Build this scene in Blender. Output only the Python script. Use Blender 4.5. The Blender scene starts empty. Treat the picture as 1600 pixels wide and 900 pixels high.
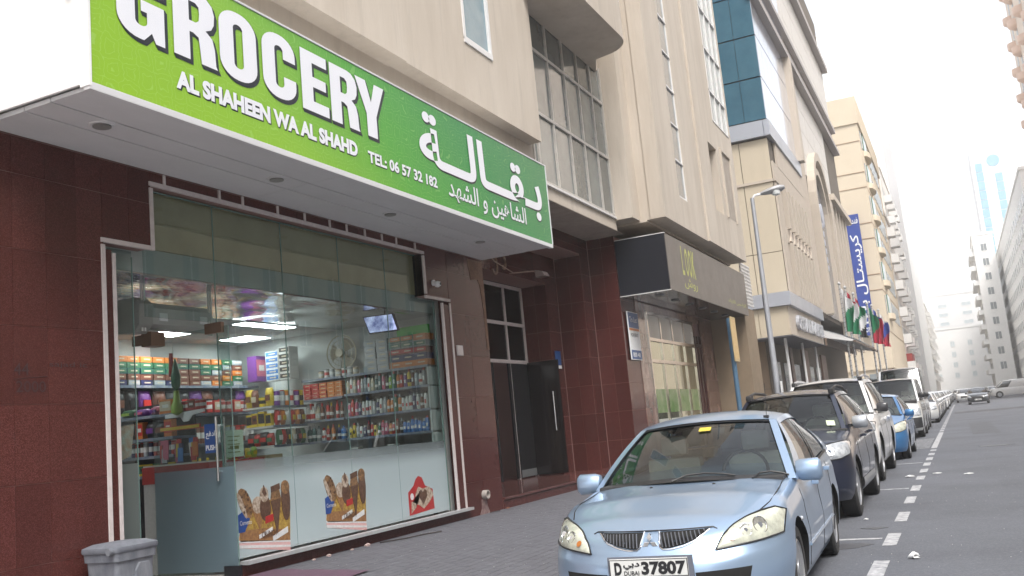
import bpy, bmesh, math, random
from mathutils import Vector, Matrix
R = math.radians
random.seed(7)
S = bpy.context.scene
C = S.collection

# ------------------------------------------------------------------ camera
cam = bpy.data.objects.new('camera', bpy.data.cameras.new('camera'))
C.objects.link(cam)
cam.data.sensor_width = 36
cam.data.lens = 36 * 1472.5 / 1600
cam.data.clip_end = 3000
_y, _p, _r = 0.43092687, 0.15065451, -0.09421651
_f = Vector((-math.sin(_y) * math.cos(_p), math.cos(_y) * math.cos(_p), math.sin(_p)))
_rt = Vector((math.cos(_y), math.sin(_y), 0))
_up = _rt.cross(_f)
_rt2 = _rt * math.cos(_r) + _up * math.sin(_r)
_up2 = -_rt * math.sin(_r) + _up * math.cos(_r)
_m = Matrix((_rt2, _up2, -_f)).transposed().to_4x4()
_m.translation = Vector((0, 0, 1.42))
cam.matrix_world = _m
S.camera = cam

# ------------------------------------------------------------------ world, sun, exposure
SUN_EL, SUN_AZ = R(56), R(140)      # azimuth measured from +Y towards +X
w = bpy.data.worlds.new('World')
S.world = w
w.use_nodes = True
nt = w.node_tree
bg = nt.nodes['Background']
sky = nt.nodes.new('ShaderNodeTexSky')
sky.sky_type = 'NISHITA'
sky.sun_disc = False
sky.sun_elevation = SUN_EL
sky.sun_rotation = SUN_AZ
sky.air_density = 1.0
sky.dust_density = 3.0
sky.ozone_density = 1.0
hs = nt.nodes.new('ShaderNodeHueSaturation')
hs.inputs['Saturation'].default_value = 0.28      # overcast, dusty air: nearly colourless sky
nt.links.new(sky.outputs[0], hs.inputs['Color'])
nt.links.new(hs.outputs[0], bg.inputs[0])
bg.inputs[1].default_value = 0.15
sl = bpy.data.lights.new('sun', 'SUN')
sl.energy = 1.4
sl.angle = R(22)
sl.color = (1.0, 0.96, 0.9)
sun = bpy.data.objects.new('sun', sl)
C.objects.link(sun)
_d = Vector((math.sin(SUN_AZ) * math.cos(SUN_EL), math.cos(SUN_AZ) * math.cos(SUN_EL), math.sin(SUN_EL)))
sun.rotation_euler = _d.to_track_quat('Z', 'Y').to_euler()
S.view_settings.view_transform = 'Standard'
S.view_settings.look = 'None'
S.view_settings.exposure = 1.25
S.view_settings.gamma = 1
S.cycles.max_bounces = 8
S.cycles.transparent_max_bounces = 24
S.cycles.volume_bounces = 1

# ------------------------------------------------------------------ materials
MATS = {}
def mat(name, col, rough=.6, metal=0., noise=0., nscale=4., bump=0., bscale=60., coat=0., spec=.5, rand=0., col2=None, spk=0., spks=300., emit=0., stretch=None, streak=0.):
    if name in MATS: return MATS[name]
    m = bpy.data.materials.new(name); m.use_nodes = True
    n = m.node_tree.nodes; L = m.node_tree.links
    b = n['Principled BSDF']
    b.inputs['Roughness'].default_value = rough
    b.inputs['Metallic'].default_value = metal
    b.inputs['Specular IOR Level'].default_value = spec
    b.inputs['Coat Weight'].default_value = coat
    b.inputs['Coat Roughness'].default_value = .06
    c = (*col, 1)
    b.inputs['Base Color'].default_value = c
    tc = None
    def coord():
        nonlocal tc
        if tc is None:
            tc = n.new('ShaderNodeTexCoord')
            if stretch:
                mp = n.new('ShaderNodeMapping'); mp.inputs['Scale'].default_value = stretch
                L.new(tc.outputs['Object'], mp.inputs[0]); tc = mp
                return mp.outputs[0]
            g = n.new('ShaderNodeNewGeometry')
            tc = g; return g.outputs['Position']
        return tc.outputs[0] if stretch else tc.outputs['Position']
    cur = None
    def mixin(fac, cc, prev):
        mx = n.new('ShaderNodeMix'); mx.data_type = 'RGBA'
        L.new(fac, mx.inputs[0])
        if prev is None: mx.inputs[6].default_value = c
        else: L.new(prev, mx.inputs[6])
        mx.inputs[7].default_value = (*cc, 1)
        return mx.outputs[2]
    if noise > 0:
        t = n.new('ShaderNodeTexNoise'); t.inputs['Scale'].default_value = nscale; t.inputs['Detail'].default_value = 7; t.inputs['Roughness'].default_value = .65
        L.new(coord(), t.inputs['Vector'])
        rp = n.new('ShaderNodeMapRange'); rp.inputs[1].default_value = .35; rp.inputs[2].default_value = .7; rp.inputs[3].default_value = 0; rp.inputs[4].default_value = noise
        L.new(t.outputs[0], rp.inputs[0])
        cur = mixin(rp.outputs[0], col2 or tuple(x * .45 for x in col), cur)
        rr = n.new('ShaderNodeMapRange'); rr.inputs[3].default_value = max(0.02, rough * .8); rr.inputs[4].default_value = min(1, rough * 1.25)
        L.new(t.outputs[0], rr.inputs[0]); L.new(rr.outputs[0], b.inputs['Roughness'])
    if streak > 0:
        g2 = n.new('ShaderNodeNewGeometry'); m2 = n.new('ShaderNodeMapping'); m2.inputs['Scale'].default_value = (2.6, 2.6, .16); L.new(g2.outputs['Position'], m2.inputs[0])
        t3 = n.new('ShaderNodeTexNoise'); t3.inputs['Scale'].default_value = 1.5; t3.inputs['Detail'].default_value = 9; t3.inputs['Roughness'].default_value = .75; L.new(m2.outputs[0], t3.inputs['Vector'])
        r3 = n.new('ShaderNodeMapRange'); r3.inputs[1].default_value = .52; r3.inputs[2].default_value = .72; r3.inputs[4].default_value = streak; L.new(t3.outputs[0], r3.inputs[0])
        cur = mixin(r3.outputs[0], tuple(x * .55 for x in col), cur)
    if spk > 0:
        v = n.new('ShaderNodeTexVoronoi'); v.inputs['Scale'].default_value = spks
        L.new(coord(), v.inputs['Vector'])
        sc = n.new('ShaderNodeSeparateColor'); L.new(v.outputs['Color'], sc.inputs[0])
        rp = n.new('ShaderNodeMapRange'); rp.inputs[1].default_value = .45; rp.inputs[2].default_value = 1; rp.inputs[4].default_value = spk
        L.new(sc.outputs[0], rp.inputs[0])
        cur = mixin(rp.outputs[0], tuple(min(1, x * 2.6 + .03) for x in col), cur)
    if rand > 0:
        oi = n.new('ShaderNodeObjectInfo')
        rp = n.new('ShaderNodeMapRange'); rp.inputs[4].default_value = rand
        L.new(oi.outputs['Random'], rp.inputs[0])
        cur = mixin(rp.outputs[0], tuple(x * .5 for x in col), cur)
    if cur is not None: L.new(cur, b.inputs['Base Color'])
    if bump > 0:
        t2 = n.new('ShaderNodeTexNoise'); t2.inputs['Scale'].default_value = bscale; t2.inputs['Detail'].default_value = 5
        L.new(coord(), t2.inputs['Vector'])
        bp = n.new('ShaderNodeBump'); bp.inputs['Strength'].default_value = bump; bp.inputs['Distance'].default_value = .02
        L.new(t2.outputs[0], bp.inputs['Height']); L.new(bp.outputs[0], b.inputs['Normal'])
    if emit > 0:
        b.inputs['Emission Color'].default_value = c
        b.inputs['Emission Strength'].default_value = emit
    MATS[name] = m
    return m

def glass(name, tint=(.8, .88, .86), refl=1.0, rough=0.0, ior=1.5, wav=0.):
    """thin clear pane: tinted transparency with a Fresnel mirror on top"""
    if name in MATS: return MATS[name]
    m = bpy.data.materials.new(name); m.use_nodes = True
    n = m.node_tree.nodes; L = m.node_tree.links; n.clear()
    o = n.new('ShaderNodeOutputMaterial'); t = n.new('ShaderNodeBsdfTransparent'); g = n.new('ShaderNodeBsdfGlossy')
    t.inputs[0].default_value = (*tint, 1); g.inputs['Roughness'].default_value = rough
    f = n.new('ShaderNodeFresnel'); gb = n.new('ShaderNodeNewGeometry'); mi = n.new('ShaderNodeMapRange'); mi.inputs[3].default_value = ior; mi.inputs[4].default_value = 1 / ior
    L.new(gb.outputs['Backfacing'], mi.inputs[0]); L.new(mi.outputs[0], f.inputs[0])
    mu = n.new('ShaderNodeMath'); mu.operation = 'MULTIPLY'; mu.use_clamp = True; mu.inputs[1].default_value = refl * 1.7
    L.new(f.outputs[0], mu.inputs[0])
    if wav > 0:
        tx = n.new('ShaderNodeTexNoise'); tx.inputs['Scale'].default_value = 1.3
        ge = n.new('ShaderNodeNewGeometry'); L.new(ge.outputs['Position'], tx.inputs['Vector'])
        bp = n.new('ShaderNodeBump'); bp.inputs['Strength'].default_value = wav; bp.inputs['Distance'].default_value = .05
        L.new(tx.outputs[0], bp.inputs['Height']); L.new(bp.outputs[0], g.inputs['Normal'])
    mx = n.new('ShaderNodeMixShader')
    L.new(mu.outputs[0], mx.inputs[0]); L.new(t.outputs[0], mx.inputs[1]); L.new(g.outputs[0], mx.inputs[2]); L.new(mx.outputs[0], o.inputs[0])
    MATS[name] = m
    return m

def frost(name, col=(.62, .72, .74), rough=.45, see=.55, fade=None):
    m = bpy.data.materials.new(name); m.use_nodes = True
    n = m.node_tree.nodes; L = m.node_tree.links; n.clear()
    o = n.new('ShaderNodeOutputMaterial'); a = n.new('ShaderNodeBsdfRefraction'); a.inputs['IOR'].default_value = 1.15; a.inputs['Roughness'].default_value = rough
    a.inputs[0].default_value = (.9, .95, .95, 1)
    d = n.new('ShaderNodeBsdfDiffuse'); d.inputs[0].default_value = (*col, 1)
    g = n.new('ShaderNodeBsdfGlossy'); g.inputs['Roughness'].default_value = .12
    m1 = n.new('ShaderNodeMixShader'); m1.inputs[0].default_value = 1 - see
    L.new(a.outputs[0], m1.inputs[1]); L.new(d.outputs[0], m1.inputs[2])
    if fade:   # upper fade put into the opacity, for the dim counter blurred behind
        ge = n.new('ShaderNodeNewGeometry'); sz = n.new('ShaderNodeSeparateXYZ'); L.new(ge.outputs['Position'], sz.inputs[0])
        mr = n.new('ShaderNodeMapRange'); mr.interpolation_type = 'SMOOTHSTEP'; mr.inputs[1].default_value = fade[0]; mr.inputs[2].default_value = fade[1]; mr.inputs[3].default_value = 1 - see; mr.inputs[4].default_value = .15
        L.new(sz.outputs['Z'], mr.inputs[0]); L.new(mr.outputs[0], m1.inputs[0])
    f = n.new('ShaderNodeFresnel'); f.inputs[0].default_value = 1.45
    m2 = n.new('ShaderNodeMixShader'); L.new(f.outputs[0], m2.inputs[0]); L.new(m1.outputs[0], m2.inputs[1]); L.new(g.outputs[0], m2.inputs[2]); L.new(m2.outputs[0], o.inputs[0])
    return m

# ------------------------------------------------------------------ helpers
class G:
    """collects faces (world or local coordinates) and builds ONE mesh object"""
    def __init__(s): s.v = []; s.f = []; s.m = []
    def poly(s, pts, m=0):
        b = len(s.v); s.v += [tuple(p) for p in pts]; s.f.append(tuple(range(b, b + len(pts)))); s.m.append(m); return s
    def box(s, x0, x1, y0, y1, z0, z1, m=0):
        if x0 > x1: x0, x1 = x1, x0
        if y0 > y1: y0, y1 = y1, y0
        if z0 > z1: z0, z1 = z1, z0
        b = len(s.v)
        s.v += [(x0, y0, z0), (x1, y0, z0), (x1, y1, z0), (x0, y1, z0), (x0, y0, z1), (x1, y0, z1), (x1, y1, z1), (x0, y1, z1)]
        for q in ((0, 3, 2, 1), (4, 5, 6, 7), (0, 1, 5, 4), (1, 2, 6, 5), (2, 3, 7, 6), (3, 0, 4, 7)):
            s.f.append(tuple(b + i for i in q)); s.m.append(m)
        return s
    def prism(s, pts, a, b, ax='z', m=0):
        """pts: 2D outline, extruded from a to b along ax (x: pts=(y,z); y: pts=(x,z); z: pts=(x,y))"""
        def P(p, t): return {'x': (t, p[0], p[1]), 'y': (p[0], t, p[1]), 'z': (p[0], p[1], t)}[ax]
        n = len(pts); k = len(s.v)
        s.v += [P(p, a) for p in pts] + [P(p, b) for p in pts]
        s.f += [tuple(range(k + n - 1, k - 1, -1)), tuple(range(k + n, k + 2 * n))]; s.m += [m, m]
        for i in range(n):
            j = (i + 1) % n; s.f.append((k + i, k + j, k + n + j, k + n + i)); s.m.append(m)
        return s
    def ring(s, rings, cap=True, m=0, closed=True):
        k = len(s.v); n = len(rings[0])
        for r in rings: s.v += [tuple(p) for p in r]
        for a in range(len(rings) - 1):
            for i in range(n if closed else n - 1):
                j = (i + 1) % n
                s.f.append((k + a * n + i, k + a * n + j, k + (a + 1) * n + j, k + (a + 1) * n + i)); s.m.append(m)
        if cap:
            s.f.append(tuple(k + i for i in range(n - 1, -1, -1))); s.m.append(m)
            s.f.append(tuple(k + (len(rings) - 1) * n + i for i in range(n))); s.m.append(m)
        return s
    def tube(s, pts, r, n=8, m=0, r1=None):
        pts = [Vector(p) for p in pts]; rings = []
        up = None
        for i, p in enumerate(pts):
            d = (pts[min(i + 1, len(pts) - 1)] - pts[max(i - 1, 0)]).normalized()
            if up is None:
                up = Vector((0, 0, 1)) if abs(d.z) < .9 else Vector((1, 0, 0))
            a = d.cross(up).normalized(); b = d.cross(a).normalized(); up = -b if False else up
            t = i / max(1, len(pts) - 1); rr = r if r1 is None else r + (r1 - r) * t
            rings.append([p + a * rr * math.cos(k * 2 * math.pi / n) + b * rr * math.sin(k * 2 * math.pi / n) for k in range(n)])
        return s.ring(rings, m=m)
    def lathe(s, c, prof, n=16, ax='z', m=0):
        rings = []
        for (r, h) in prof:
            ring = []
            for k in range(n):
                a = k * 2 * math.pi / n; u, v = r * math.cos(a), r * math.sin(a)
                ring.append({'z': (c[0] + u, c[1] + v, c[2] + h), 'x': (c[0] + h, c[1] + u, c[2] + v), 'y': (c[0] + u, c[1] + h, c[2] + v)}[ax])
            rings.append(ring)
        return s.ring(rings, m=m)
    def grid(s, fn, nu, nv, m=0):
        k = len(s.v)
        for i in range(nu + 1):
            for j in range(nv + 1): s.v.append(tuple(fn(i / nu, j / nv)))
        for i in range(nu):
            for j in range(nv):
                a = k + i * (nv + 1) + j; s.f.append((a, a + 1, a + nv + 2, a + nv + 1)); s.m.append(m)
        return s
    def mesh(s, name, mats, off=(0, 0, 0), smooth=False, norm=True, bevel=0):
        me = bpy.data.meshes.new(name)
        me.from_pydata([(v[0] - off[0], v[1] - off[1], v[2] - off[2]) for v in s.v], [], s.f)
        for mm in (mats if isinstance(mats, (list, tuple)) else [mats]): me.materials.append(mm)
        me.polygons.foreach_set('material_index', s.m)
        if norm or bevel or smooth:
            bm = bmesh.new(); bm.from_mesh(me)
            if smooth: bmesh.ops.remove_doubles(bm, verts=bm.verts, dist=.0001)
            if norm: bmesh.ops.recalc_face_normals(bm, faces=bm.faces)
            if bevel:
                bmesh.ops.bevel(bm, geom=[e for e in bm.edges if len(e.link_faces) == 2 and e.calc_face_angle(0) > .6], offset=bevel, segments=2, affect='EDGES', profile=.7)
            bm.to_mesh(me); bm.free()
        if smooth:
            me.polygons.foreach_set('use_smooth', [True] * len(me.polygons))
            me.set_sharp_from_angle(angle=R(38 if smooth is True else smooth))
        me.update()
        return me
    def obj(s, name, mats, parent=None, kind=None, label=None, **kw):
        off = parent['_o'] if parent is not None and '_o' in parent else (0, 0, 0)
        o = bpy.data.objects.new(name, s.mesh(name, mats, off, **kw))
        C.objects.link(o)
        if parent is not None:
            o.parent = parent
            if '_o' in parent: o['_o'] = list(off)
        if kind: o['kind'] = kind
        if label: o['label'] = label
        return o

ALL = []
def thing(name, label, cat, loc=(0, 0, 0), rz=0, group=None, world=True):
    o = bpy.data.objects.new(name, None); C.objects.link(o)
    o.empty_display_size = .1
    o.location = loc; o.rotation_euler = (0, 0, rz)
    o['label'] = label; o['category'] = cat
    if group: o['group'] = group
    o['_o'] = list(loc) if world else [0, 0, 0]
    return o
def tag(o, label, cat, group=None):
    o['label'] = label; o['category'] = cat
    if group: o['group'] = group
    return o
def dup(o, parent=None):
    c = o.copy(); C.objects.link(c)
    if parent is not None: c.parent = parent
    for ch in o.children: dup(ch, c)
    return c
def link_mesh(name, me, parent, loc=(0, 0, 0), rot=(0, 0, 0), label=None):
    o = bpy.data.objects.new(name, me); C.objects.link(o)
    if parent is not None: o.parent = parent
    off = parent['_o'] if parent is not None and '_o' in parent else (0, 0, 0)
    o.location = (loc[0] - off[0], loc[1] - off[1], loc[2] - off[2]); o.rotation_euler = rot
    if label: o['label'] = label
    return o

# text ---------------------------------------------------------------
FR = {'face_street': Matrix(((0, 0, 1, 0), (1, 0, 0, 0), (0, 1, 0, 0), (0, 0, 0, 1))),   # text x -> +Y, up -> Z, normal -> +X
      'face_cam': Matrix(((1, 0, 0, 0), (0, 0, -1, 0), (0, 1, 0, 0), (0, 0, 0, 1)))}       # text x -> +X, normal -> -Y
def text_mesh(s, height, width=None, bold=0., name='lettering', extr=0.004, dz=0., split=False, spacing=1.0):
    """flat lettering as a mesh in the XY plane, cap height/width fitted by bounding box"""
    def one(t):
        cu = bpy.data.curves.new(name, 'FONT'); cu.body = t; cu.size = 1; cu.offset = bold; cu.extrude = 0; cu.resolution_u = 3; cu.space_character = spacing
        o = bpy.data.objects.new(name, cu); C.objects.link(o)
        bpy.context.view_layer.update()
        me = bpy.data.meshes.new_from_object(o.evaluated_get(bpy.context.evaluated_depsgraph_get()))
        bpy.data.objects.remove(o); return me
    if not split:
        me = one(s); V = [tuple(v.co) for v in me.vertices]; F = [tuple(p.vertices) for p in me.polygons]
    else:
        V = []; F = []
        def wid(t):
            mm = one(t); xs = [v.co.x for v in mm.vertices]; return max(xs)
        base = wid('|')
        for i, ch in enumerate(s):
            if ch == ' ': continue
            adv = wid(s[:i] + '|') - base if i else 0
            mm = one(ch); k = len(V)
            V += [(v.co.x + adv, v.co.y, (i % 2) * .0015) for v in mm.vertices]; F += [tuple(k + a for a in p.vertices) for p in mm.polygons]
    x0 = min(v[0] for v in V); x1 = max(v[0] for v in V); y0 = min(v[1] for v in V); y1 = max(v[1] for v in V)
    sy = height / (y1 - y0); sx = width / (x1 - x0) if width else sy
    return [((v[0] - x0) * sx, (v[1] - y0) * sy, v[2] + dz) for v in V], F
def place_text(s, height, width, m, parent, org, frame='face_street', bold=0., depth=.0, name='lettering', split=False, skew=None, spacing=1.0):
    V, F = text_mesh(s, height, width, bold, name, split=split, spacing=spacing)
    fm = FR[frame]; org = Vector(org)
    if depth > 0:
        n = len(V); bm = bmesh.new()
        vs = [bm.verts.new(fm @ Vector(v) + org) for v in V]
        fs = []
        for f in F:
            try: fs.append(bm.faces.new([vs[i] for i in f]))
            except ValueError: pass
        r = bmesh.ops.extrude_face_region(bm, geom=fs)
        d = fm.to_3x3() @ Vector((0, 0, depth))
        for e in r['geom']:
            if isinstance(e, bmesh.types.BMVert): e.co += d
        bmesh.ops.recalc_face_normals(bm, faces=bm.faces)
        me = bpy.data.meshes.new(name); off = Vector(parent['_o']) if parent is not None and '_o' in parent else Vector()
        for v in bm.verts: v.co -= off
        bm.to_mesh(me); bm.free(); me.materials.append(m)
        o = bpy.data.objects.new(name, me); C.objects.link(o); o.parent = parent
        if parent is not None and '_o' in parent: o['_o'] = list(parent['_o'])
        return o
    g = G(); g.v = [tuple(fm @ Vector(v) + org) for v in V]; g.f = F; g.m = [0] * len(F)
    return g.obj(name, m, parent, norm=False)
AR = dict(baqala="\uFE94\u0640\u0640\uFEDF\uFE8E\u0640\u0640\uFED8\u0640\uFE91",
          shaheen="\uFE8D\uFEDF\uFEB8\uFE8E\uFEEB\uFEF4\uFEE6 \uFEED \uFE8D\uFEDF\uFEB8\uFEEC\uFEAA"[::-1],
          crystal="\uFEDB\uFEAE\uFEF3\uFEB4\uFE98\u0640\uFE8E\uFEDD \uFE91\uFEFC\uFEAF\uFE8D"[::-1],
          funduq="\uFED3\uFEE8\uFEAA\uFED5"[::-1], dubai="\uFEA9\uFE91\uFEF2"[::-1], push="\uFE8D\uFEA9\uFED3\uFECA"[::-1],
          rosh="\uFEAD\uFEED\uFEB5"[::-1], small="\uFE8D\uFEDF\uFEAE\uFED1\uFEB2 \uFEDF\uFEE0\uFE8E\uFEAF\uFEF3\uFE8E\uFE80"[::-1])
# ------------------------------------------------------------------ palette
M_as = mat('asphalt', (.098, .104, .120), .85, noise=.6, nscale=.5, col2=(.062, .064, .072), bump=.35, bscale=70, spk=.16, spks=70)
M_paint = mat('road_paint', (.47, .47, .48), .8, noise=1., nscale=11, col2=(.16, .165, .18))
M_pv = mat('paver_concrete', (.112, .112, .128), .8, noise=.4, nscale=6, rand=.25, bump=.1, bscale=120)
M_sand = mat('paver_joint_sand', (.50, .48, .47), .95, noise=.5, nscale=14)
M_kerb = mat('kerb_concrete', (.36, .35, .33), .85, noise=.5, nscale=5)
M_gr = mat('red_granite', (.070, .019, .016), .2, noise=.35, nscale=9, col2=(.045, .012, .011), spk=.5, spks=170, rand=.4, spec=.28)
M_grj = mat('granite_joint', (.24, .14, .125), .8)
M_be = mat('beige_render', (.53, .47, .40), .85, noise=.75, nscale=1.6, col2=(.43, .37, .305), bump=.15, bscale=40, stretch=(1, 1, .2), streak=.4)
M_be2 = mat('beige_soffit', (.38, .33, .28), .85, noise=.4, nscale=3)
M_alu = mat('white_aluminium', (.68, .67, .66), .35, metal=.0, noise=.25, nscale=8, col2=(.45, .44, .43))
M_trim = mat('trim_pink_white', (.60, .54, .53), .5, noise=.4, nscale=12, col2=(.36, .31, .3))
M_dk = mat('dark_room', (.012, .011, .011), .7)
M_blk = mat('black_plastic', (.012, .012, .014), .45)
M_wht = mat('white_plastic', (.75, .76, .77), .45, noise=.15, nscale=5)
M_gsof = mat('signbox_soffit', (.62, .62, .635), .5, noise=.35, nscale=2.2, col2=(.46, .46, .46), stretch=(1, .4, 1))
M_cd = mat('olive_reflection_board', (.62, .50, .32), .6, noise=.4, nscale=1.5)  # olive colour stands in for the opposite facade reflected in the upper glass
M_cd2 = mat('grey_board', (.40, .45, .44), .5, noise=.2, nscale=2)
M_steel = mat('brushed_steel', (.62, .62, .63), .25, metal=1.)
GL = glass('shop_glass', (.80, .86, .85), wav=.0, refl=.75)
GLb = glass('blue_window_glass', (.12, .19, .23), refl=1.6, rough=.03, wav=.15)
M_cw = mat('grey_window_glass', (.20, .225, .22), .12, noise=.7, nscale=1.6, col2=(.10, .115, .115), spec=.9, coat=.5, rand=.8)
M_wglass = mat('dark_window_glass', (.05, .07, .085), .06, spec=.9, noise=.3, nscale=.7, col2=(.1, .13, .15), coat=.5)

# ------------------------------------------------------------------ ground
G().box(-1500, 1500, -300, 2200, -.6, -.03).obj('ground', mat('dusty_ground', (.33, .30, .26), .95, noise=.4, nscale=.2), kind='structure')
road = G().box(-3.1, 13.2, -12, 420, -.3, 0).obj('road', M_as, kind='structure')
pav = bpy.data.objects.new('pavement', G().box(-30, -3.22, -12, 400, -.3, .0955).mesh('pavement', M_sand)); C.objects.link(pav); pav['kind'] = 'structure'
g = G()
kerb = bpy.data.objects.new('kerb', G().box(-3.22, -3.1, -12, 4, -.3, .10).mesh('kerb', M_kerb)); C.objects.link(kerb); kerb['kind'] = 'structure'
km = G().box(-.06, .06, -.495, .495, -.3, .10).mesh('kerb_stone', M_kerb, bevel=.012)
for k in range(60):
    link_mesh('kerb_stone', km, kerb, (-3.16 + random.uniform(-.003, .003), 4.5 + k, random.uniform(-.004, .003)))
g = G().box(-3.22, -3.1, 64, 400, -.3, .10).obj('kerb_run', M_kerb, kerb)
# pavers: 200 x 100 mm running bond; the nearest ones singly, the rest joined
pm = [G().box(-.055, .055, -.0985, .0985, -.04, .012).mesh('paver', M_pv) for _ in range(1)]
cells = []
j = 0; x = -3.29
while x > -7.42:
    y = 5.9 + (j % 2) * .104
    while y < 30:
        cells.append((x, y)); y += .207
    x -= .122; j += 1
vis = [c for c in cells if c[1] > 7.2 and c[0] > -7.4 and (c[0] < -3.6)]
# those the photograph shows largest: just in front of the shop, beyond the doormat
vis.sort(key=lambda c: math.hypot(c[0] + 5.2, (c[1] - 9.0) * .8))
near = set(vis[:296])
for (x, y) in near:
    link_mesh('paver', pm[0], pav, (x, y, .088 + random.uniform(-.0012, .0012)), (random.uniform(-.003, .003), random.uniform(-.003, .003), random.uniform(-.012, .012)))
g = G()
for (x, y) in cells:
    if (x, y) in near: continue
    z = .10 + random.uniform(-.0012, .0012); b = len(g.v)
    t1, t2 = random.uniform(-.0004, .0004), random.uniform(-.0004, .0004)
    for dz, zz in ((0, .07), (1, z)):
        for sx, sy in ((-1, -1), (1, -1), (1, 1), (-1, 1)): g.v.append((x + sx * .055, y + sy * .0985, zz + (t1 * sx + t2 * sy if dz else 0)))
    for q in ((4, 5, 6, 7), (0, 1, 5, 4), (1, 2, 6, 5), (2, 3, 7, 6), (3, 0, 4, 7)): g.f.append(tuple(b + i for i in q)); g.m.append(0)
g.obj('pavers', mat('paver_joined', (.106, .106, .121), .8, noise=.5, nscale=5, col2=(.068, .068, .08), bump=.1, bscale=120), pav, kind='stuff', norm=False)
G().box(-7.5, -7.36, 6.8, 30, .05, .1035).obj('edge_strip', M_pv, pav)
G().box(-7.44, -3.22, 30, 400, -.1, .10).obj('paved_surface', M_pv, pav)
# road markings
mk = []
def marking(x0, x1, y0, y1, nm='dashed_line_marking'):
    G().box(x0, x1, y0, y1, .002, .006).obj(nm, M_paint, road)
for a, b in ((4.9, 5.7), (6.6, 7.4), (8.3, 9.05), (9.95, 10.8), (11.8, 12.7), (13.7, 14.55), (15.4, 16.25), (17.3, 18.05), (18.85, 19.65), (20.5, 21.35), (22.1, 23.), (23.75, 24.55), (25.4, 26.0)):
    marking(-.915, -.785, a, b)
marking(-.93, -.79, 26.7, 36.4, 'solid_line_marking')
for k in range(34): marking(-.94, -.8, 37.4 + k * 1.9, 38.4 + k * 1.9)
for yy in (4.9, 10.45, 15.85, 21.45): marking(-3.05, -.95, yy - .045, yy + .045, 'bay_line_marking')
for k in range(9): marking(-3.0, -.98, 27.0 + k * .62, 27.12 + k * .62, 'hatch_line_marking')
for ci, (x, y, n_, dx, dy) in enumerate(((.6, 12, 26, .05, .45), (2.2, 15, 30, -.03, .5), (-.2, 19, 16, .28, .12), (3.2, 26, 20, .06, .6), (1.2, 30, 18, .35, .1))):
    rr_ = random.Random(ci); pts = [(x, y)]
    for _ in range(n_): pts.append((pts[-1][0] + dx + rr_.uniform(-.1, .1), pts[-1][1] + dy + rr_.uniform(-.1, .1)))
    g = G()
    for (a, b), (c_, d) in zip(pts, pts[1:]):
        ln = math.hypot(c_ - a, d - b); nx, ny = -(d - b) / ln * .006, (c_ - a) / ln * .006
        g.poly([(a - nx, b - ny, .0025), (c_ - nx, d - ny, .0025), (c_ + nx, d + ny, .0025), (a + nx, b + ny, .0025)])
    g.obj('crack', mat('road_crack', (.03, .03, .033), .9), road, norm=False)
for (x0, x1, y0, y1, t) in ((1.6, 3.1, 17, 23, .3), (.1, .9, 33, 44, -.2)):
    G().poly([(x0, y0, .0015), (x1, y0 + t, .0015), (x1 + t * .3, y1, .0015), (x0 + t * .3, y1 - t, .0015)]).obj('asphalt_patch', mat('asphalt_patch', (.075, .078, .088), .85, noise=.5, nscale=2, spk=.3, spks=60), road, norm=False)
# dark worn patches and a speed hump far down the road
hump = G(); hump.grid(lambda u, v: (-.6 + 13.4 * u, 63 + 2.6 * v + 1.5 * u, .004 + .07 * math.sin(math.pi * v)), 12, 8)
hump.obj('speed_hump', mat('hump_asphalt', (.085, .086, .094), .85, noise=.4, nscale=2, bump=.4), road, smooth=True)
for (x, y, r) in ((-1.25, 10.0, .17), (-1.1, 11.3, .09), (1.3, 16, .3), (2.6, 21, .4), (.5, 26, .3)):
    pts = [(x + r * (1 + random.uniform(-.35, .35)) * math.cos(a) * 1.3, y + r * (1 + random.uniform(-.35, .35)) * math.sin(a)) for a in [k * 2 * math.pi / 14 for k in range(14)]]
    G().prism(pts, .001, .004).obj('oil_stain', mat('oil_stain', (.05, .05, .055), .5, noise=.8, nscale=20, col2=(.1, .1, .11)), road)

# ------------------------------------------------------------------ grocery block: one building
bld = thing('apartment_building', 'beige rendered apartment block with red granite ground floor around the grocery', 'building', (-7.5, 5, 0))
def tiles(parent, rects, X, ys, zs, axis='x', nm='granite_tile', th=.014, gap=.0045, mats=None, thin=True):
    """thin polished slabs on a wall. axis x: face towards +X at X, tiles in (y,z); axis y: face towards -Y at Y=X, tiles in (x,z)"""
    cache = {}
    for (a0, a1, b0, b1) in rects:
        yy = [a0] + [v for v in ys if a0 + .02 < v < a1 - .02] + [a1]
        zz = [b0] + [v for v in zs if b0 + .02 < v < b1 - .02] + [b1]
        for i in range(len(yy) - 1):
            for k in range(len(zz) - 1):
                w_, h_ = round(yy[i + 1] - yy[i] - gap, 4), round(zz[k + 1] - zz[k] - gap, 4)
                key = (w_, h_)
                if key not in cache:
                    gg = G()
                    if axis == 'x': gg.box(-th, 0, -w_ / 2, w_ / 2, -h_ / 2, h_ / 2)
                    else: gg.box(-w_ / 2, w_ / 2, 0, th, -h_ / 2, h_ / 2)
                    cache[key] = gg.mesh(nm, mats or M_gr)
                cy, cz = (yy[i] + yy[i + 1]) / 2, (zz[k] + zz[k + 1]) / 2
                r1, r2 = random.uniform(-.0022, .0022), random.uniform(-.0015, .0015)
                loc = (X + random.uniform(-.0012, .0012), cy, cz) if axis == 'x' else (cy, X + random.uniform(-.0012, .0012), cz)
                link_mesh(nm, cache[key], parent, loc, (0, r2, r1) if axis == 'x' else (r2, 0, r1))
ZS = [.655, 1.357, 2.06, 2.765, 3.47, 4.175]
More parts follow.
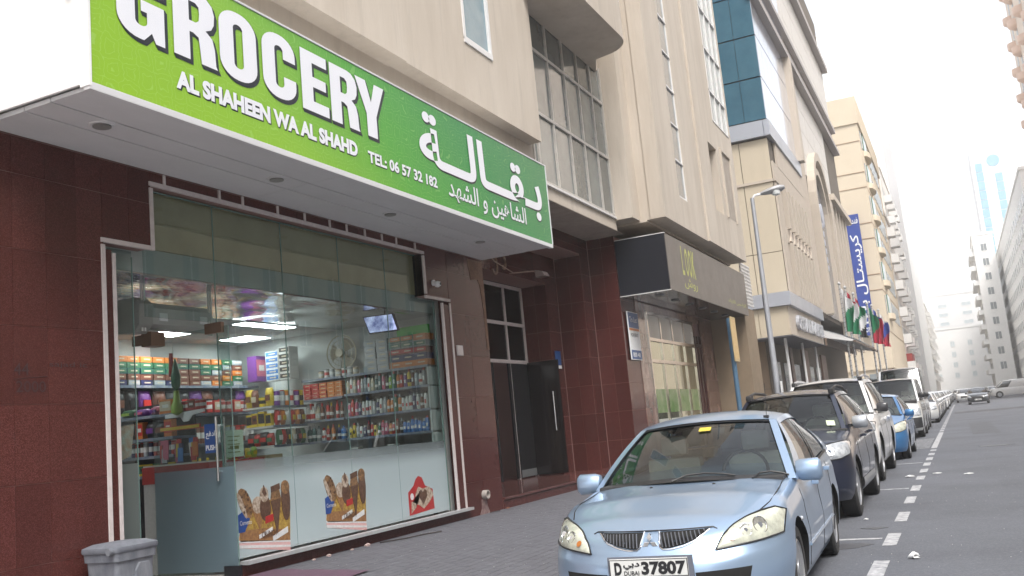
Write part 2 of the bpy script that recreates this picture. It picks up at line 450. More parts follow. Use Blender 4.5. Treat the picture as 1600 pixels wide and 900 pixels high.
# ground-floor wall cores
gw = G()
for a in ((2, 6.66, 0, 4.62), (6.66, 7.3, 3.69, 4.62), (7.3, 13.0, 4.4, 4.62), (13.0, 13.73, 3.7, 4.62), (13.73, 15.1, 0, 4.62), (8.44, 13.73, 0, .235)):
    gw.box(-7.9, -7.505, a[0], a[1], a[2], a[3])
gwo = gw.obj('granite_wall', M_grj, bld, norm=False)
tiles(gwo, [(4.61, 6.66, .1, 4.53), (6.66, 7.3, 3.71, 4.53), (7.3, 13.0, 4.42, 4.53), (13.0, 13.75, 3.72, 4.53), (13.75, 15.1, .1, 4.53), (8.44, 13.75, .1, .235)], -7.5,
      [4.61 + .35 * k for k in range(6)] + [6.36, 7.0, 8.4, 9.8, 11.2, 12.6, 14.4], ZS)
# right-hand corner of the pier, facing away, and reveals of the opening
rv = G()
rv.box(-7.9, -7.5, 6.655, 6.672, .1, 3.68).box(-7.9, -7.5, 7.29, 7.31, 3.70, 4.39).box(-7.9, -7.5, 13.0, 13.02, 3.71, 4.39).box(-7.9, -7.5, 13.725, 13.74, .25, 3.69).box(-9.7, -7.503, 15.09, 15.104, .1, 4.53)
rv.obj('opening_reveal', M_gr, bld)
# low step and threshold under the shop window
G().box(-7.52, -7.40, 8.44, 13.83, .235, .275).obj('window_sill', mat('sill_aluminium', (.5, .5, .51), .35, metal=.3, noise=.3, nscale=10), bld)
# aluminium trims that follow the stepped opening
tr = G()
T = .045
def seg(y0, z0, y1, z1, X=-7.485, t=T, d=.035):
    tr.box(X - d, X, min(y0, y1) - t / 2, max(y0, y1) + t / 2, min(z0, z1) - t / 2, max(z0, z1) + t / 2)
seg(6.66, .12, 6.66, 3.62); seg(6.66, 3.69, 7.26, 3.69); seg(7.31, 3.69, 7.31, 4.33); seg(7.31, 4.4, 13.0, 4.4); seg(13.0, 4.33, 13.0, 3.75); seg(13.0, 3.68, 13.75, 3.68); seg(13.75, 3.61, 13.75, .29)
tro = tr.obj('opening_trim', M_trim, bld)
tr = G(); seg(6.79, .12, 6.79, 3.55, t=.035); tr.obj('inner_trim', M_trim, bld)
tr = G(); seg(13.5, 3.6, 13.5, .29, t=.04); tr.obj('inner_trim', M_trim, bld)
G().box(-7.53, -7.5, 6.675, 6.77, .12, 3.6).obj('granite_strip', M_gr, bld); G().box(-7.53, -7.5, 13.53, 13.72, .29, 3.6).obj('granite_strip', M_gr, bld)
br = G()
for yy in (7.5, 8.35, 8.75, 9.4, 9.95, 10.5, 10.9, 11.35, 11.8, 12.2, 12.75): br.box(-7.50, -7.478, yy - .012, yy + .014, 4.4, 4.53)
br.obj('trim_bracket', M_trim, bld)

# entrance recess right of the shop
en = G()
en.box(-12, -7.5, 15.1, 22.8, 0, .262)                                  # platform
en.box(-12, -8.25, 22.2, 22.8, .25, 6.15)                              # plane B pier
en.box(-8.97, -8.25, 15.1, 22.8, 5.7, 6.15)                             # plane B lintel
en.box(-9.65, -8.97, 15.1, 21.5, 4.98, 5.75).box(-9.65, -8.97, 21.5, 22.2, .25, 5.75)   # plane A
en.box(-12, -7.52, 22.82, 24.9, 0, 6.15)                               # pier under the brown sign
en.box(-12, -11.8, 15.1, 21.5, .25, 5)
eno = en.obj('entrance_recess', M_grj, bld)
ZE = [.262 + .705 * k for k in range(1, 9)]
tiles(eno, [(22.2, 22.8, .27, 6.14), (15.1, 22.2, 5.72, 6.14)], -8.246, [15.1 + .72 * k for k in range(11)], ZE)
tiles(eno, [(21.5, 22.2, .27, 5.7), (15.1, 21.5, 4.98, 5.7)], -8.966, [15.1 + .72 * k for k in range(9)], ZE)
tiles(eno, [(-8.95, -8.25, .27, 5.68)], 22.196, [-8.6], ZE, axis='y')
tiles(eno, [(-9.63, -8.97, .27, 4.96)], 21.496, [-9.3], ZE, axis='y')
tiles(eno, [(-8.235, -7.5, .105, 6.14)], 22.816, [-7.87], ZE, axis='y')
tiles(eno, [(22.82, 23.05, .105, 4.6), (23.05, 24.0, .105, 4.6)], -7.516, [23.5], ZE)
tiles(eno, [(15.1, 22.8, .1, .25)], -7.485, [15.1 + .9 * k for k in range(9)], [])
G().box(-12, -7.46, 15.1, 22.8, .262, .30).obj('step_top', mat('polished_brown_step', (.12, .05, .045), .12, noise=.5, nscale=5, col2=(.05, .02, .02)), bld)
# broken tile patch, hanging fixings
pt = G().prism([(14.52, 4.5), (15.09, 4.5), (15.09, 2.9), (15.02, 2.9), (15.0, 3.6), (14.93, 4.05), (14.86, 4.15), (14.6, 4.12)], -7.499, -7.492, 'x')
pt.obj('bare_mortar_patch', mat('bare_mortar', (.23, .13, .085), .9, noise=.6, nscale=8, bump=.6, bscale=30), bld)
# door set of the entrance
ds = thing('entrance_door', 'tall dark double door in a white frame deep in the red granite recess', 'door', (-9.65, 21.4, .3))
fr = G()
for yy in (19.35, 20.43, 21.46): fr.box(-9.7, -9.63, yy - .035, yy + .035, .3, 4.95)
for yy in (17.2, 18.25): fr.box(-9.7, -9.63, yy - .035, yy + .035, .3, 4.95)
for zz in (3.08, 4.0, 4.92): fr.box(-9.702, -9.628, 15.1, 21.46, zz - .04, zz + .04)
fr.obj('frame', M_trim, ds)
fr = G().box(-9.68, -9.66, 15.1, 21.46, 4.955, 5.6).obj('transom_panel', M_dk, ds)
gk = glass('smoked_glass', (.06, .06, .06), refl=.6)
for i, (a, b) in enumerate(((15.1, 17.16), (17.24, 18.21), (18.29, 19.31), (19.39, 20.39), (20.47, 21.42))):
    for (c_, d_) in ((3.12, 3.96), (4.04, 4.88)): G().box(-9.67, -9.665, a, b, c_, d_).obj('pane', gk, ds)
lf = G().box(-9.66, -9.62, 20.5, 21.42, .32, 3.03).obj('door_leaf', M_blk, ds)
G().box(-9.62, -9.612, 20.52, 21.38, .33, .5).obj('kick_plate', mat('kick_plate', (.3, .32, .33), .3, metal=.6), lf)
G().box(-9.66, -9.62, 19.4, 19.5, .32, 3.03).box(-9.66, -9.62, 20.3, 20.42, .32, 3.03).obj('door_stile', M_blk, ds)
lf2 = G().box(-9.6, -8.78, 21.34, 21.385, .33, 3.06).obj('door_leaf', mat('black_door', (.01, .008, .009), .12), ds, label='black door leaf standing open')
hd = G().tube([(-8.95, 21.27, 1.35), (-8.95, 21.27, 2.3)], .018).tube([(-8.95, 21.27, 1.45), (-8.95, 21.34, 1.45)], .01).tube([(-8.95, 21.27, 2.2), (-8.95, 21.34, 2.2)], .01)
hd.obj('handle', M_steel, lf2)
G().box(-11.7, -11.6, 15, 21.5, .3, 3).obj('lobby_wall', mat('lobby_wall', (.42, .34, .2), .8), ds)
G().box(-9.9, -9.86, 18.3, 19.4, .3, 2.7).obj('lobby_screen', mat('lobby_wood', (.25, .19, .10), .6), ds)

# upper storeys
up = G()
up.box(-14, -7.2, -6, 15.1, 4.62, 26).box(-14, -7.2, 15.1, 17.35, 6.15, 26)               # recessed wall over the sign
wl = up.obj('rendered_wall', M_be, bld)
g = G()
g.box(-14, -6.87, -6, 11.9, 7.13, 26)
for a in ((11.9, 14.02, 7.15, 26), (15.12, 17.15, 7.15, 26), (14.02, 15.12, 7.15, 8.27)): g.box(-14, -6.92, *a)
g.box(-14, -6.92, 14.02, 15.12, 11.3, 13)
g.box(-14, -6.92, 14.02, 15.12, 16.1, 26)
g.obj('projecting_wall', M_be, bld, norm=False)
for (z0, z1) in ((8.27, 11.3), (13, 16.1)):
    wn = G()
    wn.box(-6.98, -6.90, 14.02, 14.09, z0, z1).box(-6.98, -6.90, 15.05, 15.12, z0, z1).box(-6.985, -6.895, 14.02, 15.12, z0 - .06, z0 + .05).box(-6.98, -6.90, 14.09, 15.05, z1 - .06, z1)
    wo = wn.obj('window', M_alu, bld)
    G().box(-6.96, -6.95, 14.09, 15.05, z0 + .05, z1 - .06).obj('pane', mat('blue_pane', (.13, .22, .27), .08, noise=.5, nscale=1.5, col2=(.3, .38, .4), spec=.8), wo)
# curtain glazing over the entrance
cw = G()
zr = [6.50, 8.0, 9.44, 10.34]
ym = [17.35, 17.62, 18.6, 19.58, 20.5, 21.4, 22.17]
for yy in ym: cw.box(-7.24, -7.17, yy - .03, yy + .03, 6.47, 10.4)
for zz in zr[:3]: cw.box(-7.245, -7.165, 17.35, 22.2, zz - .035, zz + .035)
cwo = cw.obj('glazing_frame', mat('weathered_frame', (.52, .49, .45), .5, noise=.4, nscale=6), bld)
for i in range(len(ym) - 1):
    for k in range(3):
        G().box(-7.222, -7.212, ym[i] + .03, ym[i + 1] - .03, zr[k] + .035, zr[k + 1] - .035).obj('pane', M_cw, cwo)
sp = G()
sp.box(-8.3, -7.2, 17.35, 22.3, 6.15, 6.43)
sp.box(-12, -7.3, 22.2, 24, 6.4, 26).box(-12, -7.21, 17.0, 22.3, 10.34, 26)
sp.obj('spandrel', M_be, bld, norm=False)
G().box(-7.26, -7.14, 17.35, 22.22, 6.43, 6.475).obj('glazing_sill', M_alu, bld)
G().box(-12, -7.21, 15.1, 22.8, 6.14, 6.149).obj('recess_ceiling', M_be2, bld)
# rounded balcony
pts = [(-7.2, 16.9), (-5.95, 16.9), (-5.92, 20.2)] + [(-6.72 + .8 * math.cos(a), 20.3 + .82 * math.sin(a)) for a in [k * math.pi / 2 / 9 for k in range(1, 9)]] + [(-6.9, 21.2), (-7.2, 22.0)]
bal = G().prism(pts, 10.25, 14.0).obj('balcony', M_be, bld, smooth=True)
# stepped wing right of the glazing
wg = G()
wg.box(-12, -6.73, 22.2, 22.84, 6.4, 26)
def wallX(g, X, Xi, y0, y1, z0, z1, holes):
    """solid wall with rectangular holes (y0,y1,z0,z1), sorted along y and not overlapping in y"""
    y = y0
    for (a, b, hz) in holes:
        if a > y: g.box(Xi, X, y, a, z0, z1)
        z = z0
        for (c_, d_) in hz:
            if c_ > z: g.box(Xi, X, a, b, z, c_)
            z = d_
        if z < z1: g.box(Xi, X, a, b, z, z1)
        y = b
    if y < y1: g.box(Xi, X, y, y1, z0, z1)
wallX(wg, -6.06, -6.45, 22.8, 27.25, 6.4, 26, [(24.5, 25.36, [(7.23, 21)])])
wallX(wg, -5.99, -6.45, 27.25, 32.45, 6.4, 26, [(28.6, 29.75, [(7.6, 9.78)]), (29.78, 32.1, [(10.75, 24)])])
wg2 = G(); 
wg.box(-12, -6.45, 22.84, 32.4, 6.4, 26)
wg.box(-12, -6.55, 22.8, 32.4, 6.35, 6.4)
wgo = wg.obj('wing_wall', M_be, bld, norm=False)
# back of the recessed slot, in the darker soffit beige
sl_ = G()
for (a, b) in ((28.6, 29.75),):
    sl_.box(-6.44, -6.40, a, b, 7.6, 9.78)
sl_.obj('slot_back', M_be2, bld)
st = thing_window = None
for k in range(13):
    z0 = 7.23 + 1.05 * k
    if z0 > 20: break
    wn = G().box(-6.13, -6.08, 24.5, 24.54, z0, z0 + 1.05).box(-6.13, -6.08, 25.32, 25.36, z0, z0 + 1.05).box(-6.135, -6.07, 24.5, 25.36, z0, z0 + .045).obj('window', M_alu, bld)
    G().box(-6.12, -6.11, 24.54, 25.32, z0 + .045, z0 + 1.05).obj('pane', M_cw, wn)
for k, (z0, z1) in enumerate(((10.75, 11.8), (11.8, 13.3), (13.3, 14.75), (14.75, 16.2), (16.2, 17.7), (17.7, 19.2))):
    wn = G(); wn.box(-6.05, -5.97, 29.78, 32.1, z0, z0 + .05)
    for yy in (29.8, 30.56, 31.32, 32.08): wn.box(-6.05, -5.975, yy - .02, yy + .02, z0, z1)
    wn = wn.obj('window', M_alu, bld)
    for a in (29.82, 30.58, 31.34): G().box(-6.04, -6.03, a, a + .72, z0 + .05, z1).obj('pane', mat('pale_glass', (.45, .47, .45), .12, noise=.5, nscale=1, col2=(.3, .33, .35)), wn)
sl2 = G().box(-5.995, -5.985, 30.3, 31.55, 7.65, 9.8).obj('slot_shade_panel', M_be2, bld)
# raised frame; the flat slot panel's darker beige stands in for recess shade
G().box(-5.99, -5.93, 30.2, 30.3, 7.6, 9.85).box(-5.99, -5.93, 31.55, 31.65, 7.6, 9.85).box(-5.99, -5.93, 30.2, 31.65, 9.85, 9.95).obj('slot_surround', M_be, bld)

# ------------------------------------------------------------------ grocery fascia sign
sg = thing('shop_sign', 'long green illuminated style grocery sign box with white English and Arabic lettering', 'sign', (-6.1, 5.35, 4.53))
def green():
    m = bpy.data.materials.new('green_print'); m.use_nodes = True; n = m.node_tree.nodes; L = m.node_tree.links; b = n['Principled BSDF']
    b.inputs['Roughness'].default_value = .35
    ge = n.new('ShaderNodeNewGeometry'); sx = n.new('ShaderNodeSeparateXYZ'); L.new(ge.outputs['Position'], sx.inputs[0])
    # gradient runs diagonally from lime (left, bottom) to deep green (right, top)
    ma = n.new('ShaderNodeMath'); ma.operation = 'MULTIPLY_ADD'; ma.inputs[1].default_value = 1.1; L.new(sx.outputs['Z'], ma.inputs[0]); L.new(sx.outputs['Y'], ma.inputs[2])
    mr = n.new('ShaderNodeMapRange'); mr.inputs[1].default_value = 10.8; mr.inputs[2].default_value = 21.5; L.new(ma.outputs[0], mr.inputs[0])
    cr = n.new('ShaderNodeValToRGB'); e = cr.color_ramp.elements
    e[0].position = 0; e[0].color = (.25, .46, .018, 1); e[1].position = 1; e[1].color = (.035, .20, .07, 1)
    x = cr.color_ramp.elements.new(.22); x.color = (.22, .44, .022, 1)
    x = cr.color_ramp.elements.new(.45); x.color = (.07, .32, .03, 1)
    x = cr.color_ramp.elements.new(.72); x.color = (.016, .215, .05, 1)
    L.new(mr.outputs[0], cr.inputs[0])
    # printed ornamental outline pattern
    cx = n.new('ShaderNodeCombineXYZ'); L.new(sx.outputs['Y'], cx.inputs[0]); L.new(sx.outputs['Z'], cx.inputs[1])
    tn = n.new('ShaderNodeTexNoise'); tn.inputs['Scale'].default_value = 9; L.new(cx.outputs[0], tn.inputs['Vector'])
    ml = n.new('ShaderNodeVectorMath'); ml.operation = 'MULTIPLY_ADD'; ml.inputs[1].default_value = (.09, .09, 0); L.new(tn.outputs['Color'], ml.inputs[0]); L.new(cx.outputs[0], ml.inputs[2])
    vo = n.new('ShaderNodeTexVoronoi'); vo.feature = 'DISTANCE_TO_EDGE'; vo.inputs['Scale'].default_value = 5.2; vo.inputs['Randomness'].default_value = .35; L.new(ml.outputs[0], vo.inputs['Vector'])
    md = n.new('ShaderNodeMath'); md.operation = 'PINGPONG'; md.inputs[1].default_value = .11; L.new(vo.outputs[0], md.inputs[0])
    lt = n.new('ShaderNodeMath'); lt.operation = 'LESS_THAN'; lt.inputs[1].default_value = .013; L.new(md.outputs[0], lt.inputs[0])
    sc = n.new('ShaderNodeMath'); sc.operation = 'MULTIPLY'; sc.inputs[1].default_value = .2; L.new(lt.outputs[0], sc.inputs[0])
    mx = n.new('ShaderNodeMix'); mx.data_type = 'RGBA'; L.new(sc.outputs[0], mx.inputs[0]); L.new(cr.outputs[0], mx.inputs[6]); mx.inputs[7].default_value = (.45, .72, .25, 1)
    L.new(mx.outputs[2], b.inputs['Base Color'])
    return m
G().box(-6.13, -6.1, 5.35, 15.13, 4.6, 6.02).obj('printed_face', green(), sg)
G().box(-7.2, -6.13, 5.36, 15.12, 4.61, 6.01).obj('box_body', M_wht, sg)
G().box(-6.17, -6.093, 5.33, 15.15, 4.53, 4.597).box(-6.14, -6.09, 5.35, 15.14, 6.02, 6.045).box(-6.17, -6.09, 15.13, 15.16, 4.6, 6.045).obj('edge_trim', M_gsof, sg, bevel=.008)
# underside: long panels with joints
for k, (a, b) in enumerate(((-7.48, -6.93), (-6.92, -6.6), (-6.59, -6.19))):
    y = 5.36
    for yb in (8.9, 12.1, 15.1):
        G().box(a, b, y, yb - .008, 4.535 + .004 * k, 4.58).obj('soffit_panel', M_gsof, sg, bevel=.004); y = yb
# white end cap, bright in the daylight
G().box(-7.5, -6.2, 5.318, 5.345, 4.585, 7.2).box(-6.2, -6.09, 5.322, 5.352, 4.56, 7.2).obj('end_panel', mat('white_sheet_metal', (.8, .8, .8), .4, noise=.12, nscale=4), sg, bevel=.003)
G().box(-6.3, -6.25, 5.28, 5.32, 5.4, 5.44).obj('end_latch', M_wht, sg)
for yy in (6.0, 8.45, 10.85, 13.55):
    lt = G().lathe((-6.72, yy, 4.515), [(.001, .012), (.085, .012), (.105, .01), (.115, .02), (.115, .035)], 20).obj('soffit_light', M_gsof, sg, smooth=True)
    G().lathe((-6.72, yy, 4.512), [(.001, 0), (.082, 0), (.082, .012)], 18).obj('light_lens', mat('dull_lens', (.22, .22, .21), .3), lt, smooth=True)
M_let = mat('white_lettering', (.74, .75, .80), .35)
M_sh = mat('letter_shadow_print', (.016, .02, .028), .4)
# heavy condensed capitals drawn as outlines
def capital(ch):
    t = .21; W = .56; H = 1.
    def rr(x0, x1, y0, y1, r, n=7):
        o = []
        for cx, cy, a0 in ((x1 - r, y1 - r, 0), (x0 + r, y1 - r, 90), (x0 + r, y0 + r, 180), (x1 - r, y0 + r, 270)):
            o += [(cx + r * math.cos(R(a0 + 90 * k / n)), cy + r * 1. * math.sin(R(a0 + 90 * k / n))) for k in range(n + 1)]
        return o
    if ch == 'O': return [rr(0, W, -.01, 1.01, .26), rr(t, W - t, .17, .83, .068)[::-1]]
    if ch in 'CG':
        out = rr(0, W, -.01, 1.01, .26); inn = rr(t, W - t, .17, .83, .068)
        n = 8
        # open on the right between y=.36 and y=.64
        outer = [(W, .64)] + out[0:n] + out[n:2 * n] + out[2 * n:3 * n] + out[3 * n:4 * n] + [(W, .36)]
        inner = [(W - t, .36)] + inn[3 * n:4 * n][::-1] + inn[2 * n:3 * n][::-1] + inn[n:2 * n][::-1] + inn[0:n][::-1] + [(W - t, .64)]
        if ch == 'C': return [outer + inner]
        outer = [(W, .66)] + out[0:n] + out[n:2 * n] + out[2 * n:3 * n] + [(W * .55, -.01), (W * .72, .12), (W * .8, 0), (W, 0), (W, .52), (W * .5, .52), (W * .5, .37), (W - t, .37)]
        inner = inn[3 * n:4 * n][::-1][0:] + inn[2 * n:3 * n][::-1] + inn[n:2 * n][::-1] + inn[0:n][::-1] + [(W - t, .66)]
        return [outer + inner]
    if ch == 'E': return [[(0, 0), (.5, 0), (.5, .18), (t, .18), (t, .42), (.46, .42), (.46, .59), (t, .59), (t, .82), (.49, .82), (.49, 1), (0, 1)]]
    if ch == 'Y': return [[(.19, 0), (.41, 0), (.41, .4), (.62, 1), (.4, 1), (.305, .64), (.2, 1), (-.03, 1), (.19, .4)]]
    if ch == 'R':
        a = [(0, 0), (t, 0), (t, .4), (.26, .4), (.33, .36), (.345, .2), (.36, 0), (.58, 0), (.56, .05), (.55, .28), (.52, .42), (.43, .5), (.51, .55), (.55, .64), (.56, .78), (.53, .9), (.45, .98), (.36, 1.), (0, 1)]
        return [a, [(t, .56), (t, .84), (.30, .84), (.345, .8), (.35, .7), (.34, .6), (.30, .56)]]
def outline_curve(loops, off=0., name='letter'):
    cu = bpy.data.curves.new(name, 'CURVE'); cu.dimensions = '2D'; cu.fill_mode = 'BOTH'; cu.offset = off
    for lp in loops:
        s = cu.splines.new('POLY'); s.points.add(len(lp) - 1); s.use_cyclic_u = True
        for i, p in enumerate(lp): s.points[i].co = (p[0], p[1], 0, 1)
    o = bpy.data.objects.new(name, cu); C.objects.link(o); bpy.context.view_layer.update()
    me = bpy.data.meshes.new_from_object(o.evaluated_get(bpy.context.evaluated_depsgraph_get())); bpy.data.objects.remove(o)
    V = [tuple(v.co) for v in me.vertices]; F = [tuple(p.vertices) for p in me.polygons]
    return V, F
def letter(ch, y, z, H, W, X=-6.1):
    loops = capital(ch)
    sw, sh = W / .56, H
    loops = [[(p[0] * sw, p[1] * sh) for p in lp] for lp in loops]
    for (dx, dz_, off, mm, X_, nm) in ((.03, -.03, .012, M_sh, X + .003, 'letter_shadow'), (0, 0, 0, M_let, X + .0075, 'letter')):
        V, F = outline_curve(loops, off)
        g = G(); g.v = [(X_, y + dx + v[0], z + dz_ + v[1]) for v in V]; g.f = F; g.m = [0] * len(F)
        g.obj(nm, mm, sg, norm=False)
    if True:
        # a print step between the two so the shadow reads as one block
        for s_ in (.33, .66):
            V, F = outline_curve(loops, .010)
            g = G(); g.v = [(X + .003 + s_ * .003, y + .03 * (1 - s_) + v[0], z - .03 * (1 - s_) + v[1]) for v in V]; g.f = F; g.m = [0] * len(F)
            g.obj('letter_shadow', M_sh, sg, norm=False)
WORD = ((5.63, 'G'), (6.29, 'R'), (6.90, 'O'), (7.54, 'C'), (8.19, 'E'), (8.73, 'R'), (9.28, 'Y'))
for y, ch in WORD: letter(ch, y, 5.17, .715, .55)
def ptext(s, height, y0, y1, z, bold, split=False, sh=.012):
    place_text(s, height, y1 - y0, M_sh, sg, (-6.0988, y0 + sh, z - sh), bold=bold * (1.35 if not split else 1.15), split=split, name='lettering_shadow')
    place_text(s, height, y1 - y0, M_let, sg, (-6.093 if not split else -6.092, y0, z), bold=bold, split=split)
ptext('AL SHAHEEN WA AL SHAHD', .185, 6.30, 9.21, 4.83, .055)
ptext('TEL: 06 57 32 182', .155, 9.43, 11.12, 4.82, .035)
ptext(AR['baqala'], .94, 10.71, 14.82, 4.94, .028, True, sh=.02)
ptext(AR['shaheen'], .36, 11.43, 14.08, 4.70, .012, True, sh=.01)

# ------------------------------------------------------------------ brown sign over the neighbouring shop
lk = thing('shop_sign', 'brown box sign with yellow lettering and black end over the mirrored shop front', 'sign', (-6.16, 22.85, 4.55))
G().box(-6.2, -6.16, 22.87, 32.5, 4.56, 6.0).obj('front_panel', mat('brown_panel', (.135, .118, .104), .4, noise=.25, nscale=2), lk)
G().box(-7.49, -6.17, 22.84, 22.868, 4.56, 6.0).obj('end_panel', mat('black_panel', (.013, .014, .02), .55, spec=.25), lk)
G().box(-7.49, -6.15, 22.83, 22.87, 6.0, 6.02).box(-7.49, -6.15, 22.83, 22.87, 4.54, 4.56).obj('edge_trim', M_alu, lk)
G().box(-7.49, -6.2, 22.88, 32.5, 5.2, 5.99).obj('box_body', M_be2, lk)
for k in range(7):
    G().box(-7.47, -6.21, 22.88 + k * 1.375, 22.87 + (k + 1) * 1.375, 4.57, 4.6).obj('soffit_panel', mat('mirror_soffit', (.35, .37, .39), .12, metal=.8, noise=.3, nscale=3), lk)
for k in range(6): G().lathe((-6.7, 23.7 + k * 1.5, 4.545), [(.001, 0), (.11, 0), (.13, .03)], 14).obj('soffit_light', mat('lamp_off', (.12, .12, .13), .3), lk, smooth=True)
M_y = mat('yellow_lettering', (.50, .51, .15), .5)
for k, ch in enumerate('LOOK'): place_text(ch, .78, .28 if ch != 'L' else .2, M_y, lk, (-6.155, 24.25 + .36 * k, 5.08), bold=.015, name='letter')
place_text(AR['rosh'], .30, 1.35, M_y, lk, (-6.155, 24.3, 4.72), split=True)
place_text(AR['small'], .14, 2.6, M_y, lk, (-6.155, 29.5, 4.78), split=True)
# ------------------------------------------------------------------ grocery interior
M_iw = mat('interior_wall', (.50, .53, .52), .6, noise=.15, nscale=2)
M_ic = mat('ceiling_board', (.55, .57, .57), .7, noise=.2, nscale=4)
M_sh1 = mat('blue_grey_shelf_metal', (.10, .13, .20), .4, noise=.2, nscale=6)
M_shw = mat('white_shelf_metal', (.45, .44, .41), .4, noise=.2, nscale=6)
rm = thing('shop_interior', 'room of the grocery behind the glass with white walls and lit ceiling panels', 'room', (-9.8, 10, .15))
g = G().box(-12.1, -11.95, 6.6, 13.8, 0, 3.7).box(-12.1, -7.7, 13.62, 13.75, 0, 3.7).box(-12.1, -7.95, 6.5, 6.64, 0, 3.7)
g.obj('wall', M_iw, rm)
G().box(-12.1, -7.68, 6.6, 13.7, .05, .15).obj('floor', mat('shop_floor', (.35, .34, .32), .25, noise=.3, nscale=3), rm)
G().box(-12.1, -9.62, 6.6, 13.7, 3.46, 3.52).obj('ceiling', M_ic, rm)
for k in range(4):
    for j in range(10):
        G().box(-9.64 - (k + 1) * .58 + .008, -9.64 - k * .58 - .004, 6.9 + j * .66 + .004, 6.9 + (j + 1) * .66 - .008, 3.449, 3.46).obj('ceiling_tile', M_ic, rm)
fm = mat('crinkled_foil', (.55, .56, .57), .06, metal=1., noise=.5, nscale=1.7, col2=(.18, .18, .19), bump=1., bscale=1.6, stretch=(2.2, .8, 1))
G().grid(lambda u, v: (-9.62 + 1.9 * u, 6.7 + 7 * v, 3.45 + .012 * math.sin(v * 40 + 6 * u) * math.sin(u * 9)), 24, 90).obj('foil_ceiling', fm, rm, smooth=True)
bh = G().box(-7.74, -7.70, 6.7, 13.62, 3.74, 4.5).obj('bulkhead', M_cd, rm)
G().box(-7.74, -7.71, 6.7, 13.62, 3.47, 3.735).obj('bulkhead_strip', M_cd2, rm)
M_lp = mat('lit_panel', (1, 1, 1), .5, emit=13.)
for (x0, x1, y0, y1) in ((-11.3, -10.7, 10.75, 11.35), (-11.35, -10.75, 12.5, 13.1), (-11.3, -10.7, 8.2, 8.8), (-9.9, -9.65, 11.2, 12.4)):
    fr_ = G().box(x0 - .03, x1 + .03, y0 - .03, y1 + .03, 3.435, 3.448).obj('ceiling_light', M_wht, rm)
    G().box(x0, x1, y0, y1, 3.428, 3.434).obj('diffuser', M_lp, fr_)

# ---- shop front
sf = thing('glazed_storefront', 'frameless glass shop front with frosted lower film and a stepped white trim', 'window', (-7.65, 10, .25))
def pane(pts, X=-7.65, m=GL, nm='pane', par=None, t=.008): return G().prism(pts, X - t, X, 'x').obj(nm, m, par or sf)
pane([(6.83, .2), (7.16, .2), (7.16, 3.66), (6.83, 3.66)])
pane([(7.32, 2.98), (8.38, 2.98), (8.38, 4.38), (7.32, 4.38)])
pane([(8.40, .28), (9.62, .28), (9.62, 4.38), (8.40, 4.38)])
pane([(9.63, .28), (10.86, .28), (10.86, 4.38), (9.63, 4.38)])
pane([(10.87, .28), (12.05, .28), (12.05, 4.38), (10.87, 4.38)])
pane([(12.06, .28), (13.47, .28), (13.47, 3.66), (12.98, 3.66), (12.98, 4.38), (12.06, 4.38)])
ed = mat('glass_edge_green', (.16, .25, .23), .15)
g = G()
for yy, z0, z1 in ((7.165, .2, 3.6), (8.39, .28, 4.36), (9.625, .28, 4.37), (10.865, .28, 4.37), (12.055, .28, 4.37)): g.box(-7.66, -7.647, yy - .004, yy + .004, z0, z1)
g.box(-7.66, -7.645, 6.8, 6.83, .2, 3.66).box(-7.66, -7.645, 13.46, 13.49, .28, 3.66).box(-7.662, -7.645, 7.31, 12.98, 4.365, 4.38)
g.obj('silicone_joint', ed, sf)
FL = frost('frosted_film', (.72, .86, .90), rough=.25, see=.45, fade=(1.05, 1.4))
FD = frost('frosted_film_door', (.19, .27, .32), rough=.55, see=.55)
G().box(-7.648, -7.646, 8.405, 9.62, .285, 1.38).box(-7.648, -7.646, 9.63, 10.86, .285, 1.38).box(-7.648, -7.646, 10.87, 12.05, .285, 1.38).box(-7.648, -7.646, 12.06, 13.46, .285, 1.38).obj('frosted_film', FL, sf)
G().box(-7.648, -7.646, 6.84, 7.155, .21, 1.46).obj('frosted_film', frost('frosted_film_side', (.17, .2, .19), see=.4), sf)
# stickers of ice creams on the film
def rot2(pts, c, a): return [(c[0] + (p[0] - c[0]) * math.cos(a) - (p[1] - c[1]) * math.sin(a), c[1] + (p[0] - c[0]) * math.sin(a) + (p[1] - c[1]) * math.cos(a)) for p in pts]
def ell(cx, cy, a, b, n=14, r=0): return rot2([(cx + a * math.cos(k * 2 * math.pi / n), cy + b * math.sin(k * 2 * math.pi / n)) for k in range(n)], (cx, cy), r)
pc = lambda nm, c, n=.4, c2=None: mat('print_' + nm, c, .3, noise=n, nscale=26, col2=c2)
P_yel = pc('yellow', (.50, .34, .07), 1., (.16, .07, .02)); P_choc = pc('chocolate', (.075, .035, .022), .6, (.2, .12, .08)); P_blu = pc('blue', (.02, .07, .28)); P_red = pc('red', (.42, .03, .03), .3)
P_cr = pc('cream', (.55, .47, .38), 1., (.16, .09, .05)); P_pk = pc('pink', (.62, .34, .33), .5, (.6, .55, .55)); P_wh = pc('white', (.7, .7, .7)); P_br = pc('brown', (.20, .09, .04), 1., (.36, .2, .08)); P_tan = pc('tan', (.33, .19, .09), 1., (.06, .03, .015))
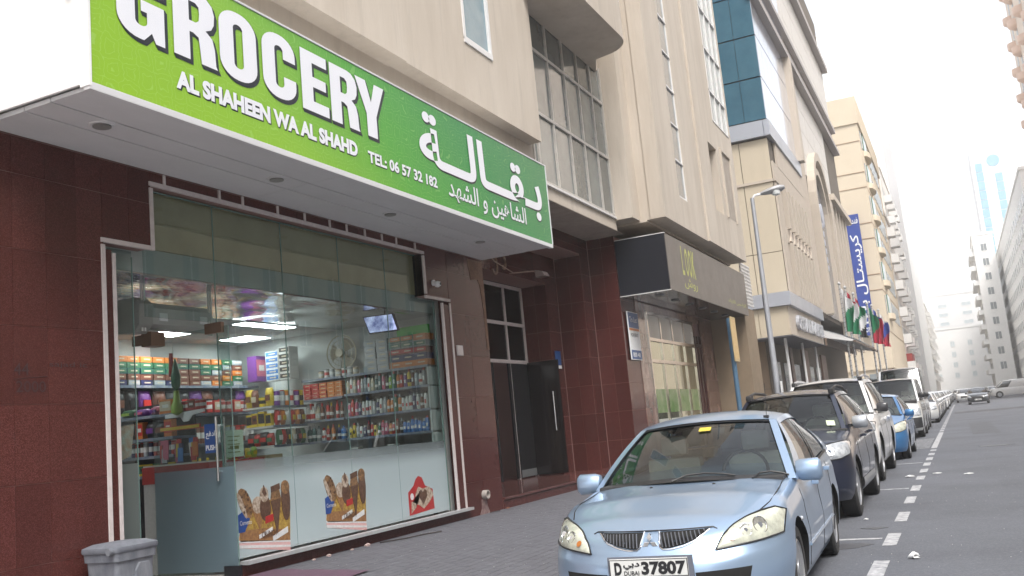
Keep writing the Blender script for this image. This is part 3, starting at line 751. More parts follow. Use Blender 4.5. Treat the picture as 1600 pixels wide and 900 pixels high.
def icesticker(y, z, s=1.0):
    t = thing('ice_cream_sticker', 'ice cream cut-out', 'sticker', (-7.64, y, z))
    L = 0
    def q(pts, m, nm, k): G().prism([(y + p[0] * s, z + p[1] * s) for p in pts], -7.6455, -7.6452 + k * .0009, 'x').obj(nm, m, t)
    q([(.0, .13), (.9, -.02), (.9, .16), (.0, .27)], P_pk, 'faded_base', 1)
    q([(0, .22), (.06, .5), (.25, .52), (.5, .6), (.72, .66), (.93, .5), (.9, .12), (0, .22)][:7], P_yel, 'backing', 2)
    q([(.02, .2), (.02, .32), (.5, .30), (.9, .22), (.9, .10)], P_br, 'caramel_band', 3)
    q([(0, .3), (0, .5), (.2, .58), (.24, .5), (.1, .3)], P_blu, 'blue_label', 4)
    q(ell(.13, .62, .10, .19, r=.45), P_tan, 'cookie_sandwich', 5); q(ell(.07, .60, .035, .17, r=.45), P_cr, 'sandwich_filling', 6)
    q([(.24, .52), (.36, .28), (.46, .54), (.44, .62), (.30, .64)], P_br, 'cone', 5); q(ell(.34, .58, .095, .10), P_cr, 'scoop', 6)
    q(ell(.47, .53, .10, .15), P_choc, 'choc_scoop', 7); q(ell(.46, .69, .075, .09), P_cr, 'cream_top', 8); q([(.42, .72), (.46, .8), (.50, .70), (.47, .66)], P_choc, 'choc_flake', 9)
    q([(.57, .60), (.665, .18), (.76, .62)], P_choc, 'cone', 8); q([(.57, .6), (.76, .62), (.73, .74), (.60, .73)], P_tan, 'nut_top', 9); q([(.59, .70), (.75, .73), (.745, .80), (.59, .77)], P_choc, 'cup_label', 10)
    q(ell(.85, .58, .082, .24), P_choc, 'choc_bar', 9); q(ell(.85, .74, .078, .085), P_tan, 'bar_bite', 10)
    q([(.46, .35), (.60, .37), (.60, .45), (.46, .43)], P_red, 'red_label', 11)
    for (cx, cy) in ((.08, .70), (.14, .75), (.18, .66), (.12, .58), (.20, .56), (.1, .52), (.17, .71)): q(ell(cx, cy, .014, .018, 6), P_choc, 'chocolate_chip', 12)
    q([(.0, .13), (.9, .02), (.9, .045), (.0, .165)], P_wh, 'pale_stripe', 3); q([(.0, .19), (.9, .08), (.9, .10), (.0, .215)], P_wh, 'pale_stripe', 3)
    q([(.34, .19), (.58, .25), (.58, .30), (.34, .235)], P_wh, 'white_banner', 7); q([(.58, .13), (.86, .2), (.86, .27), (.58, .19)], P_wh, 'white_banner', 8)
    return t
for i, (y, z) in enumerate(((8.58, .27), (10.22, .29))):
    t = icesticker(y, z); t['group'] = 'ice cream stickers on the shop window'
    t['label'] = ('cut-out ice cream sticker on the frosted glass next to the shop door', 'cut-out ice cream sticker in the middle of the frosted window')[i]
    place_text('CRUNCH', .07, .26, pc('dark', (.1, .05, .03)), t, (-7.634, y + .38, z + .195), bold=.02)
    o = place_text('Cornetto', .05, .2, P_wh, t, (-7.638, y + .02, z + .38))
t = thing('heart_sticker', 'red cut-out sticker with a chocolate heart at the right end of the window', 'sticker', (-7.64, 12.25, .33))
def q(pts, m, nm, k): G().prism([(12.25 + p[0], .33 + p[1]) for p in pts], -7.6455, -7.6452 + k * .0009, 'x').obj(nm, m, t)
q([(0, 0), (0, .34), (.16, .42), (.24, .52), (.32, .56), (.42, .53), (.50, .40), (.72, .33), (.74, .03)], P_red, 'backing', 1)
q([(.05, .02), (.08, .2), (.3, .12), (.42, .06), (.6, .14), (.74, .25), (.62, .38), (.42, .36), (.3, .40), (.2, .3), (.2, .1)], P_cr, 'cream_swirl', 2)
q([(.42, .12), (.30, .25), (.31, .33), (.37, .35), (.42, .31), (.48, .35), (.54, .32), (.54, .24)], P_choc, 'chocolate_heart', 3)
q(ell(.10, .27, .075, .075), P_red, 'round_mark', 3); q(ell(.10, .27, .05, .05), P_wh, 'round_mark', 4)

# ---- door leaf standing open, at right angles to the front
dr = thing('shop_door', 'clear glass shop door with frosted lower half and steel pull bars, standing open', 'door', (-8.65, 8.37, .15))
G().box(-8.68, -7.47, 8.365, 8.375, .16, 2.93).obj('glass_leaf', GL, dr)
G().box(-8.675, -7.475, 8.3625, 8.3645, .18, 1.33).obj('frosted_film', FD, dr)
G().box(-7.4705, -7.466, 8.364, 8.376, .16, 2.93).obj('leaf_edge', ed, dr)
for x0 in (-8.95, -7.80): G().box(x0, x0 + .25, 8.345, 8.395, 2.86, 2.98).obj('patch_fitting', mat('bronze_fitting', (.22, .14, .10), .3, metal=.6), dr)
G().box(-7.66, -7.46, 8.335, 8.405, .13, .245).obj('floor_hinge', mat('black_fitting', (.02, .02, .025), .2, metal=.4), dr)
for yy in (8.31, 8.43):
    hb = G().tube([(-7.66, yy, 1.18), (-7.66, yy, 1.9)], .015, 10)
    for zz in (1.28, 1.8): hb.tube([(-7.66, yy, zz), (-7.66, 8.37, zz)], .009)
    hb.obj('pull_bar', M_steel, dr, smooth=True)
st_ = G().box(-7.88, -7.69, 8.358, 8.361, 1.50, 1.83).obj('push_label', mat('sticker_blue', (.015, .06, .22), .3), dr)
place_text('PUSH', .06, .15, M_wht, st_, (-7.865, 8.355, 1.53), 'face_cam', bold=.03)
place_text(AR['push'], .09, .14, M_wht, st_, (-7.86, 8.355, 1.66), 'face_cam', bold=.02, split=True)
nt_ = thing('paper_notice', 'pale green paper notice taped inside the glass beside the door', 'notice', (-7.67, 8.6, 1.42))
G().box(-7.672, -7.67, 8.45, 8.76, 1.43, 1.74).obj('sheet', mat('pale_green_paper', (.55, .62, .50), .8), nt_)
for k in range(5): G().box(-7.6695, -7.669, 8.5, 8.70 - .04 * (k % 2), 1.66 - .045 * k, 1.672 - .045 * k).obj('printed_line', mat('print_olive', (.2, .2, .06), .7), nt_)
G().box(-7.6695, -7.669, 8.53, 8.68, 1.52, 1.56).obj('printed_box', mat('print_olive', (.2, .2, .06), .7), nt_)

# ---- air curtain above the door
ac = thing('air_curtain', 'grey white air curtain unit hanging inside above the shop door', 'air curtain', (-8.2, 8.3, 2.95))
prof = [(-8.36, 3.24), (-8.12, 3.24), (-8.05, 3.17), (-8.07, 2.99), (-8.14, 2.94), (-8.36, 2.96)]
G().prism(prof, 7.82, 8.75, 'y').obj('body', mat('air_curtain_grey', (.42, .43, .41), .4, noise=.2, nscale=5), ac, bevel=.01)
G().prism([(-8.4, 3.28), (-8.1, 3.28), (-8.01, 3.2), (-8.03, 2.97), (-8.12, 2.88), (-8.4, 2.9)], 7.60, 7.8, 'y').obj('end_cap', mat('air_curtain_end', (.34, .345, .32), .4, noise=.3, nscale=5), ac, bevel=.02)
for a in (7.92, 8.55): G().box(-8.064, -8.05, a, a + .12, 3.03, 3.12).obj('vent_plate', M_wht, ac, bevel=.004)
g = G()
for a in (7.66, 8.7): g.box(-8.07, -8.06, a, a + .025, 2.9, 3.45).box(-8.07, -8.06, a + .04, a + .065, 2.9, 3.45)
g.obj('hanger_rail', M_alu, ac)
tg = thing('door_closer', 'small brown bracket and chain fitting beside the air curtain', 'fitting', (-8.0, 8.5, 2.9))
G().box(-8.2, -8.05, 7.78, 7.98, 2.74, 2.9).obj('bracket', mat('bronze_fitting', (.22, .14, .10), .3), tg)

# ---- television and fan
tv = thing('television', 'small wall television with blue moving picture, hung tilted from the shop ceiling', 'television', (-7.86, 12.2, 3.1))
me_ = mat('tv_picture', (.05, .07, .22), .2, noise=1., nscale=6, col2=(.55, .6, .85), emit=0)
nb = me_.node_tree.nodes['Principled BSDF']; lk_ = nb.inputs['Base Color'].links[0].from_socket
me_.node_tree.links.new(lk_, nb.inputs['Emission Color']); nb.inputs['Emission Strength'].default_value = .6
C4 = [(-8.20, 3.39), (-7.65, 3.375), (-7.57, 3.10), (-8.10, 3.11)]
G().prism(C4, 12.2, 12.25, 'y').obj('casing', M_blk, tv)
cx_ = (-7.88, 3.245)
G().prism([(cx_[0] + (p[0] - cx_[0]) * .93, cx_[1] + (p[1] - cx_[1]) * .89) for p in C4], 12.194, 12.199, 'y').obj('screen', me_, tv)
G().tube([(-7.85, 12.27, 3.3), (-7.85, 12.3, 3.45)], .012).obj('bracket', M_blk, tv)
fn = thing('wall_fan', 'round wire cage wall fan fixed high on the right shop wall', 'fan', (-9.46, 13.5, 3.02))
g = G()
for r in (.06, .14, .22, .30):
    g.tube([(-9.46 + r * math.cos(a), 13.32 + .04 * (r / .3), 3.02 + r * math.sin(a)) for a in [k * math.pi / 12 for k in range(25)]], .005 if r < .3 else .010, 5)
for k in range(20):
    a = k * math.pi / 10; g.tube([(-9.46, 13.3, 3.02), (-9.46 + .3 * math.cos(a), 13.36, 3.02 + .3 * math.sin(a))], .003, 4)
g.obj('cage', mat('brass_wire', (.33, .29, .2), .4, metal=.4), fn)
g = G()
for k in range(3):
    a0 = k * 2 * math.pi / 3 + .3
    g.poly([(-9.46, 13.4, 3.02)] + [(-9.46 + .26 * math.cos(a0 + t), 13.39 + .03 * t, 3.02 + .26 * math.sin(a0 + t)) for t in (0, .3, .6, .9, 1.2)])
g.obj('blade', mat('fan_blade', (.22, .2, .15), .35), fn, norm=False)
G().lathe((-9.46, 13.29, 3.02), [(.001, 0), (.07, 0), (.08, .05), (.001, .2)], 16, 'y').obj('hub', mat('fan_hub', (.35, .32, .24), .4), fn, smooth=True)
gb = thing('green_screen_box', 'bright green glowing board in the upper right corner of the shop', 'board', (-7.9, 13.5, 3.1))
G().box(-8.35, -7.75, 13.4, 13.46, 2.92, 3.3).obj('board', mat('bright_green', (.05, .5, .05), .5, noise=.4, nscale=5), gb)

# ---- racks
def rack(name, label, segs, levels, mats_, posts=True):
    r = thing(name, label, 'shelf', (segs[0][0], segs[0][2], .15))
    for z in levels:
        g = G()
        for (x0, x1, y0, y1) in segs: g.box(x0, x1, y0, y1, z - .03, z)
        g.obj('shelf', mats_, r)
        for (x0, x1, y0, y1) in segs[:1]:
            (G().box(x1, x1 + .006, y0, y1, z - .035, z + .005) if y1 - y0 > x1 - x0 else G().box(x0, x1, y0 - .006, y0, z - .035, z + .005)).obj('price_strip', mat('price_strip', (.09, .13, .22), .4, noise=.8, nscale=9, col2=(.34, .34, .32)), r)
    return r
r1 = rack('wall_shelf', 'long blue edged shelving along the back wall of the shop', [(-11.95, -11.45, 7.0, 13.55)], [1.2, 1.7, 2.2, 2.66], M_sh1)
G().box(-11.94, -11.92, 7, 13.5, .15, 2.9).obj('back_panel', mat('grey_back_panel', (.2, .22, .23), .6), r1)
r2 = rack('gondola_shelf', 'left free standing shelf with dark bags and tubs facing the window', [(-11.2, -10.0, 10.0, 10.45)], [1.28, 1.55, 1.80, 2.12], M_sh1)
G().box(-11.2, -10.0, 10.42, 10.45, .15, 2.3).obj('back_panel', mat('dark_back_panel', (.03, .03, .035), .6), r2)
r3 = rack('gondola_shelf', 'middle free standing shelf with crisps and cleaning packets', [(-10.75, -10.14, 12.3, 13.2)], [1.28, 1.56, 1.88, 2.2], M_shw)
r4 = rack('wall_shelf', 'shelving with red cartons and spray bottles left of the glass shelves', [(-10.25, -9.42, 13.25, 13.6)], [1.26, 1.56, 1.92, 2.28, 2.62], M_sh1)
r5 = rack('glass_shelf', 'thin dark glass shelves of toiletries on the right shop wall', [(-9.38, -7.72, 13.25, 13.6)], [1.24, 1.56, 1.92, 2.30, 2.62], mat('shelf_glass', (.10, .12, .12), .15, spec=.8))
G().box(-9.4, -7.7, 13.59, 13.6, .15, 2.62).obj('back_panel', mat('pale_back_panel', (.22, .22, .2), .5), r5)
G().box(-7.745, -7.72, 13.25, 13.6, .15, 2.62).obj('side_panel', M_iw, r5)

# ---- goods
def cmat(nm, c, r=.4): return mat('goods_' + nm, c, r, noise=.25, nscale=30)
COL = dict(orange=(.55, .17, .03), green=(.03, .13, .06), teal=(.02, .10, .10), brown=(.17, .06, .035), navy=(.025, .03, .10), red=(.45, .03, .025), white=(.62, .62, .6), yellow=(.58, .42, .03),
           blue=(.03, .16, .45), black=(.015, .015, .018), purple=(.14, .04, .22), pink=(.5, .12, .2), silver=(.36, .38, .4), lime=(.3, .45, .06), cream=(.52, .45, .33), grey=(.20, .22, .23))
GM = {k: cmat(k, v) for k, v in COL.items()}
PM = {}
def prod(kind, c1, c2, d):
    """d = (width, depth, height); built facing -Y with its base centre at the origin"""
    key = (kind, c1, c2, d)
    if key in PM: return PM[key]
    w_, dp, h = d; g = G()
    if kind in ('carton', 'box'):
        g.box(-w_ / 2, w_ / 2, 0, dp, 0, h, 0).box(-w_ * .46, w_ * .46, -.003, 0, h * .2, h * .86, 1).box(-w_ * .22, w_ * .3, -.005, -.003, h * .42, h * .64, 2)
    elif kind == 'bottle':
        r = w_ / 2
        g.lathe((0, r, 0), [(r * .92, 0), (r, .03 * h), (r, h * .62), (r * .8, h * .74), (r * .38, h * .8)], 10, m=0)
        g.lathe((0, r, h * .8), [(r * .45, 0), (r * .45, h * .19), (r * .3, h * .2)], 8, m=1)
        g.lathe((0, r, h * .22), [(r * 1.015, 0), (r * 1.015, h * .18)], 10, m=2)
    elif kind == 'flask':   # flat shampoo bottle
        rings = []
        for (t, s_, m_) in ((0, .86, 0), (.04, 1, 0), (.5, 1, 0), (.72, .9, 0), (.80, .62, 0)):
            rings.append([(w_ / 2 * s_ * math.copysign(abs(math.cos(a)) ** .6, math.cos(a)), dp / 2 + dp / 2 * s_ * math.sin(a), h * t) for a in [k * math.pi / 5 for k in range(10)]])
        g.ring(rings, m=0); g.box(-w_ * .22, w_ * .22, dp * .25, dp * .75, h * .8, h * .93, 1); g.box(-w_ * .22, w_ * .22, -.002, .004, h * .26, h * .48, 2)
    elif kind == 'tin':
        r = w_ / 2
        g.lathe((0, r, 0), [(r, 0), (r, h * .93)], 12, m=0).lathe((0, r, h * .93), [(r * 1.02, 0), (r * 1.02, h * .07)], 12, m=1).lathe((0, r, h * .3), [(r * 1.012, 0), (r * 1.012, h * .35)], 12, m=2)
    elif kind == 'bag':
        def f(u, v):
            z = h * v; e = min(1, 5 * v, 5 * (1 - v)) ** .6
            a = u * 2 * math.pi
            return (w_ / 2 * (1 - .06 * math.sin(v * 9)) * math.cos(a), dp / 2 + dp / 2 * e * math.sin(a), z)
        g.grid(f, 10, 6, 0); g.box(-w_ * .3, w_ * .3, -.004, .01, h * .3, h * .62, 1)
    elif kind == 'spray':
        r = w_ / 2
        g.lathe((0, r, 0), [(r, 0), (r, h * .45), (r * .45, h * .72), (r * .35, h * .8)], 10, m=0)
        g.box(-w_ * .2, w_ * .2, -.02, w_ * .8, h * .82, h * .95, 1).box(-w_ * .08, w_ * .08, -.02, .0, h * .62, h * .84, 1).lathe((0, r, h * .1), [(r * 1.02, 0), (r * 1.02, h * .28)], 10, m=2)
    c3 = {'white': 'red', 'yellow': 'black', 'red': 'white'}.get(c1, 'white')
    me = g.mesh(kind, [GM[c1], GM[c2], GM[c3 if kind not in ('carton',) else 'cream']], smooth=40 if kind != 'bag' else 60)
    PM[key] = me
    return me
ORD = ['first', 'second', 'third', 'fourth', 'fifth', 'sixth', 'seventh', 'eighth', 'ninth', 'tenth', 'eleventh', 'twelfth', 'thirteenth', 'fourteenth', 'fifteenth', 'sixteenth', 'seventeenth', 'eighteenth', 'nineteenth', 'twentieth', 'twenty-first', 'twenty-second', 'twenty-third', 'twenty-fourth', 'twenty-fifth', 'twenty-sixth']
NM = dict(carton='carton', box='packet', bottle='bottle', flask='shampoo_bottle', tin='tin', bag='snack_bag', spray='spray_bottle')
def put(kind, c1, c2, d, loc, rz, where, group):
    o = bpy.data.objects.new(NM[kind], prod(kind, c1, c2, d)); C.objects.link(o)
    o.location = loc; o.rotation_euler = (0, 0, rz)
    lab = f"{c1} {NM[kind].replace('_', ' ')}, {where}"
    o['label'] = lab; o['category'] = NM[kind].replace('_', ' '); o['group'] = group
def row(kinds, p0, p1, n, rz, where, group, jit=.01):
    for i in range(n):
        k = kinds[i % len(kinds)] if not callable(kinds) else kinds(i)
        t = (i + .5) / n
        x, y = p0[0] + (p1[0] - p0[0]) * t, p0[1] + (p1[1] - p0[1]) * t
        put(k[0], k[1], k[2], k[3], (x + random.uniform(-jit, jit), y + random.uniform(-jit, jit), p0[2] + .001), rz + random.uniform(-.08, .08), f"{ORD[i]} {where}", group)
Q = math.pi / 2
# cartons on top of the back-wall shelf: 5 rows
rowsC = ['purple', 'brown', 'teal', 'green', 'orange']
for r_ in range(5):
    def kk(i, r_=r_):
        c = rowsC[r_]
        if r_ == 0: c = ('navy', 'grey')[i % 2]
        if i >= 8: c = ('orange', 'green', 'grey', 'brown')[(i + r_ * 3) % 4]
        if i == 6 or i == 5: c = 'brown' if r_ != 3 else 'teal'
        return ('carton', c, {'orange': 'orange', 'green': 'lime', 'teal': 'green', 'brown': 'brown', 'navy': 'navy', 'grey': 'silver', 'purple': 'navy'}[c] if c != 'green' else 'green', (.245, .3, .088))
    row(kk, (-11.5, 10.35, 2.665 + .092 * r_), (-11.5, 13.2, 2.665 + .092 * r_), 11, Q, f"from left, {('lowest', 'second', 'third', 'fourth', 'top')[r_]} row of small cartons at the back", 'small cartons stacked on the back shelf', .004)
# right end of the back wall: purple box, blue white cases, black white cases
put('box', 'purple', 'pink', (.26, .2, .45), (-11.2, 13.35, 2.72), Q, 'tall, standing beside the blue white cases', 'cases on the back shelf')
for k in range(5):
    put('carton', 'white', 'blue', (.27, .25, .10), (-10.75, 13.1, 2.68 + .103 * k), 0, f'{ORD[k]} from the bottom of the pale stack by the corner', 'cases on the back shelf')
    put('carton', 'white', 'black', (.22, .25, .11), (-10.48, 13.1, 2.68 + .113 * k), 0, f'{ORD[k]} from the bottom of the stack with black marks', 'cases on the back shelf')
mixC = ['red', 'brown', 'orange', 'navy', 'purple', 'green', 'yellow']
rc = random.Random(3)
row(lambda i: ('bag', ('black', 'black', 'purple', 'brown')[i % 4], ('brown', 'black', 'red')[i % 3], (.26, .14, .38)), (-11.48, 10.3, 2.205), (-11.48, 13.3, 2.205), 11, Q, 'from left on the shelf under the stacked cartons', 'bags on the back shelf')
row(lambda i: (('tin', 'red', 'white', (.11, .11, .19)) if i % 3 else ('box', 'red', 'cream', (.16, .1, .2))), (-11.3, 11.3, 2.205), (-11.3, 13.2, 2.205), 12, Q, 'from left in front of the dark bags', 'red packs on the back shelf')
row(lambda i: ('tin', ('brown', 'navy', 'red', 'silver')[rc.randrange(4)], ('red', 'yellow', 'white')[rc.randrange(3)], (.085, .085, .27)), (-11.35, 10.4, 1.705), (-11.35, 13.3, 1.705), 24, Q, 'from left on the middle back shelf', 'tubes and tins on the back shelf')
row(lambda i: ('bottle', ('green', 'brown', 'yellow', 'red')[rc.randrange(4)], ('white', 'black', 'yellow')[rc.randrange(3)], (.10, .1, .26)), (-11.35, 10.4, 1.205), (-11.35, 13.3, 1.205), 14, Q, 'from left on the lowest back shelf', 'bottles on the back shelf')
# left gondola (facing the window)
row([('bag', 'green', 'lime', (.25, .2, .12)), ('bag', 'purple', 'pink', (.25, .2, .11)), ('bag', 'pink', 'purple', (.2, .2, .13)), ('box', 'orange', 'cream', (.22, .15, .2))], (-11.1, 10.06, 2.125), (-10.05, 10.06, 2.125), 4, 0, 'from left on top of the left gondola', 'packs on the left gondola')
row([('bag', 'black', 'purple', (.2, .16, .23)), ('bag', 'black', 'brown', (.2, .16, .22)), ('box', 'orange', 'red', (.14, .1, .24))], (-11.15, 10.06, 1.805), (-10.05, 10.06, 1.805), 6, 0, 'from left on the upper shelf of the left gondola', 'packs on the left gondola')
row(lambda i: ('tin', ('red', 'brown', 'silver', 'navy')[i % 4], ('white', 'red')[i % 2], (.075, .075, .2)), (-11.15, 10.06, 1.555), (-10.05, 10.06, 1.555), 13, 0, 'from left on the middle shelf of the left gondola', 'tubes on the left gondola')
row(lambda i: ('box', ('yellow', 'green', 'brown', 'yellow')[i % 4], ('green', 'lime', 'yellow')[i % 3], (.13, .1, .16)), (-11.15, 10.06, 1.285), (-10.05, 10.06, 1.285), 8, 0, 'from left on the bottom shelf of the left gondola', 'packs on the left gondola')
# middle gondola: end towards the window and long side
for L_, (za, ends, sides) in enumerate(((2.205, [('bag', 'yellow', 'brown', (.16, .12, .3)), ('bag', 'brown', 'cream', (.14, .1, .28)), ('tin', 'yellow', 'green', (.12, .12, .16))], ['purple', 'silver', 'orange', 'white', 'purple', 'yellow']),
                                        (1.885, [('box', 'yellow', 'black', (.11, .08, .2)), ('box', 'yellow', 'brown', (.12, .08, .22)), ('box', 'yellow', 'black', (.13, .08, .24))], ['red', 'orange', 'white', 'red', 'orange', 'brown']),
                                        (1.565, [('bag', 'black', 'red', (.18, .12, .22)), ('bag', 'red', 'green', (.15, .1, .2))], ['green', 'red', 'black', 'cream', 'black', 'green']))):
    row(lambda i, e=ends: e[i % len(e)], (-10.72, 12.33, za), (-10.2, 12.33, za), 4, 0, f"from left, {('upper', 'middle', 'lower')[L_]} end shelf of the middle gondola", 'packs on the middle gondola')
    row(lambda i, s_=sides: ('tin' if L_ == 0 else 'bag', s_[i], ('white', 'red', 'yellow')[i % 3] if L_ != 1 else ('white', 'yellow')[i % 2], (.12, .1, .25)), (-10.12, 12.4, za), (-10.12, 13.15, za), 6, Q, f"from left, {('upper', 'middle', 'lower')[L_]} side shelf of the middle gondola", 'packs on the middle gondola')
# fourth unit: red cartons, sprays, dark bottles
for k in range(4):
    row(lambda i: ('carton', 'red' if i < 3 else 'orange', 'red' if i < 2 else 'orange', (.15, .2, .062)), (-10.25, 13.28, 2.285 + .066 * k), (-9.43, 13.28, 2.285 + .066 * k), 5, 0, f"from left in the {ORD[k]} layer of red cartons", 'red cartons by the glass shelves', .003)
row([('spray', 'white', 'white', (.10, .1, .3)), ('spray', 'white', 'red', (.10, .1, .3)), ('spray', 'cream', 'white', (.10, .1, .29)), ('bottle', 'brown', 'red', (.07, .07, .28)), ('bottle', 'red', 'brown', (.07, .07, .3)), ('bottle', 'brown', 'yellow', (.07, .07, .27)), ('bottle', 'red', 'red', (.06, .06, .3)), ('bottle', 'brown', 'red', (.06, .06, .27))], (-10.25, 13.28, 1.925), (-9.43, 13.28, 1.925), 8, 0, 'from left on the shelf of sprays and cleaners', 'cleaner bottles')
row([('bottle', 'teal', 'grey', (.09, .09, .27)), ('bottle', 'teal', 'silver', (.09, .09, .28)), ('bottle', 'grey', 'teal', (.09, .09, .26)), ('bottle', 'white', 'red', (.09, .09, .22)), ('bottle', 'red', 'yellow', (.07, .07, .25)), ('bottle', 'orange', 'red', (.07, .07, .26)), ('bottle', 'navy', 'yellow', (.07, .07, .25)), ('bottle', 'blue', 'blue', (.1, .1, .22))], (-10.25, 13.28, 1.565), (-9.43, 13.28, 1.565), 8, 0, 'from left on the shelf of detergents', 'cleaner bottles')
# glass shelves of toiletries
def rowmix(seq, z, n, where, h0=.2):
    def f(i):
        c = seq[i % len(seq)]; h = h0 + .03 + .02 * ((i * 7) % 4)
        kd = ('flask', 'bottle', 'flask')[(i * 5) % 3]
        return (kd, c, ('white', 'black', 'silver', 'red')[(i * 3) % 4] if c != 'white' else ('black', 'white', 'navy')[i % 3], (.070, .055, round(h, 3)))
    row(f, (-9.36, 13.28, z), (-7.8, 13.28, z), n, 0, where, 'toiletries on the glass shelves', .004)
rowmix(['cream', 'white', 'cream', 'pink', 'silver', 'silver', 'white', 'cream', 'teal', 'teal', 'pink', 'black', 'lime', 'green', 'orange', 'red', 'purple', 'yellow', 'brown', 'silver', 'white', 'grey'], 2.305, 22, 'from left on the top glass shelf', .21)
rowmix(['pink', 'red', 'pink', 'navy', 'white', 'white', 'white', 'silver', 'navy', 'white', 'silver', 'orange', 'orange', 'green', 'orange', 'white', 'white', 'white', 'navy', 'white', 'brown', 'white'], 1.925, 22, 'from left on the second glass shelf', .21)
rowmix(['yellow', 'yellow', 'silver', 'white', 'navy', 'brown', 'red', 'yellow', 'green', 'pink', 'pink', 'orange', 'red', 'brown', 'black', 'blue', 'blue', 'blue', 'blue', 'blue', 'blue', 'blue'], 1.565, 22, 'from left on the third glass shelf', .17)
row([('carton', 'white', 'grey', (.14, .15, .16)), ('bag', 'orange', 'brown', (.18, .1, .12)), ('bag', 'orange', 'cream', (.16, .1, .1)), ('box', 'pink', 'white', (.16, .1, .08))], (-9.36, 13.28, 1.245), (-8.1, 13.28, 1.245), 7, 0, 'from left on the lowest glass shelf', 'toiletries on the glass shelves')
# cartons above the glass shelves
for k in range(5):
    row(lambda i: ('carton', 'silver', 'silver', (.22, .25, .10)), (-8.95, 13.28, 2.625 + .105 * k), (-8.47, 13.28, 2.625 + .105 * k), 2, 0, f"from left in the {ORD[k]} layer of grey cartons", 'grey cartons over the glass shelves', .003)
    row(lambda i, k=k: ('carton', ('orange', 'navy', 'brown', 'grey', 'orange')[(k + (i == 2) * 0) % 5] if not (k == 4 and i < 2) else 'green', ('orange', 'navy', 'red', 'green', 'orange')[k], (.24, .25, .10)), (-8.46, 13.28, 2.625 + .105 * k), (-7.74, 13.28, 2.625 + .105 * k), 3, 0, f"from left in the {ORD[k]} layer of coloured cartons", 'coloured cartons over the glass shelves', .003)
row([('tin', 'cream', 'brown', (.1, .1, .12)), ('tin', 'white', 'black', (.09, .09, .14)), ('tin', 'silver', 'white', (.09, .09, .14))], (-9.95, 13.28, 2.625), (-9.1, 13.28, 2.625), 7, 0, 'from left on the ledge under the fan', 'jars under the fan')
# things hanging in the doorway
hb = thing('hanging_toy', 'green and yellow inflatable toy hanging on a string with red tail', 'toy', (-9.85, 10, 2.1))
G().lathe((-9.86, 9.95, 2.42), [(.01, 0), (.06, .06), (.068, .2), (.035, .36), (.01, .45)], 12).obj('green_body', GM['green'], hb, smooth=True)
G().lathe((-9.86, 9.95, 2.08), [(.02, 0), (.08, .03), (.085, .12), (.05, .2), (.035, .34)], 12).obj('yellow_body', GM['lime'], hb, smooth=True)
G().tube([(-9.95, 9.95, 2.62), (-9.93, 9.95, 2.95)], .03, 6).obj('red_tail', GM['red'], hb)
G().tube([(-9.9, 9.95, 2.9), (-9.9, 9.95, 3.44)], .004, 4).obj('string', GM['white'], hb)
sh_ = thing('display_tray', 'white cross shaped hanger holding packets in the middle of the shop', 'display', (-9.6, 10, 2.0))
G().prism([(-10.1, 2.05), (-10.1, 2.10), (-9.38, 2.13), (-9.38, 2.09), (-9.6, 2.06), (-9.68, 1.98), (-9.76, 1.98), (-9.82, 2.05)], 9.96, 9.98, 'y').obj('bracket', M_wht, sh_)
row([('tin', 'red', 'white', (.085, .085, .13)), ('tin', 'red', 'cream', (.085, .085, .13)), ('box', 'red', 'brown', (.12, .08, .15))], (-9.85, 9.98, 2.13), (-9.4, 9.98, 2.13), 5, 0, 'from left on the white bracket', 'red packs on the white bracket')
for k in range(9):
    x = -9.9 + .085 * k
    o = G().box(-.035, .035, 0, .02, -.3 + .02 * (k % 3), 0).box(-.045, .045, -.006, .0, -.24, -.06, 1).obj('toy_packet', [GM[('pink', 'black', 'pink', 'purple', 'red', 'navy', 'blue', 'yellow', 'red')[k]], GM[('red', 'silver', 'pink', 'pink', 'yellow', 'blue', 'white', 'red', 'orange')[k]]])
    o.location = (x, 9.7 - .05 * (k % 3), 1.74 - .06 * (k % 2)); o.rotation_euler = (0, random.uniform(-.12, .12), 0)
    tag(o, f'hanging {("pink", "black", "pink", "purple", "red", "navy", "blue", "yellow", "red")[k]} toy packet, {ORD[k]} from the left behind the door glass', 'toy packet', 'toy packets hanging behind the door')
tag(G().box(-9.95, -9.25, 9.72, 9.75, 1.86, 1.92).box(-9.95, -9.25, 9.719, 9.72, 1.87, 1.91, 1).obj('display_header', [GM['red'], GM['yellow']]), 'red and yellow header strip above the hanging toy packets', 'display')
# counter and freezers behind the frosted film
for i, (y0, y1, lab) in enumerate(((8.9, 10.15, 'white chest freezer behind the frosted film nearest the door'), (10.3, 11.75, 'white chest freezer behind the middle of the frosted film'), (11.9, 13.3, 'white chest freezer behind the right end of the frosted film'))):
    fz = thing('chest_freezer', lab, 'freezer', (-8.2, (y0 + y1) / 2, .15), group='chest freezers along the window')
    G().box(-8.6, -7.85, y0, y1, .2, 1.0).obj('cabinet', mat('freezer_white', (.72, .74, .74), .4), fz, bevel=.02)
    G().box(-8.6, -7.85, y0, y1, 1.003, 1.05).obj('lid', mat('freezer_lid', (.5, .55, .58), .2), fz, bevel=.01)
cn = thing('counter', 'red fronted cash counter behind the glass right of the door', 'counter', (-8.3, 9, .15))
G().box(-9.0, -8.0, 8.5, 8.86, .15, 1.42).obj('base', GM['white'], cn)
G().box(-9.0, -7.95, 8.48, 9.45, 1.20, 1.40).obj('front', GM['red'], cn)
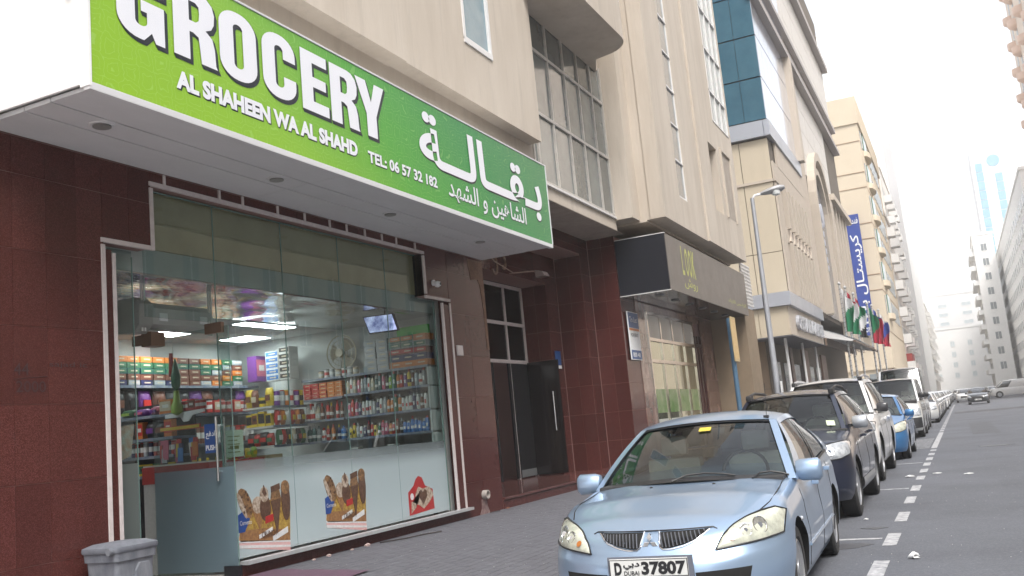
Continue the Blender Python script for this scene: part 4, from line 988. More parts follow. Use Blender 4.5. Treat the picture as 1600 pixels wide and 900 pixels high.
row([('bag', 'lime', 'yellow', (.09, .05, .13)), ('bag', 'red', 'blue', (.11, .06, .15)), ('bag', 'pink', 'navy', (.1, .06, .14)), ('bag', 'yellow', 'lime', (.09, .05, .12))], (-8.0, 8.85, 1.405), (-8.0, 9.4, 1.405), 5, Q, 'from left on the red counter', 'sweet bags on the counter')
tag(G().box(-8.2, -7.95, 9.48, 9.8, 1.05, 1.42).obj('cardboard_box', mat('cardboard', (.36, .25, .15), .8, noise=.2, nscale=8)), 'plain brown cardboard box beside the red counter', 'box')
# poster hung behind the left sidelight, small corner of paper
tag(G().prism([(7.0, 1.5), (7.12, 1.54), (7.17, 1.86), (7.0, 1.84)], -7.70, -7.695, 'x').obj('leaflet', mat('leaflet_print', (.5, .55, .5), .6, noise=.9, nscale=14, col2=(.5, .2, .1))), 'pale leaflet stuck at the left edge of the shop glass', 'leaflet')

# ---- security camera, switch box, pipe
cc = thing('security_camera', 'small white dome security camera on the granite pier beside the window', 'camera', (-7.5, 13.2, 3.92))
G().lathe((-7.5, 13.25, 3.93), [(.05, 0), (.05, .03), (.02, .04)], 14, 'x').obj('mount', M_wht, cc, smooth=True)
G().lathe((-7.47, 13.27, 3.90), [(.002, -.005), (.045, .01), (.055, .05), (.04, .09), (.03, .1)], 14, 'x').obj('housing', M_wht, cc, smooth=True)
G().lathe((-7.375, 13.27, 3.90), [(.026, 0), (.02, .012), (.002, .016)], 12, 'x').obj('lens', M_blk, cc, smooth=True)
tag(G().box(-7.5, -7.47, 13.86, 14.05, 2.76, 2.93).obj('junction_box', M_trim, bevel=.006), 'small square white box on the granite pier beside the trim', 'junction box')
pp = thing('drain_pipe_stub', 'stub of grey drain pipe near the foot of the granite pier with white stains', 'pipe', (-7.5, 14.39, .42))
g = G(); g.lathe((-7.5, 14.39, .42), [(.075, 0), (.075, .09), (.058, .09), (.055, .0)], 16, 'x')
g.obj('pipe', mat('pipe_grey', (.4, .36, .33), .7, noise=.5, nscale=20), pp, smooth=True)
G().lathe((-7.5, 14.39, .42), [(.002, .03), (.055, .03)], 12, 'x').obj('pipe_bore', M_dk, pp)
# ------------------------------------------------------------------ neighbouring shop front (mirrored)
M_mar = mat('brown_marble', (.20, .12, .09), .12, noise=.9, nscale=2.6, col2=(.42, .30, .24), coat=.3)
ls = thing('glazed_storefront', 'mirrored shop front with chrome bars under the brown sign', 'window', (-7.5, 25, .1))
M_mir = mat('mirror_glazing', (.45, .46, .34), .03, metal=.85, noise=.2, nscale=.8)
g = G(); g.box(-12, -7.56, 24.0, 32.5, 0, 6.15)
g.obj('back_wall', M_grj, ls)
tiles(ls, [(24.0, 24.88, .1, 4.55), (30.75, 32.5, .1, 4.55)], -7.5, [24.3, 24.6, 31.1, 31.5, 31.9, 32.2], [.5, .9, 1.3, 1.7, 2.1, 2.5, 2.9, 3.3, 3.7, 4.1], nm='marble_tile', mats=mat('brown_marble_tile', (.19, .10, .08), .12, noise=.9, nscale=2.6, col2=(.40, .27, .22), coat=.3, rand=.9))
tiles(ls, [(24.88, 30.75, 4.33, 4.55)], -7.5, [25.9, 26.9, 27.9, 28.9, 29.9], [], nm='marble_tile', mats=M_mar)
mu = [24.9, 26.1, 27.3, 28.6, 29.75]
g = G()
for y in mu: g.box(-7.53, -7.47, y - .04, y + .04, .1, 4.33)
for z in (4.29, 3.57, 2.97): g.box(-7.535, -7.465, 24.9, 29.8, z - .045, z + .045)
g.obj('chrome_frame', mat('chrome_bar', (.6, .55, .5), .12, metal=1., noise=.4, nscale=9), ls)
for i in range(4):
    G().box(-7.52, -7.51, mu[i] + .04, mu[i + 1] - .04, 3.62, 4.25).obj('upper_panel', mat('white_panel_glass', (.5, .49, .46), .25, noise=.2, nscale=2), ls)
    G().box(-7.52, -7.51, mu[i] + .04, mu[i + 1] - .04, 3.02, 3.52).obj('pane', M_mir, ls)
    G().box(-7.52, -7.51, mu[i] + .04, mu[i + 1] - .04, .15, 2.92).obj('pane', M_mir, ls)
    G().box(-7.509, -7.506, mu[i] + .1, mu[i + 1] - .1, 1.55, 2.2).obj('green_film', mat('green_film', (.10, .22, .05), .2, noise=1., nscale=2.2, col2=(.32, .38, .2)), ls)
    G().box(-7.509, -7.506, mu[i] + .1, mu[i + 1] - .1, 1.2, 1.38).obj('white_film', mat('white_film', (.5, .52, .48), .4), ls)
g = G()
for y in (29.85, 30.2, 30.6): g.box(-7.54, -7.45, y - .06, y + .06, .1, 3.9)
g.box(-7.54, -7.45, 29.8, 30.65, 3.55, 3.65).obj('door_frame', mat('maroon_frame', (.06, .02, .02), .3), ls)
G().box(-7.53, -7.51, 29.9, 30.55, .1, 3.55).obj('door_glass', M_mir, ls)
bd = thing('wall_board', 'tall blue and white building notice board on the brown marble beside the mirrored shop', 'notice board', (-7.46, 23.1, 3.1))
def slab(g, y0, y1, z0, z1, x0, x1): return g.box(x0, x1, y0, y1, z0, z1)
G().box(-7.47, -7.44, 23.1, 23.95, 2.95, 4.2).obj('board', M_wht, bd)
G().box(-7.439, -7.436, 23.12, 23.93, 3.78, 4.18).box(-7.439, -7.436, 23.12, 23.93, 2.97, 3.2).obj('blue_field', mat('board_blue', (.015, .07, .22), .4), bd)
G().box(-7.439, -7.436, 23.12, 23.93, 3.71, 3.77).obj('orange_line', mat('board_orange', (.5, .16, .03), .4), bd)
place_text('FOR RENT', .09, .6, M_blk, bd, (-7.434, 23.2, 3.55), bold=.01)
place_text('To Let', .14, .6, M_wht, bd, (-7.432, 23.2, 3.93))
place_text('800 48', .12, .6, M_wht, bd, (-7.432, 23.2, 3.02), bold=.02)

# small fittings of the entrance: flood light and cables
fl = thing('flood_light', 'small grey flood light under the red lintel right of the green sign', 'lamp', (-8.2, 22.0, 4.9))
G().prism([(-8.24, 4.95), (-8.05, 4.9), (-8.0, 4.8), (-8.22, 4.78)], 19.2, 19.5, 'y').obj('housing', mat('lamp_housing', (.16, .12, .11), .6), fl, bevel=.01)
G().tube([(-8.95, 19.4, 5.0), (-8.2, 19.4, 4.95)], .012, 6).obj('arm', mat('dusty_cable', (.3, .21, .16), .8, noise=.5, nscale=20), fl)
cb = thing('loose_cables', 'loose looped cables and brackets hanging over the entrance of the red recess', 'cables', (-8.9, 17.5, 5.1))
for k, (y, z, r) in enumerate(((16.9, 5.15, .16), (17.7, 5.05, .14), (18.5, 5.1, .19), (19.0, 5.2, .12))):
    G().tube([(-8.88, y + r * math.cos(a) * .7, z + r * math.sin(a) * 1.2) for a in [k2 * .5 - 2.6 for k2 in range(9)]], .028, 6).obj('cable', mat('dusty_cable', (.3, .21, .16), .8, noise=.5, nscale=20), cb, smooth=True)
G().tube([(-7.6, 15.2, 4.9), (-7.9, 16.5, 4.75), (-8.3, 18.2, 4.78), (-8.3, 19.3, 4.95)], .011, 6).obj('cable', mat('dusty_cable', (.3, .21, .16), .8), cb, smooth=True)
ps_ = thing('small_sticker', 'small blue and white sticker on the red jamb beside the black door', 'sticker', (-8.94, 21.8, 3.0))
G().box(-8.945, -8.94, 21.62, 21.98, 2.95, 3.3).obj('sheet', mat('board_blue', (.015, .07, .22), .4), ps_)
G().box(-8.945, -8.939, 21.62, 21.98, 2.86, 2.94).obj('white_strip', M_wht, ps_)

# ------------------------------------------------------------------ hotel
M_h = mat('tan_cladding', (.50, .43, .325), .5, noise=.2, nscale=1.2, col2=(.44, .375, .28), streak=.15)
M_h2 = mat('tan_cladding_street', (.47, .405, .335), .55, noise=.25, nscale=1.2, col2=(.40, .34, .28), streak=.2)
M_hj = mat('cladding_joint', (.12, .10, .08), .8)
M_gb = mat('grey_band_panel', (.45, .47, .52), .3, metal=.3, noise=.15, nscale=1)
M_blue = mat('blue_curtain_glass', (.035, .10, .145), .08, noise=.6, nscale=.9, col2=(.07, .16, .21), spec=.7)
M_sky = mat('sky_reflection_glass', (.80, .82, .88), .12, metal=.7, noise=.35, nscale=.6, col2=(.6, .62, .68))  # same glass on the street face; its pale base paints in the sky reflection
ho = thing('hotel', 'tan clad hotel with blue glass corner, arch and grey canopy band beside the beige block', 'building', (-6, 41, 0))
g = G()
g.box(-22, -7.3, 41.6, 73, 0, 6)                       # ground floor set back
g.box(-22, -6.05, 41.25, 50.2, 5.9, 13.1)
g.box(-22, -6.05, 50.2, 73, 5.9, 30)
g.box(-22, -6.06, 41.45, 52, 13.1, 34)
g.obj('core_wall', M_hj, ho, norm=False)
# camera-facing side cladding as panels
tiles(ho, [(-16, -6.03, 6.1, 13.05)], 41.2, [-14, -12, -10.2, -8.6, -7.3], [8.0, 11.1, 9.6], axis='y', nm='cladding_panel', th=.04, gap=.03, mats=M_h)
tiles(ho, [(-16, -7.35, .1, 4.25)], 41.55, [-14, -12, -10, -8.8], [2.2], axis='y', nm='cladding_panel', th=.04, gap=.02, mats=mat('brown_cladding', (.22, .155, .10), .6, noise=.2, nscale=1))
G().box(-16, -5.99, 41.13, 41.2, 11.08, 11.2).box(-6.0, -5.9, 41.13, 50.3, 11.08, 11.2).obj('ledge', M_h2, ho)
# canopy slab with fascia
g = G(); g.box(-16, -6.0, 40.0, 50.2, 4.3, 5.5); g.obj('canopy_box', M_h, ho)
tiles(ho, [(-16, -6.0, 4.28, 5.52)], 39.96, [-13.6, -11.2, -8.8, -7.2], [], axis='y', nm='cladding_panel', th=.04, gap=.03, mats=M_h)
tiles(ho, [(40.0, 50.2, 4.28, 5.52)], -5.96, [42.5, 45, 47.6], [], nm='cladding_panel', th=.04, gap=.02, mats=M_h2)
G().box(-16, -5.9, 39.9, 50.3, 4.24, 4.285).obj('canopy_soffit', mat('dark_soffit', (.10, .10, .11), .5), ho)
tiles(ho, [(-16, -5.8, 5.5, 6.1)], 39.8, [-13.6, -11.2, -8.8, -6.9], [], axis='y', nm='band_panel', th=.9, gap=.03, mats=M_gb)
tiles(ho, [(39.83, 50.3, 5.5, 6.1)], -5.8, [41.2, 44, 47], [], nm='band_panel', th=.5, gap=.03, mats=M_gb)
# upper grey band and glazed corner
tiles(ho, [(-16, -5.85, 13.1, 13.85)], 41.0, [-13, -10, -7.9, -6.1], [], axis='y', nm='band_panel', th=.9, gap=.04, mats=M_gb)
tiles(ho, [(41.05, 50.3, 13.1, 13.85)], -5.85, [44, 47], [], nm='band_panel', th=.5, gap=.04, mats=M_gb)
zz = [13.9 + 1.95 * k for k in range(11)]
for k in range(10):
    for (a, b) in ((-8.1, -6.9), (-6.88, -5.96), (-9.3, -8.12), (-10.5, -9.32), (-12, -10.52)):
        G().box(a, b, 41.2, 41.26, zz[k] + .04, zz[k + 1] - .02).obj('blue_pane', M_blue, ho)
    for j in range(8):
        G().box(-6.0, -5.94, 41.24 + j * 1.18, 41.24 + (j + 1) * 1.18 - .04, zz[k] + .04, zz[k + 1] - .02).obj('sky_reflection_pane', M_sky, ho)
# cornice bands sloping away along the street
G().box(-6.1, -5.62, 41.1, 73.0, 19.5, 19.8).box(-6.1, -5.7, 41.1, 73, 21.2, 21.5).box(-6.1, -5.6, 41.1, 73, 26, 26.4).obj('cornice', mat('grey_cornice', (.34, .31, .30), .5), ho)
M_lt = mat('light_stone', (.58, .55, .51), .45, noise=.15, nscale=2)
tiles(ho, [(50.3, 66, 13.9, 19.5), (50.3, 73, 19.9, 21.2), (50.3, 73, 21.6, 26)], -6.0, [53, 56.5, 60, 63.5, 66, 69.5], [15.3, 16.7, 18.1, 23, 24.5], nm='stone_panel', th=.05, gap=.03, mats=M_lt)
G().box(-6.05, -5.6, 49.6, 50.3, 13.85, 19.5).obj('end_pilaster', M_h2, ho)
# fins between two ledges, upper and lower tiers
g = G().box(-6.02, -5.94, 41.22, 42.5, 6.1, 11.1).box(-6.02, -5.94, 50.0, 52.6, 6.1, 19.5).box(-6.02, -5.93, 42.5, 50, 8.55, 9.2).box(-6.02, -5.93, 42.5, 50, 12.0, 13.1)
g.box(-6.02, -5.94, 41.22, 50, 11.2, 12.0)
g.obj('street_wall', M_h2, ho, norm=False)
for k in range(7):
    y = 42.9 + k * 1.05
    for (z0, z1) in ((6.15, 8.55), (9.2, 11.08)):
        G().box(-6.2, -5.78, y, y + .28, z0, z1).obj('fin', M_h2, ho)
        G().box(-6.04, -6.0, y + .28, y + 1.05, z0, z1).obj('fin_glass', M_wglass, ho)
    G().prism([(y + .05, 8.65), (y + .9, 8.65), (y + .47, 9.1)], -5.93, -5.86, 'x').obj('relief_triangle', M_h2, ho)
# arch with rings
def arc(cy, cz, r, n=16): return [(cy + r * math.cos(a), cz + r * math.sin(a)) for a in [math.pi * k / n for k in range(n + 1)]]
for (ri, ro, x, nm) in ((3.2, 3.7, -5.6, 'arch_ring'), (2.4, 2.8, -5.75, 'arch_ring')):
    o_, i_ = arc(57, 12.2, ro), arc(57, 12.2, ri)
    g = G()
    for k in range(16): g.prism([o_[k], o_[k + 1], i_[k + 1], i_[k]], -6.02, x, 'x')
    g.box(-6.02, x, 57 - ro, 57 - ri, 6.1, 12.2).box(-6.02, x, 57 + ri, 57 + ro, 6.1, 12.2)
    g.obj(nm, M_h2, ho, norm=False)
G().prism(arc(57, 12.2, 2.4) + [(54.6, 6.1), (59.4, 6.1)][::1], -6.02, -5.98, 'x').obj('arch_glass', mat('grey_arch_glass', (.2, .2, .21), .2, noise=.4, nscale=1), ho)
md = thing('hotel_emblem', 'tall white and blue projecting emblem in the arch of the hotel', 'sign', (-5.9, 56, 9))
G().box(-5.98, -5.8, 55.2, 55.8, 8.6, 11.6).obj('blade', mat('emblem_blue', (.10, .14, .30), .4), md, bevel=.1)
for k in range(6): G().box(-5.8, -5.74, 55.25, 55.75, 8.7 + k * .5, 9.0 + k * .5).obj('light_bar', mat('emblem_grey', (.38, .4, .46), .4), md)
G().lathe((-5.98, 57.0, 12.2), [(.05, 0), (.7, .05), (.7, .15), (.5, .17)], 20, 'x').obj('medallion', mat('emblem_grey', (.38, .4, .46), .4), md)
# wing further along
g = G().box(-6.02, -5.7, 60.9, 62.3, 4.6, 14).box(-6.02, -5.5, 62.3, 72.8, 14.1, 14.5)
g.obj('wing_pilaster', M_h2, ho)
for k in range(5):
    G().box(-6.04, -5.96, 63.4 + k * 1.9, 64.5 + k * 1.9, 9.6, 13.6).obj('window', M_wglass, ho)
    G().box(-6.04, -5.96, 63.4 + k * 1.9, 64.5 + k * 1.9, 5.4, 8.8).obj('window', M_wglass, ho)
    G().box(-6.02, -5.75, 62.8 + k * 1.9, 63.3 + k * 1.9, 4.6, 14.1).obj('fin', M_h2, ho)
# ground floor openings under the canopy
for k, (a, b) in enumerate(((42.4, 44.2), (45.2, 46.8), (48, 51), (52.5, 55), (56, 58))):
    G().box(-7.31, -7.27, a, b, .1, 3.4).obj('ground_window', M_wglass, ho)
G().box(-7.35, -7.2, 47.0, 47.8, .1, 4.2).box(-7.35, -7.2, 58.4, 60.5, .1, 4.2).box(-7.35, -7.1, 51.1, 52.3, .1, 4.2).obj('ground_pier', mat('reddish_stone', (.16, .10, .08), .4, noise=.61, nscale=2), ho)
for y in (41.0, 45.6, 50.0): G().tube([(-6.4, y, .1), (-6.4, y, 4.25)], .06, 10).obj('canopy_post', M_alu, ho, smooth=True)
nmx = thing('hotel_lettering', 'raised silver hotel name lettering on the tan canopy fascia', 'sign', (-5.95, 41.5, 4.5))
place_text('CRYSTAL PLAZA HOTEL', .62, 8.2, mat('silver_letters', (.55, .56, .6), .3, metal=.4), nmx, (-5.95, 41.55, 4.6), bold=.03, depth=.14, name='raised_letters')
gc = thing('glass_awning', 'sloping glass awning with steel ribs at the hotel entrance', 'awning', (-6, 52, 4.2))
for k in range(9):
    y = 51.0 + k * 1.9
    G().prism([(-6, 5.1), (-4.6, 4.45), (-4.6, 4.35), (-6, 4.7)], y, y + .09, 'y').obj('rib', M_alu, gc)
    if k < 8: G().prism([(-6, 5.12), (-4.5, 4.47), (-4.5, 4.49), (-6, 5.14)], y + .1, y + 1.88, 'y').obj('glass_panel', mat('awning_glass', (.4, .45, .5), .05, metal=.6), gc)
G().box(-4.64, -4.5, 51, 66.3, 4.33, 4.4).box(-6, -5.9, 51, 66.3, 4.3, 4.7).obj('gutter', mat('bronze_gutter', (.16, .11, .08), .4), gc)
lattice = thing('lattice_screen', 'white pierced lattice screen at the end of the beige block above the brown sign', 'screen', (-6.3, 32.6, 4.6))
g = G()
for i in range(8):
    g.box(-6.3 + .0, -6.27, 32.6 + i * .22, 32.63 + i * .22, 5.0, 6.5)
for k in range(12): g.box(-6.31, -6.26, 32.6, 34.2, 5.0 + k * .13, 5.03 + k * .13)
g.obj('lattice', M_alu, lattice)
G().box(-12, -6.32, 32.52, 34.3, 0, 4.9).obj('side_wall', mat('brown_side_wall', (.24, .18, .12), .7, noise=.3, nscale=1.5), lattice)

# ------------------------------------------------------------------ further buildings of the street
M_yb = mat('cream_yellow_render', (.60, .51, .385), .8, noise=.12, nscale=.5)
M_pk2 = mat('pale_pink_render', (.78, .73, .67), .8, noise=.15, nscale=.4)
M_pw = mat('pale_white_render', (.80, .79, .77), .7, noise=.12, nscale=.4)
M_gy = mat('grey_render', (.34, .34, .35), .7, noise=.15, nscale=.4)
M_win = mat('far_window', (.17, .19, .20), .15, noise=.6, nscale=.5, col2=(.3, .33, .34))
def pane_mesh(nm, w_, h_, ax, t=.12, m=None, fr=True):
    key = ('pane', w_, h_, ax, m.name if m else '')
    if key in PM: return PM[key]
    g = G()
    if ax == 'x':
        g.box(-t, .02, -w_ / 2, w_ / 2, 0, h_, 0)
        if fr: g.box(-.02, .10, -w_ / 2 - .08, w_ / 2 + .08, -.12, 0, 1).box(-.02, .06, -.04, .04, 0, h_, 1)
    else:
        g.box(-w_ / 2, w_ / 2, -.02, t, 0, h_, 0)
        if fr: g.box(-w_ / 2 - .08, w_ / 2 + .08, -.10, .02, -.12, 0, 1).box(-.04, .04, -.06, .02, 0, h_, 1)
    PM[key] = g.mesh(nm, [m or M_win, M_pw]); return PM[key]
M_win2 = mat('haze_paled_window', (.52, .57, .58), .3)  # lighter copy of the far window, distance haze put into its colour
def block(label, x0, x1, y0, y1, z1, m, side=1, fh=3.3, wins=1.6, wh=1.6, ww=1.2, cam=True, base=4.2, z0=0, cat='building', street=True, nm='apartment_building', balc=0, wm=None):
    """street side at x1 when side=+1 (left row), at x0 when side=-1 (right row)"""
    b = thing(nm, label, cat, ((x0 + x1) / 2, y0, 0))
    G().box(x0, x1, y0, y1, z0, z1).obj('wall', m, b)
    G().box(x0 - .15, x1 + .15, y0 - .15, y1 + .15, z1, z1 + .5).obj('parapet', m, b)
    X = x1 if side > 0 else x0
    n = max(1, int((z1 - base) / fh)); cnt = 0
    for k in range(n):
        z = base + .9 + k * fh
        if street:
            c = int((y1 - y0) / (ww + wins))
            for j in range(c):
                if cnt > 280: break
                y = y0 + (j + .5) * (y1 - y0) / c
                o = link_mesh('window', pane_mesh('window', ww, wh, 'x', m=wm), b, (X, y, z), (0, 0, 0 if side > 0 else math.pi)); cnt += 1
                if balc and j % balc == 0:
                    gk_ = ('balc', side)
                    if gk_ not in PM: PM[gk_] = G().box(0, 1.1, -1.1, 1.1, -.2, -.05).box(1.0, 1.1, -1.1, 1.1, -.05, .9).box(0, 1.0, -1.1, -1.02, -.05, .9).box(0, 1.0, 1.02, 1.1, -.05, .9).mesh('balcony', M_pw)
                    link_mesh('balcony', PM[gk_], b, (X, y, z - .7), (0, 0, 0 if side > 0 else math.pi))
        if cam:
            c = max(1, int((x1 - x0) / (ww + wins)))
            for j in range(c):
                x = x0 + (j + .5) * (x1 - x0) / c
                if cnt > 290: break
                link_mesh('window', pane_mesh('window', ww, wh, 'y', m=wm), b, (x, y0, z)); cnt += 1
    return b
# cream building with the blue banner; blank front with joints, green glass corner balconies
yb = thing('apartment_building', 'cream yellow apartment building behind the flags with green glass corner balconies', 'building', (-5, 95, 0))
g = G().box(-24, -5.35, 95, 122, 4.0, 27.8).box(-24, -5.6, 95.2, 122, 0, 4.0).box(-24, -5.2, 94.85, 122, 27.8, 30.5)
g.obj('wall', M_yb, yb)
g = G()
for z in (7.5, 11.4, 12.9, 16.4, 17.9, 21.4, 22.9, 26.0): g.box(-24, -5.34, 94.96, 95.01, z, z + .07).box(-5.36, -5.33, 95, 122, z, z + .07)
g.obj('joint_line', mat('brown_joint', (.3, .2, .13), .8), yb)
M_gg = mat('green_balcony_glass', (.08, .17, .14), .1, spec=.8)
for k in range(6):
    z = 9.2 + 3.3 * k
    o = G().box(-5.5, -5.25, 99.2, 103.2, z, z + 2.1).obj('corner_window', M_gg, yb)
    pts = [(-5.35 + .5 * math.sin(a), 101.2 - 2.2 * math.cos(a)) for a in [math.pi * q_ / 10 for q_ in range(11)]]
    G().prism(pts, z - .3, z + .25, 'z').obj('round_balcony', M_yb, yb, smooth=True)
    G().box(-5.36, -5.3, 96.7, 97.5, z, z + 1.8).obj('window', M_win, yb)
    for q_ in range(5): G().box(-5.37, -5.29, 106 + 2.6 * q_, 107.5 + 2.6 * q_, z, z + 1.9).obj('window', M_win, yb)
G().box(-7.9, -5.3, 94.93, 94.99, .9, 3.1).obj('ground_window', M_win, yb)
for k in range(4): G().box(-10.8 + 1.6 * k, -10.2 + 1.6 * k, 94.93, 94.99, .5, 3.6).obj('slot_window', M_win, yb)
bn = thing('hotel_banner', 'tall blue vertical banner with white Arabic hotel name on the cream building', 'banner', (-7.4, 94.4, 7.2))
G().box(-7.62, -6.45, 94.3, 94.6, 7.2, 18.85).obj('panel', mat('banner_blue', (.02, .05, .26), .45), bn)
def arabic_vertical(s, height, length, x, z0):
    V, F = text_mesh(s, height, length, .015, 'lettering', split=True)
    g = G(); g.v = [(x - v[1] * 1.0, 94.28 - v[2], z0 + v[0]) for v in V]; g.f = F; g.m = [0] * len(F)
    return g.obj('lettering', M_wht, bn, norm=False)
arabic_vertical(AR['crystal'], .95, 8.6, -6.52, 8.3)
place_text(AR['funduq'], .7, .95, M_wht, bn, (-7.5, 94.26, 17.8), 'face_cam', split=True, bold=.02)
place_text('HOTEL', .45, .95, M_wht, bn, (-7.5, 94.27, 7.5), 'face_cam', bold=.03)
# flags on twisted poles
M_pole = mat('striped_pole', (.5, .5, .5), .3, metal=.4)
fcol = {k: mat('flag_' + k, v, .75) for k, v in dict(green=(.01, .16, .07), white=(.62, .62, .62), red=(.36, .015, .04), black=(.02, .02, .02), blue=(.03, .06, .3)).items()}
flags = [((-4.95, 51.5), ('white', 'green'), 'white over green flag hanging on the pole nearest the awning', 7.35), ((-4.85, 53.2), ('red', 'white', 'green'), 'dark red flag with a green tip on the second pole', 7.3),
         ((-4.8, 57), ('red', 'green', 'white', 'black'), 'red green white and black flag on the third pole', 7.3), ((-4.62, 63.6), ('green', 'green', 'red'), 'plain green flag on the fourth pole in front of the banner', 7.25),
         ((-4.5, 65.4), ('blue', 'red', 'red'), 'narrow dark red flag half hidden on the fifth pole', 7.25), ((-4.4, 69.6), ('white', 'blue', 'red'), 'blue and red flag on the farthest pole', 7.25)]
for i, ((x, y), cols, lab, zt) in enumerate(flags):
    p = thing('flag_pole', ['twisted steel flag pole nearest the hotel awning', 'second twisted flag pole beside the nearest one', 'third flag pole with the four colour flag', 'fourth flag pole in front of the blue banner', 'fifth flag pole just right of the banner letters', 'farthest flag pole beyond the blue banner'][i], 'flag pole', (x, y, .1), group='flag poles in front of the hotel')
    g = G(); g.tube([(x, y, .1), (x, y, zt)], .055, 8); g.obj('shaft', M_pole, p, smooth=True)
    g = G()
    for k in range(28):
        z = .3 + k * .25; g.tube([(x + .062 * math.cos(a), y + .062 * math.sin(a), z + .12 * a / (2 * math.pi)) for a in [q_ * math.pi / 4 for q_ in range(9)]], .012, 4)
    g.obj('spiral', mat('dark_spiral', (.12, .12, .13), .5), p)
    G().lathe((x, y, zt), [(.02, 0), (.09, .06), (.09, .12), (.01, .2)], 10).obj('finial', M_pole, p, smooth=True)
    nc = len(cols); hgt = 2.5
    def fn_(u, v, x=x, y=y, zt=zt):
        dr = u * .62
        return (x + .06 + .12 * math.sin(v * 5 + u * 7) * u + dr * (.6 + .2 * v), y + .16 * math.sin(u * 11 + v * 3), zt - .15 - v * hgt * (.92 - .25 * u) - dr * 1.1)
    g = G(); g.grid(fn_, 12, 16); g.m = [min(nc - 1, int((q_ % 16 + (q_ // 16) * .6) / 16 * nc * .85)) for q_ in range(len(g.f))]
    o = g.obj('flag', [fcol[c] for c in cols], None, norm=False, smooth=80); tag(o, lab, 'flag', 'flags in front of the hotel')

block('narrow grey and cream block with a round turret just beyond the cream building', -24, -5.6, 122.5, 150, 24, M_pk2, balc=3, cam=False)
a_ = thing('apartment_building', 'tall white tower with a plain grey edge beyond the cream building', 'building', (-10, 178, 0)); G().box(-26, -4.9, 178, 232, 0, 46).obj('wall', M_pw, a_); G().box(-6.3, -4.88, 177.9, 178, 0, 46).obj('grey_edge_wall', mat('pale_grey_render', (.5, .5, .51), .8), a_)
rs = thing('shop_sign', 'bright red shop sign box low on the pale block', 'sign', (-5, 130, 5)); G().box(-5.6, -4.9, 127, 134, 4.6, 6.4).obj('panel', mat('sign_red', (.45, .04, .03), .5), rs)
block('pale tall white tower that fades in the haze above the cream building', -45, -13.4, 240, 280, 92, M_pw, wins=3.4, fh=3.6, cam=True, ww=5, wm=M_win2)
block('long cream apartment row in the middle distance on the left', -28, -6.4, 152, 177, 36, M_pk2, balc=2)
block('second cream apartment row farther down the left side', -28, -6.2, 234, 262, 27, M_yb, balc=3)
block('third pale apartment row near the far end of the left side', -28, -5.6, 264, 318, 24, M_pk2, balc=2, cam=False)
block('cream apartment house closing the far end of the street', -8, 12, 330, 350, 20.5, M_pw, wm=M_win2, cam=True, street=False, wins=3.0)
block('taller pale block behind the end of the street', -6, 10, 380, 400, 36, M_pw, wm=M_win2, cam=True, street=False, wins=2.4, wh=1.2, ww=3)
block('very tall white glass tower behind the end of the street', 44, 66, 420, 450, 96, M_pw, cam=False, street=False)
tw = thing('glass_tower', 'white tower with two tall blue glass strips fading into the haze on the right', 'building', (28, 330, 0))
G().box(13.2, 42, 330, 350, 0, 76.5).obj('wall', mat('white_cladding', (.7, .7, .7), .5), tw)
for (x0, x1, z0, z1) in ((14.3, 16.3, 36, 73.5), (19.5, 21.6, 47, 68.5)):
    for k in range(int((z1 - z0) / 3)):
        G().box(x0, x1, 329.85, 330, z0 + 3 * k, z0 + 3 * k + 2.75).obj('glass_strip', mat('far_blue_glass', (.22, .38, .48), .1), tw)
G().lathe((19.6, 329.8, 72), [(.1, 0), (1.9, 0), (1.9, .2)], 18, 'y').obj('round_emblem', mat('far_blue_glass', (.22, .38, .48), .1), tw)
# right side of the street
block('white apartment building with stacked grey balconies far along the right side', 7.2, 11.5, 240, 262, 36, M_pw, side=-1, balc=1, cam=True, wins=1.6, fh=3.4)
block('white office building with long rows of windows on the right side', 12.6, 40, 158, 329, 33, M_pw, side=-1, wins=2.0, ww=3.2, cam=False, wh=1.6)
block('cream building with a low podium beyond the balconied one on the right', 9.2, 12.4, 275, 300, 17, M_yb, side=-1, wins=1.5, cam=True)
rb = thing('apartment_building', 'pale pink apartment tower with stacked round balconies at the right edge', 'building', (12, 112, 0))
G().box(13.3, 40, 105, 143, 0, 70).obj('wall', mat('pale_rose_render', (.66, .56, .47), .8), rb)
PM['rb'] = G().lathe((0, 0, 0), [(.2, -.5), (.95, .0), (1.0, .1), (1.0, .9), (.93, .9), (.9, .1), (.1, .1)], 14).mesh('round_balcony', mat('rose_balcony', (.70, .52, .42), .7), smooth=True)
for y in (139.5, 134.5, 126, 118):
    for k in range(18):
        link_mesh('round_balcony', PM['rb'], rb, (13.3, y, 6 + 3.6 * k + (.0 if y != 134.5 else 1.4)))
        link_mesh('window', pane_mesh('window', 1.6, 2.0, 'x'), rb, (13.3, y, 7.2 + 3.6 * k + (.0 if y != 134.5 else 1.4)), (0, 0, math.pi))
# opposite side of the street near the camera: out of view but mirrored in glass and paint
for i, (y0, y1, h, m, lab) in enumerate(((-45, -8, 20, M_be, 'beige apartment block across the road behind the photographer'), (-6, 34, 26, M_yb, 'cream apartment block across the road opposite the grocery'), (36, 74, 22, M_be, 'beige apartment block across the road opposite the hotel'))):
    block(lab, 24, 40, y0, y1, h, m, side=-1, wins=2.0, wh=1.7, cam=False)
G().box(13.2, 24, -12, 150, -.1, .1).obj('far_pavement', M_pv, kind='structure')

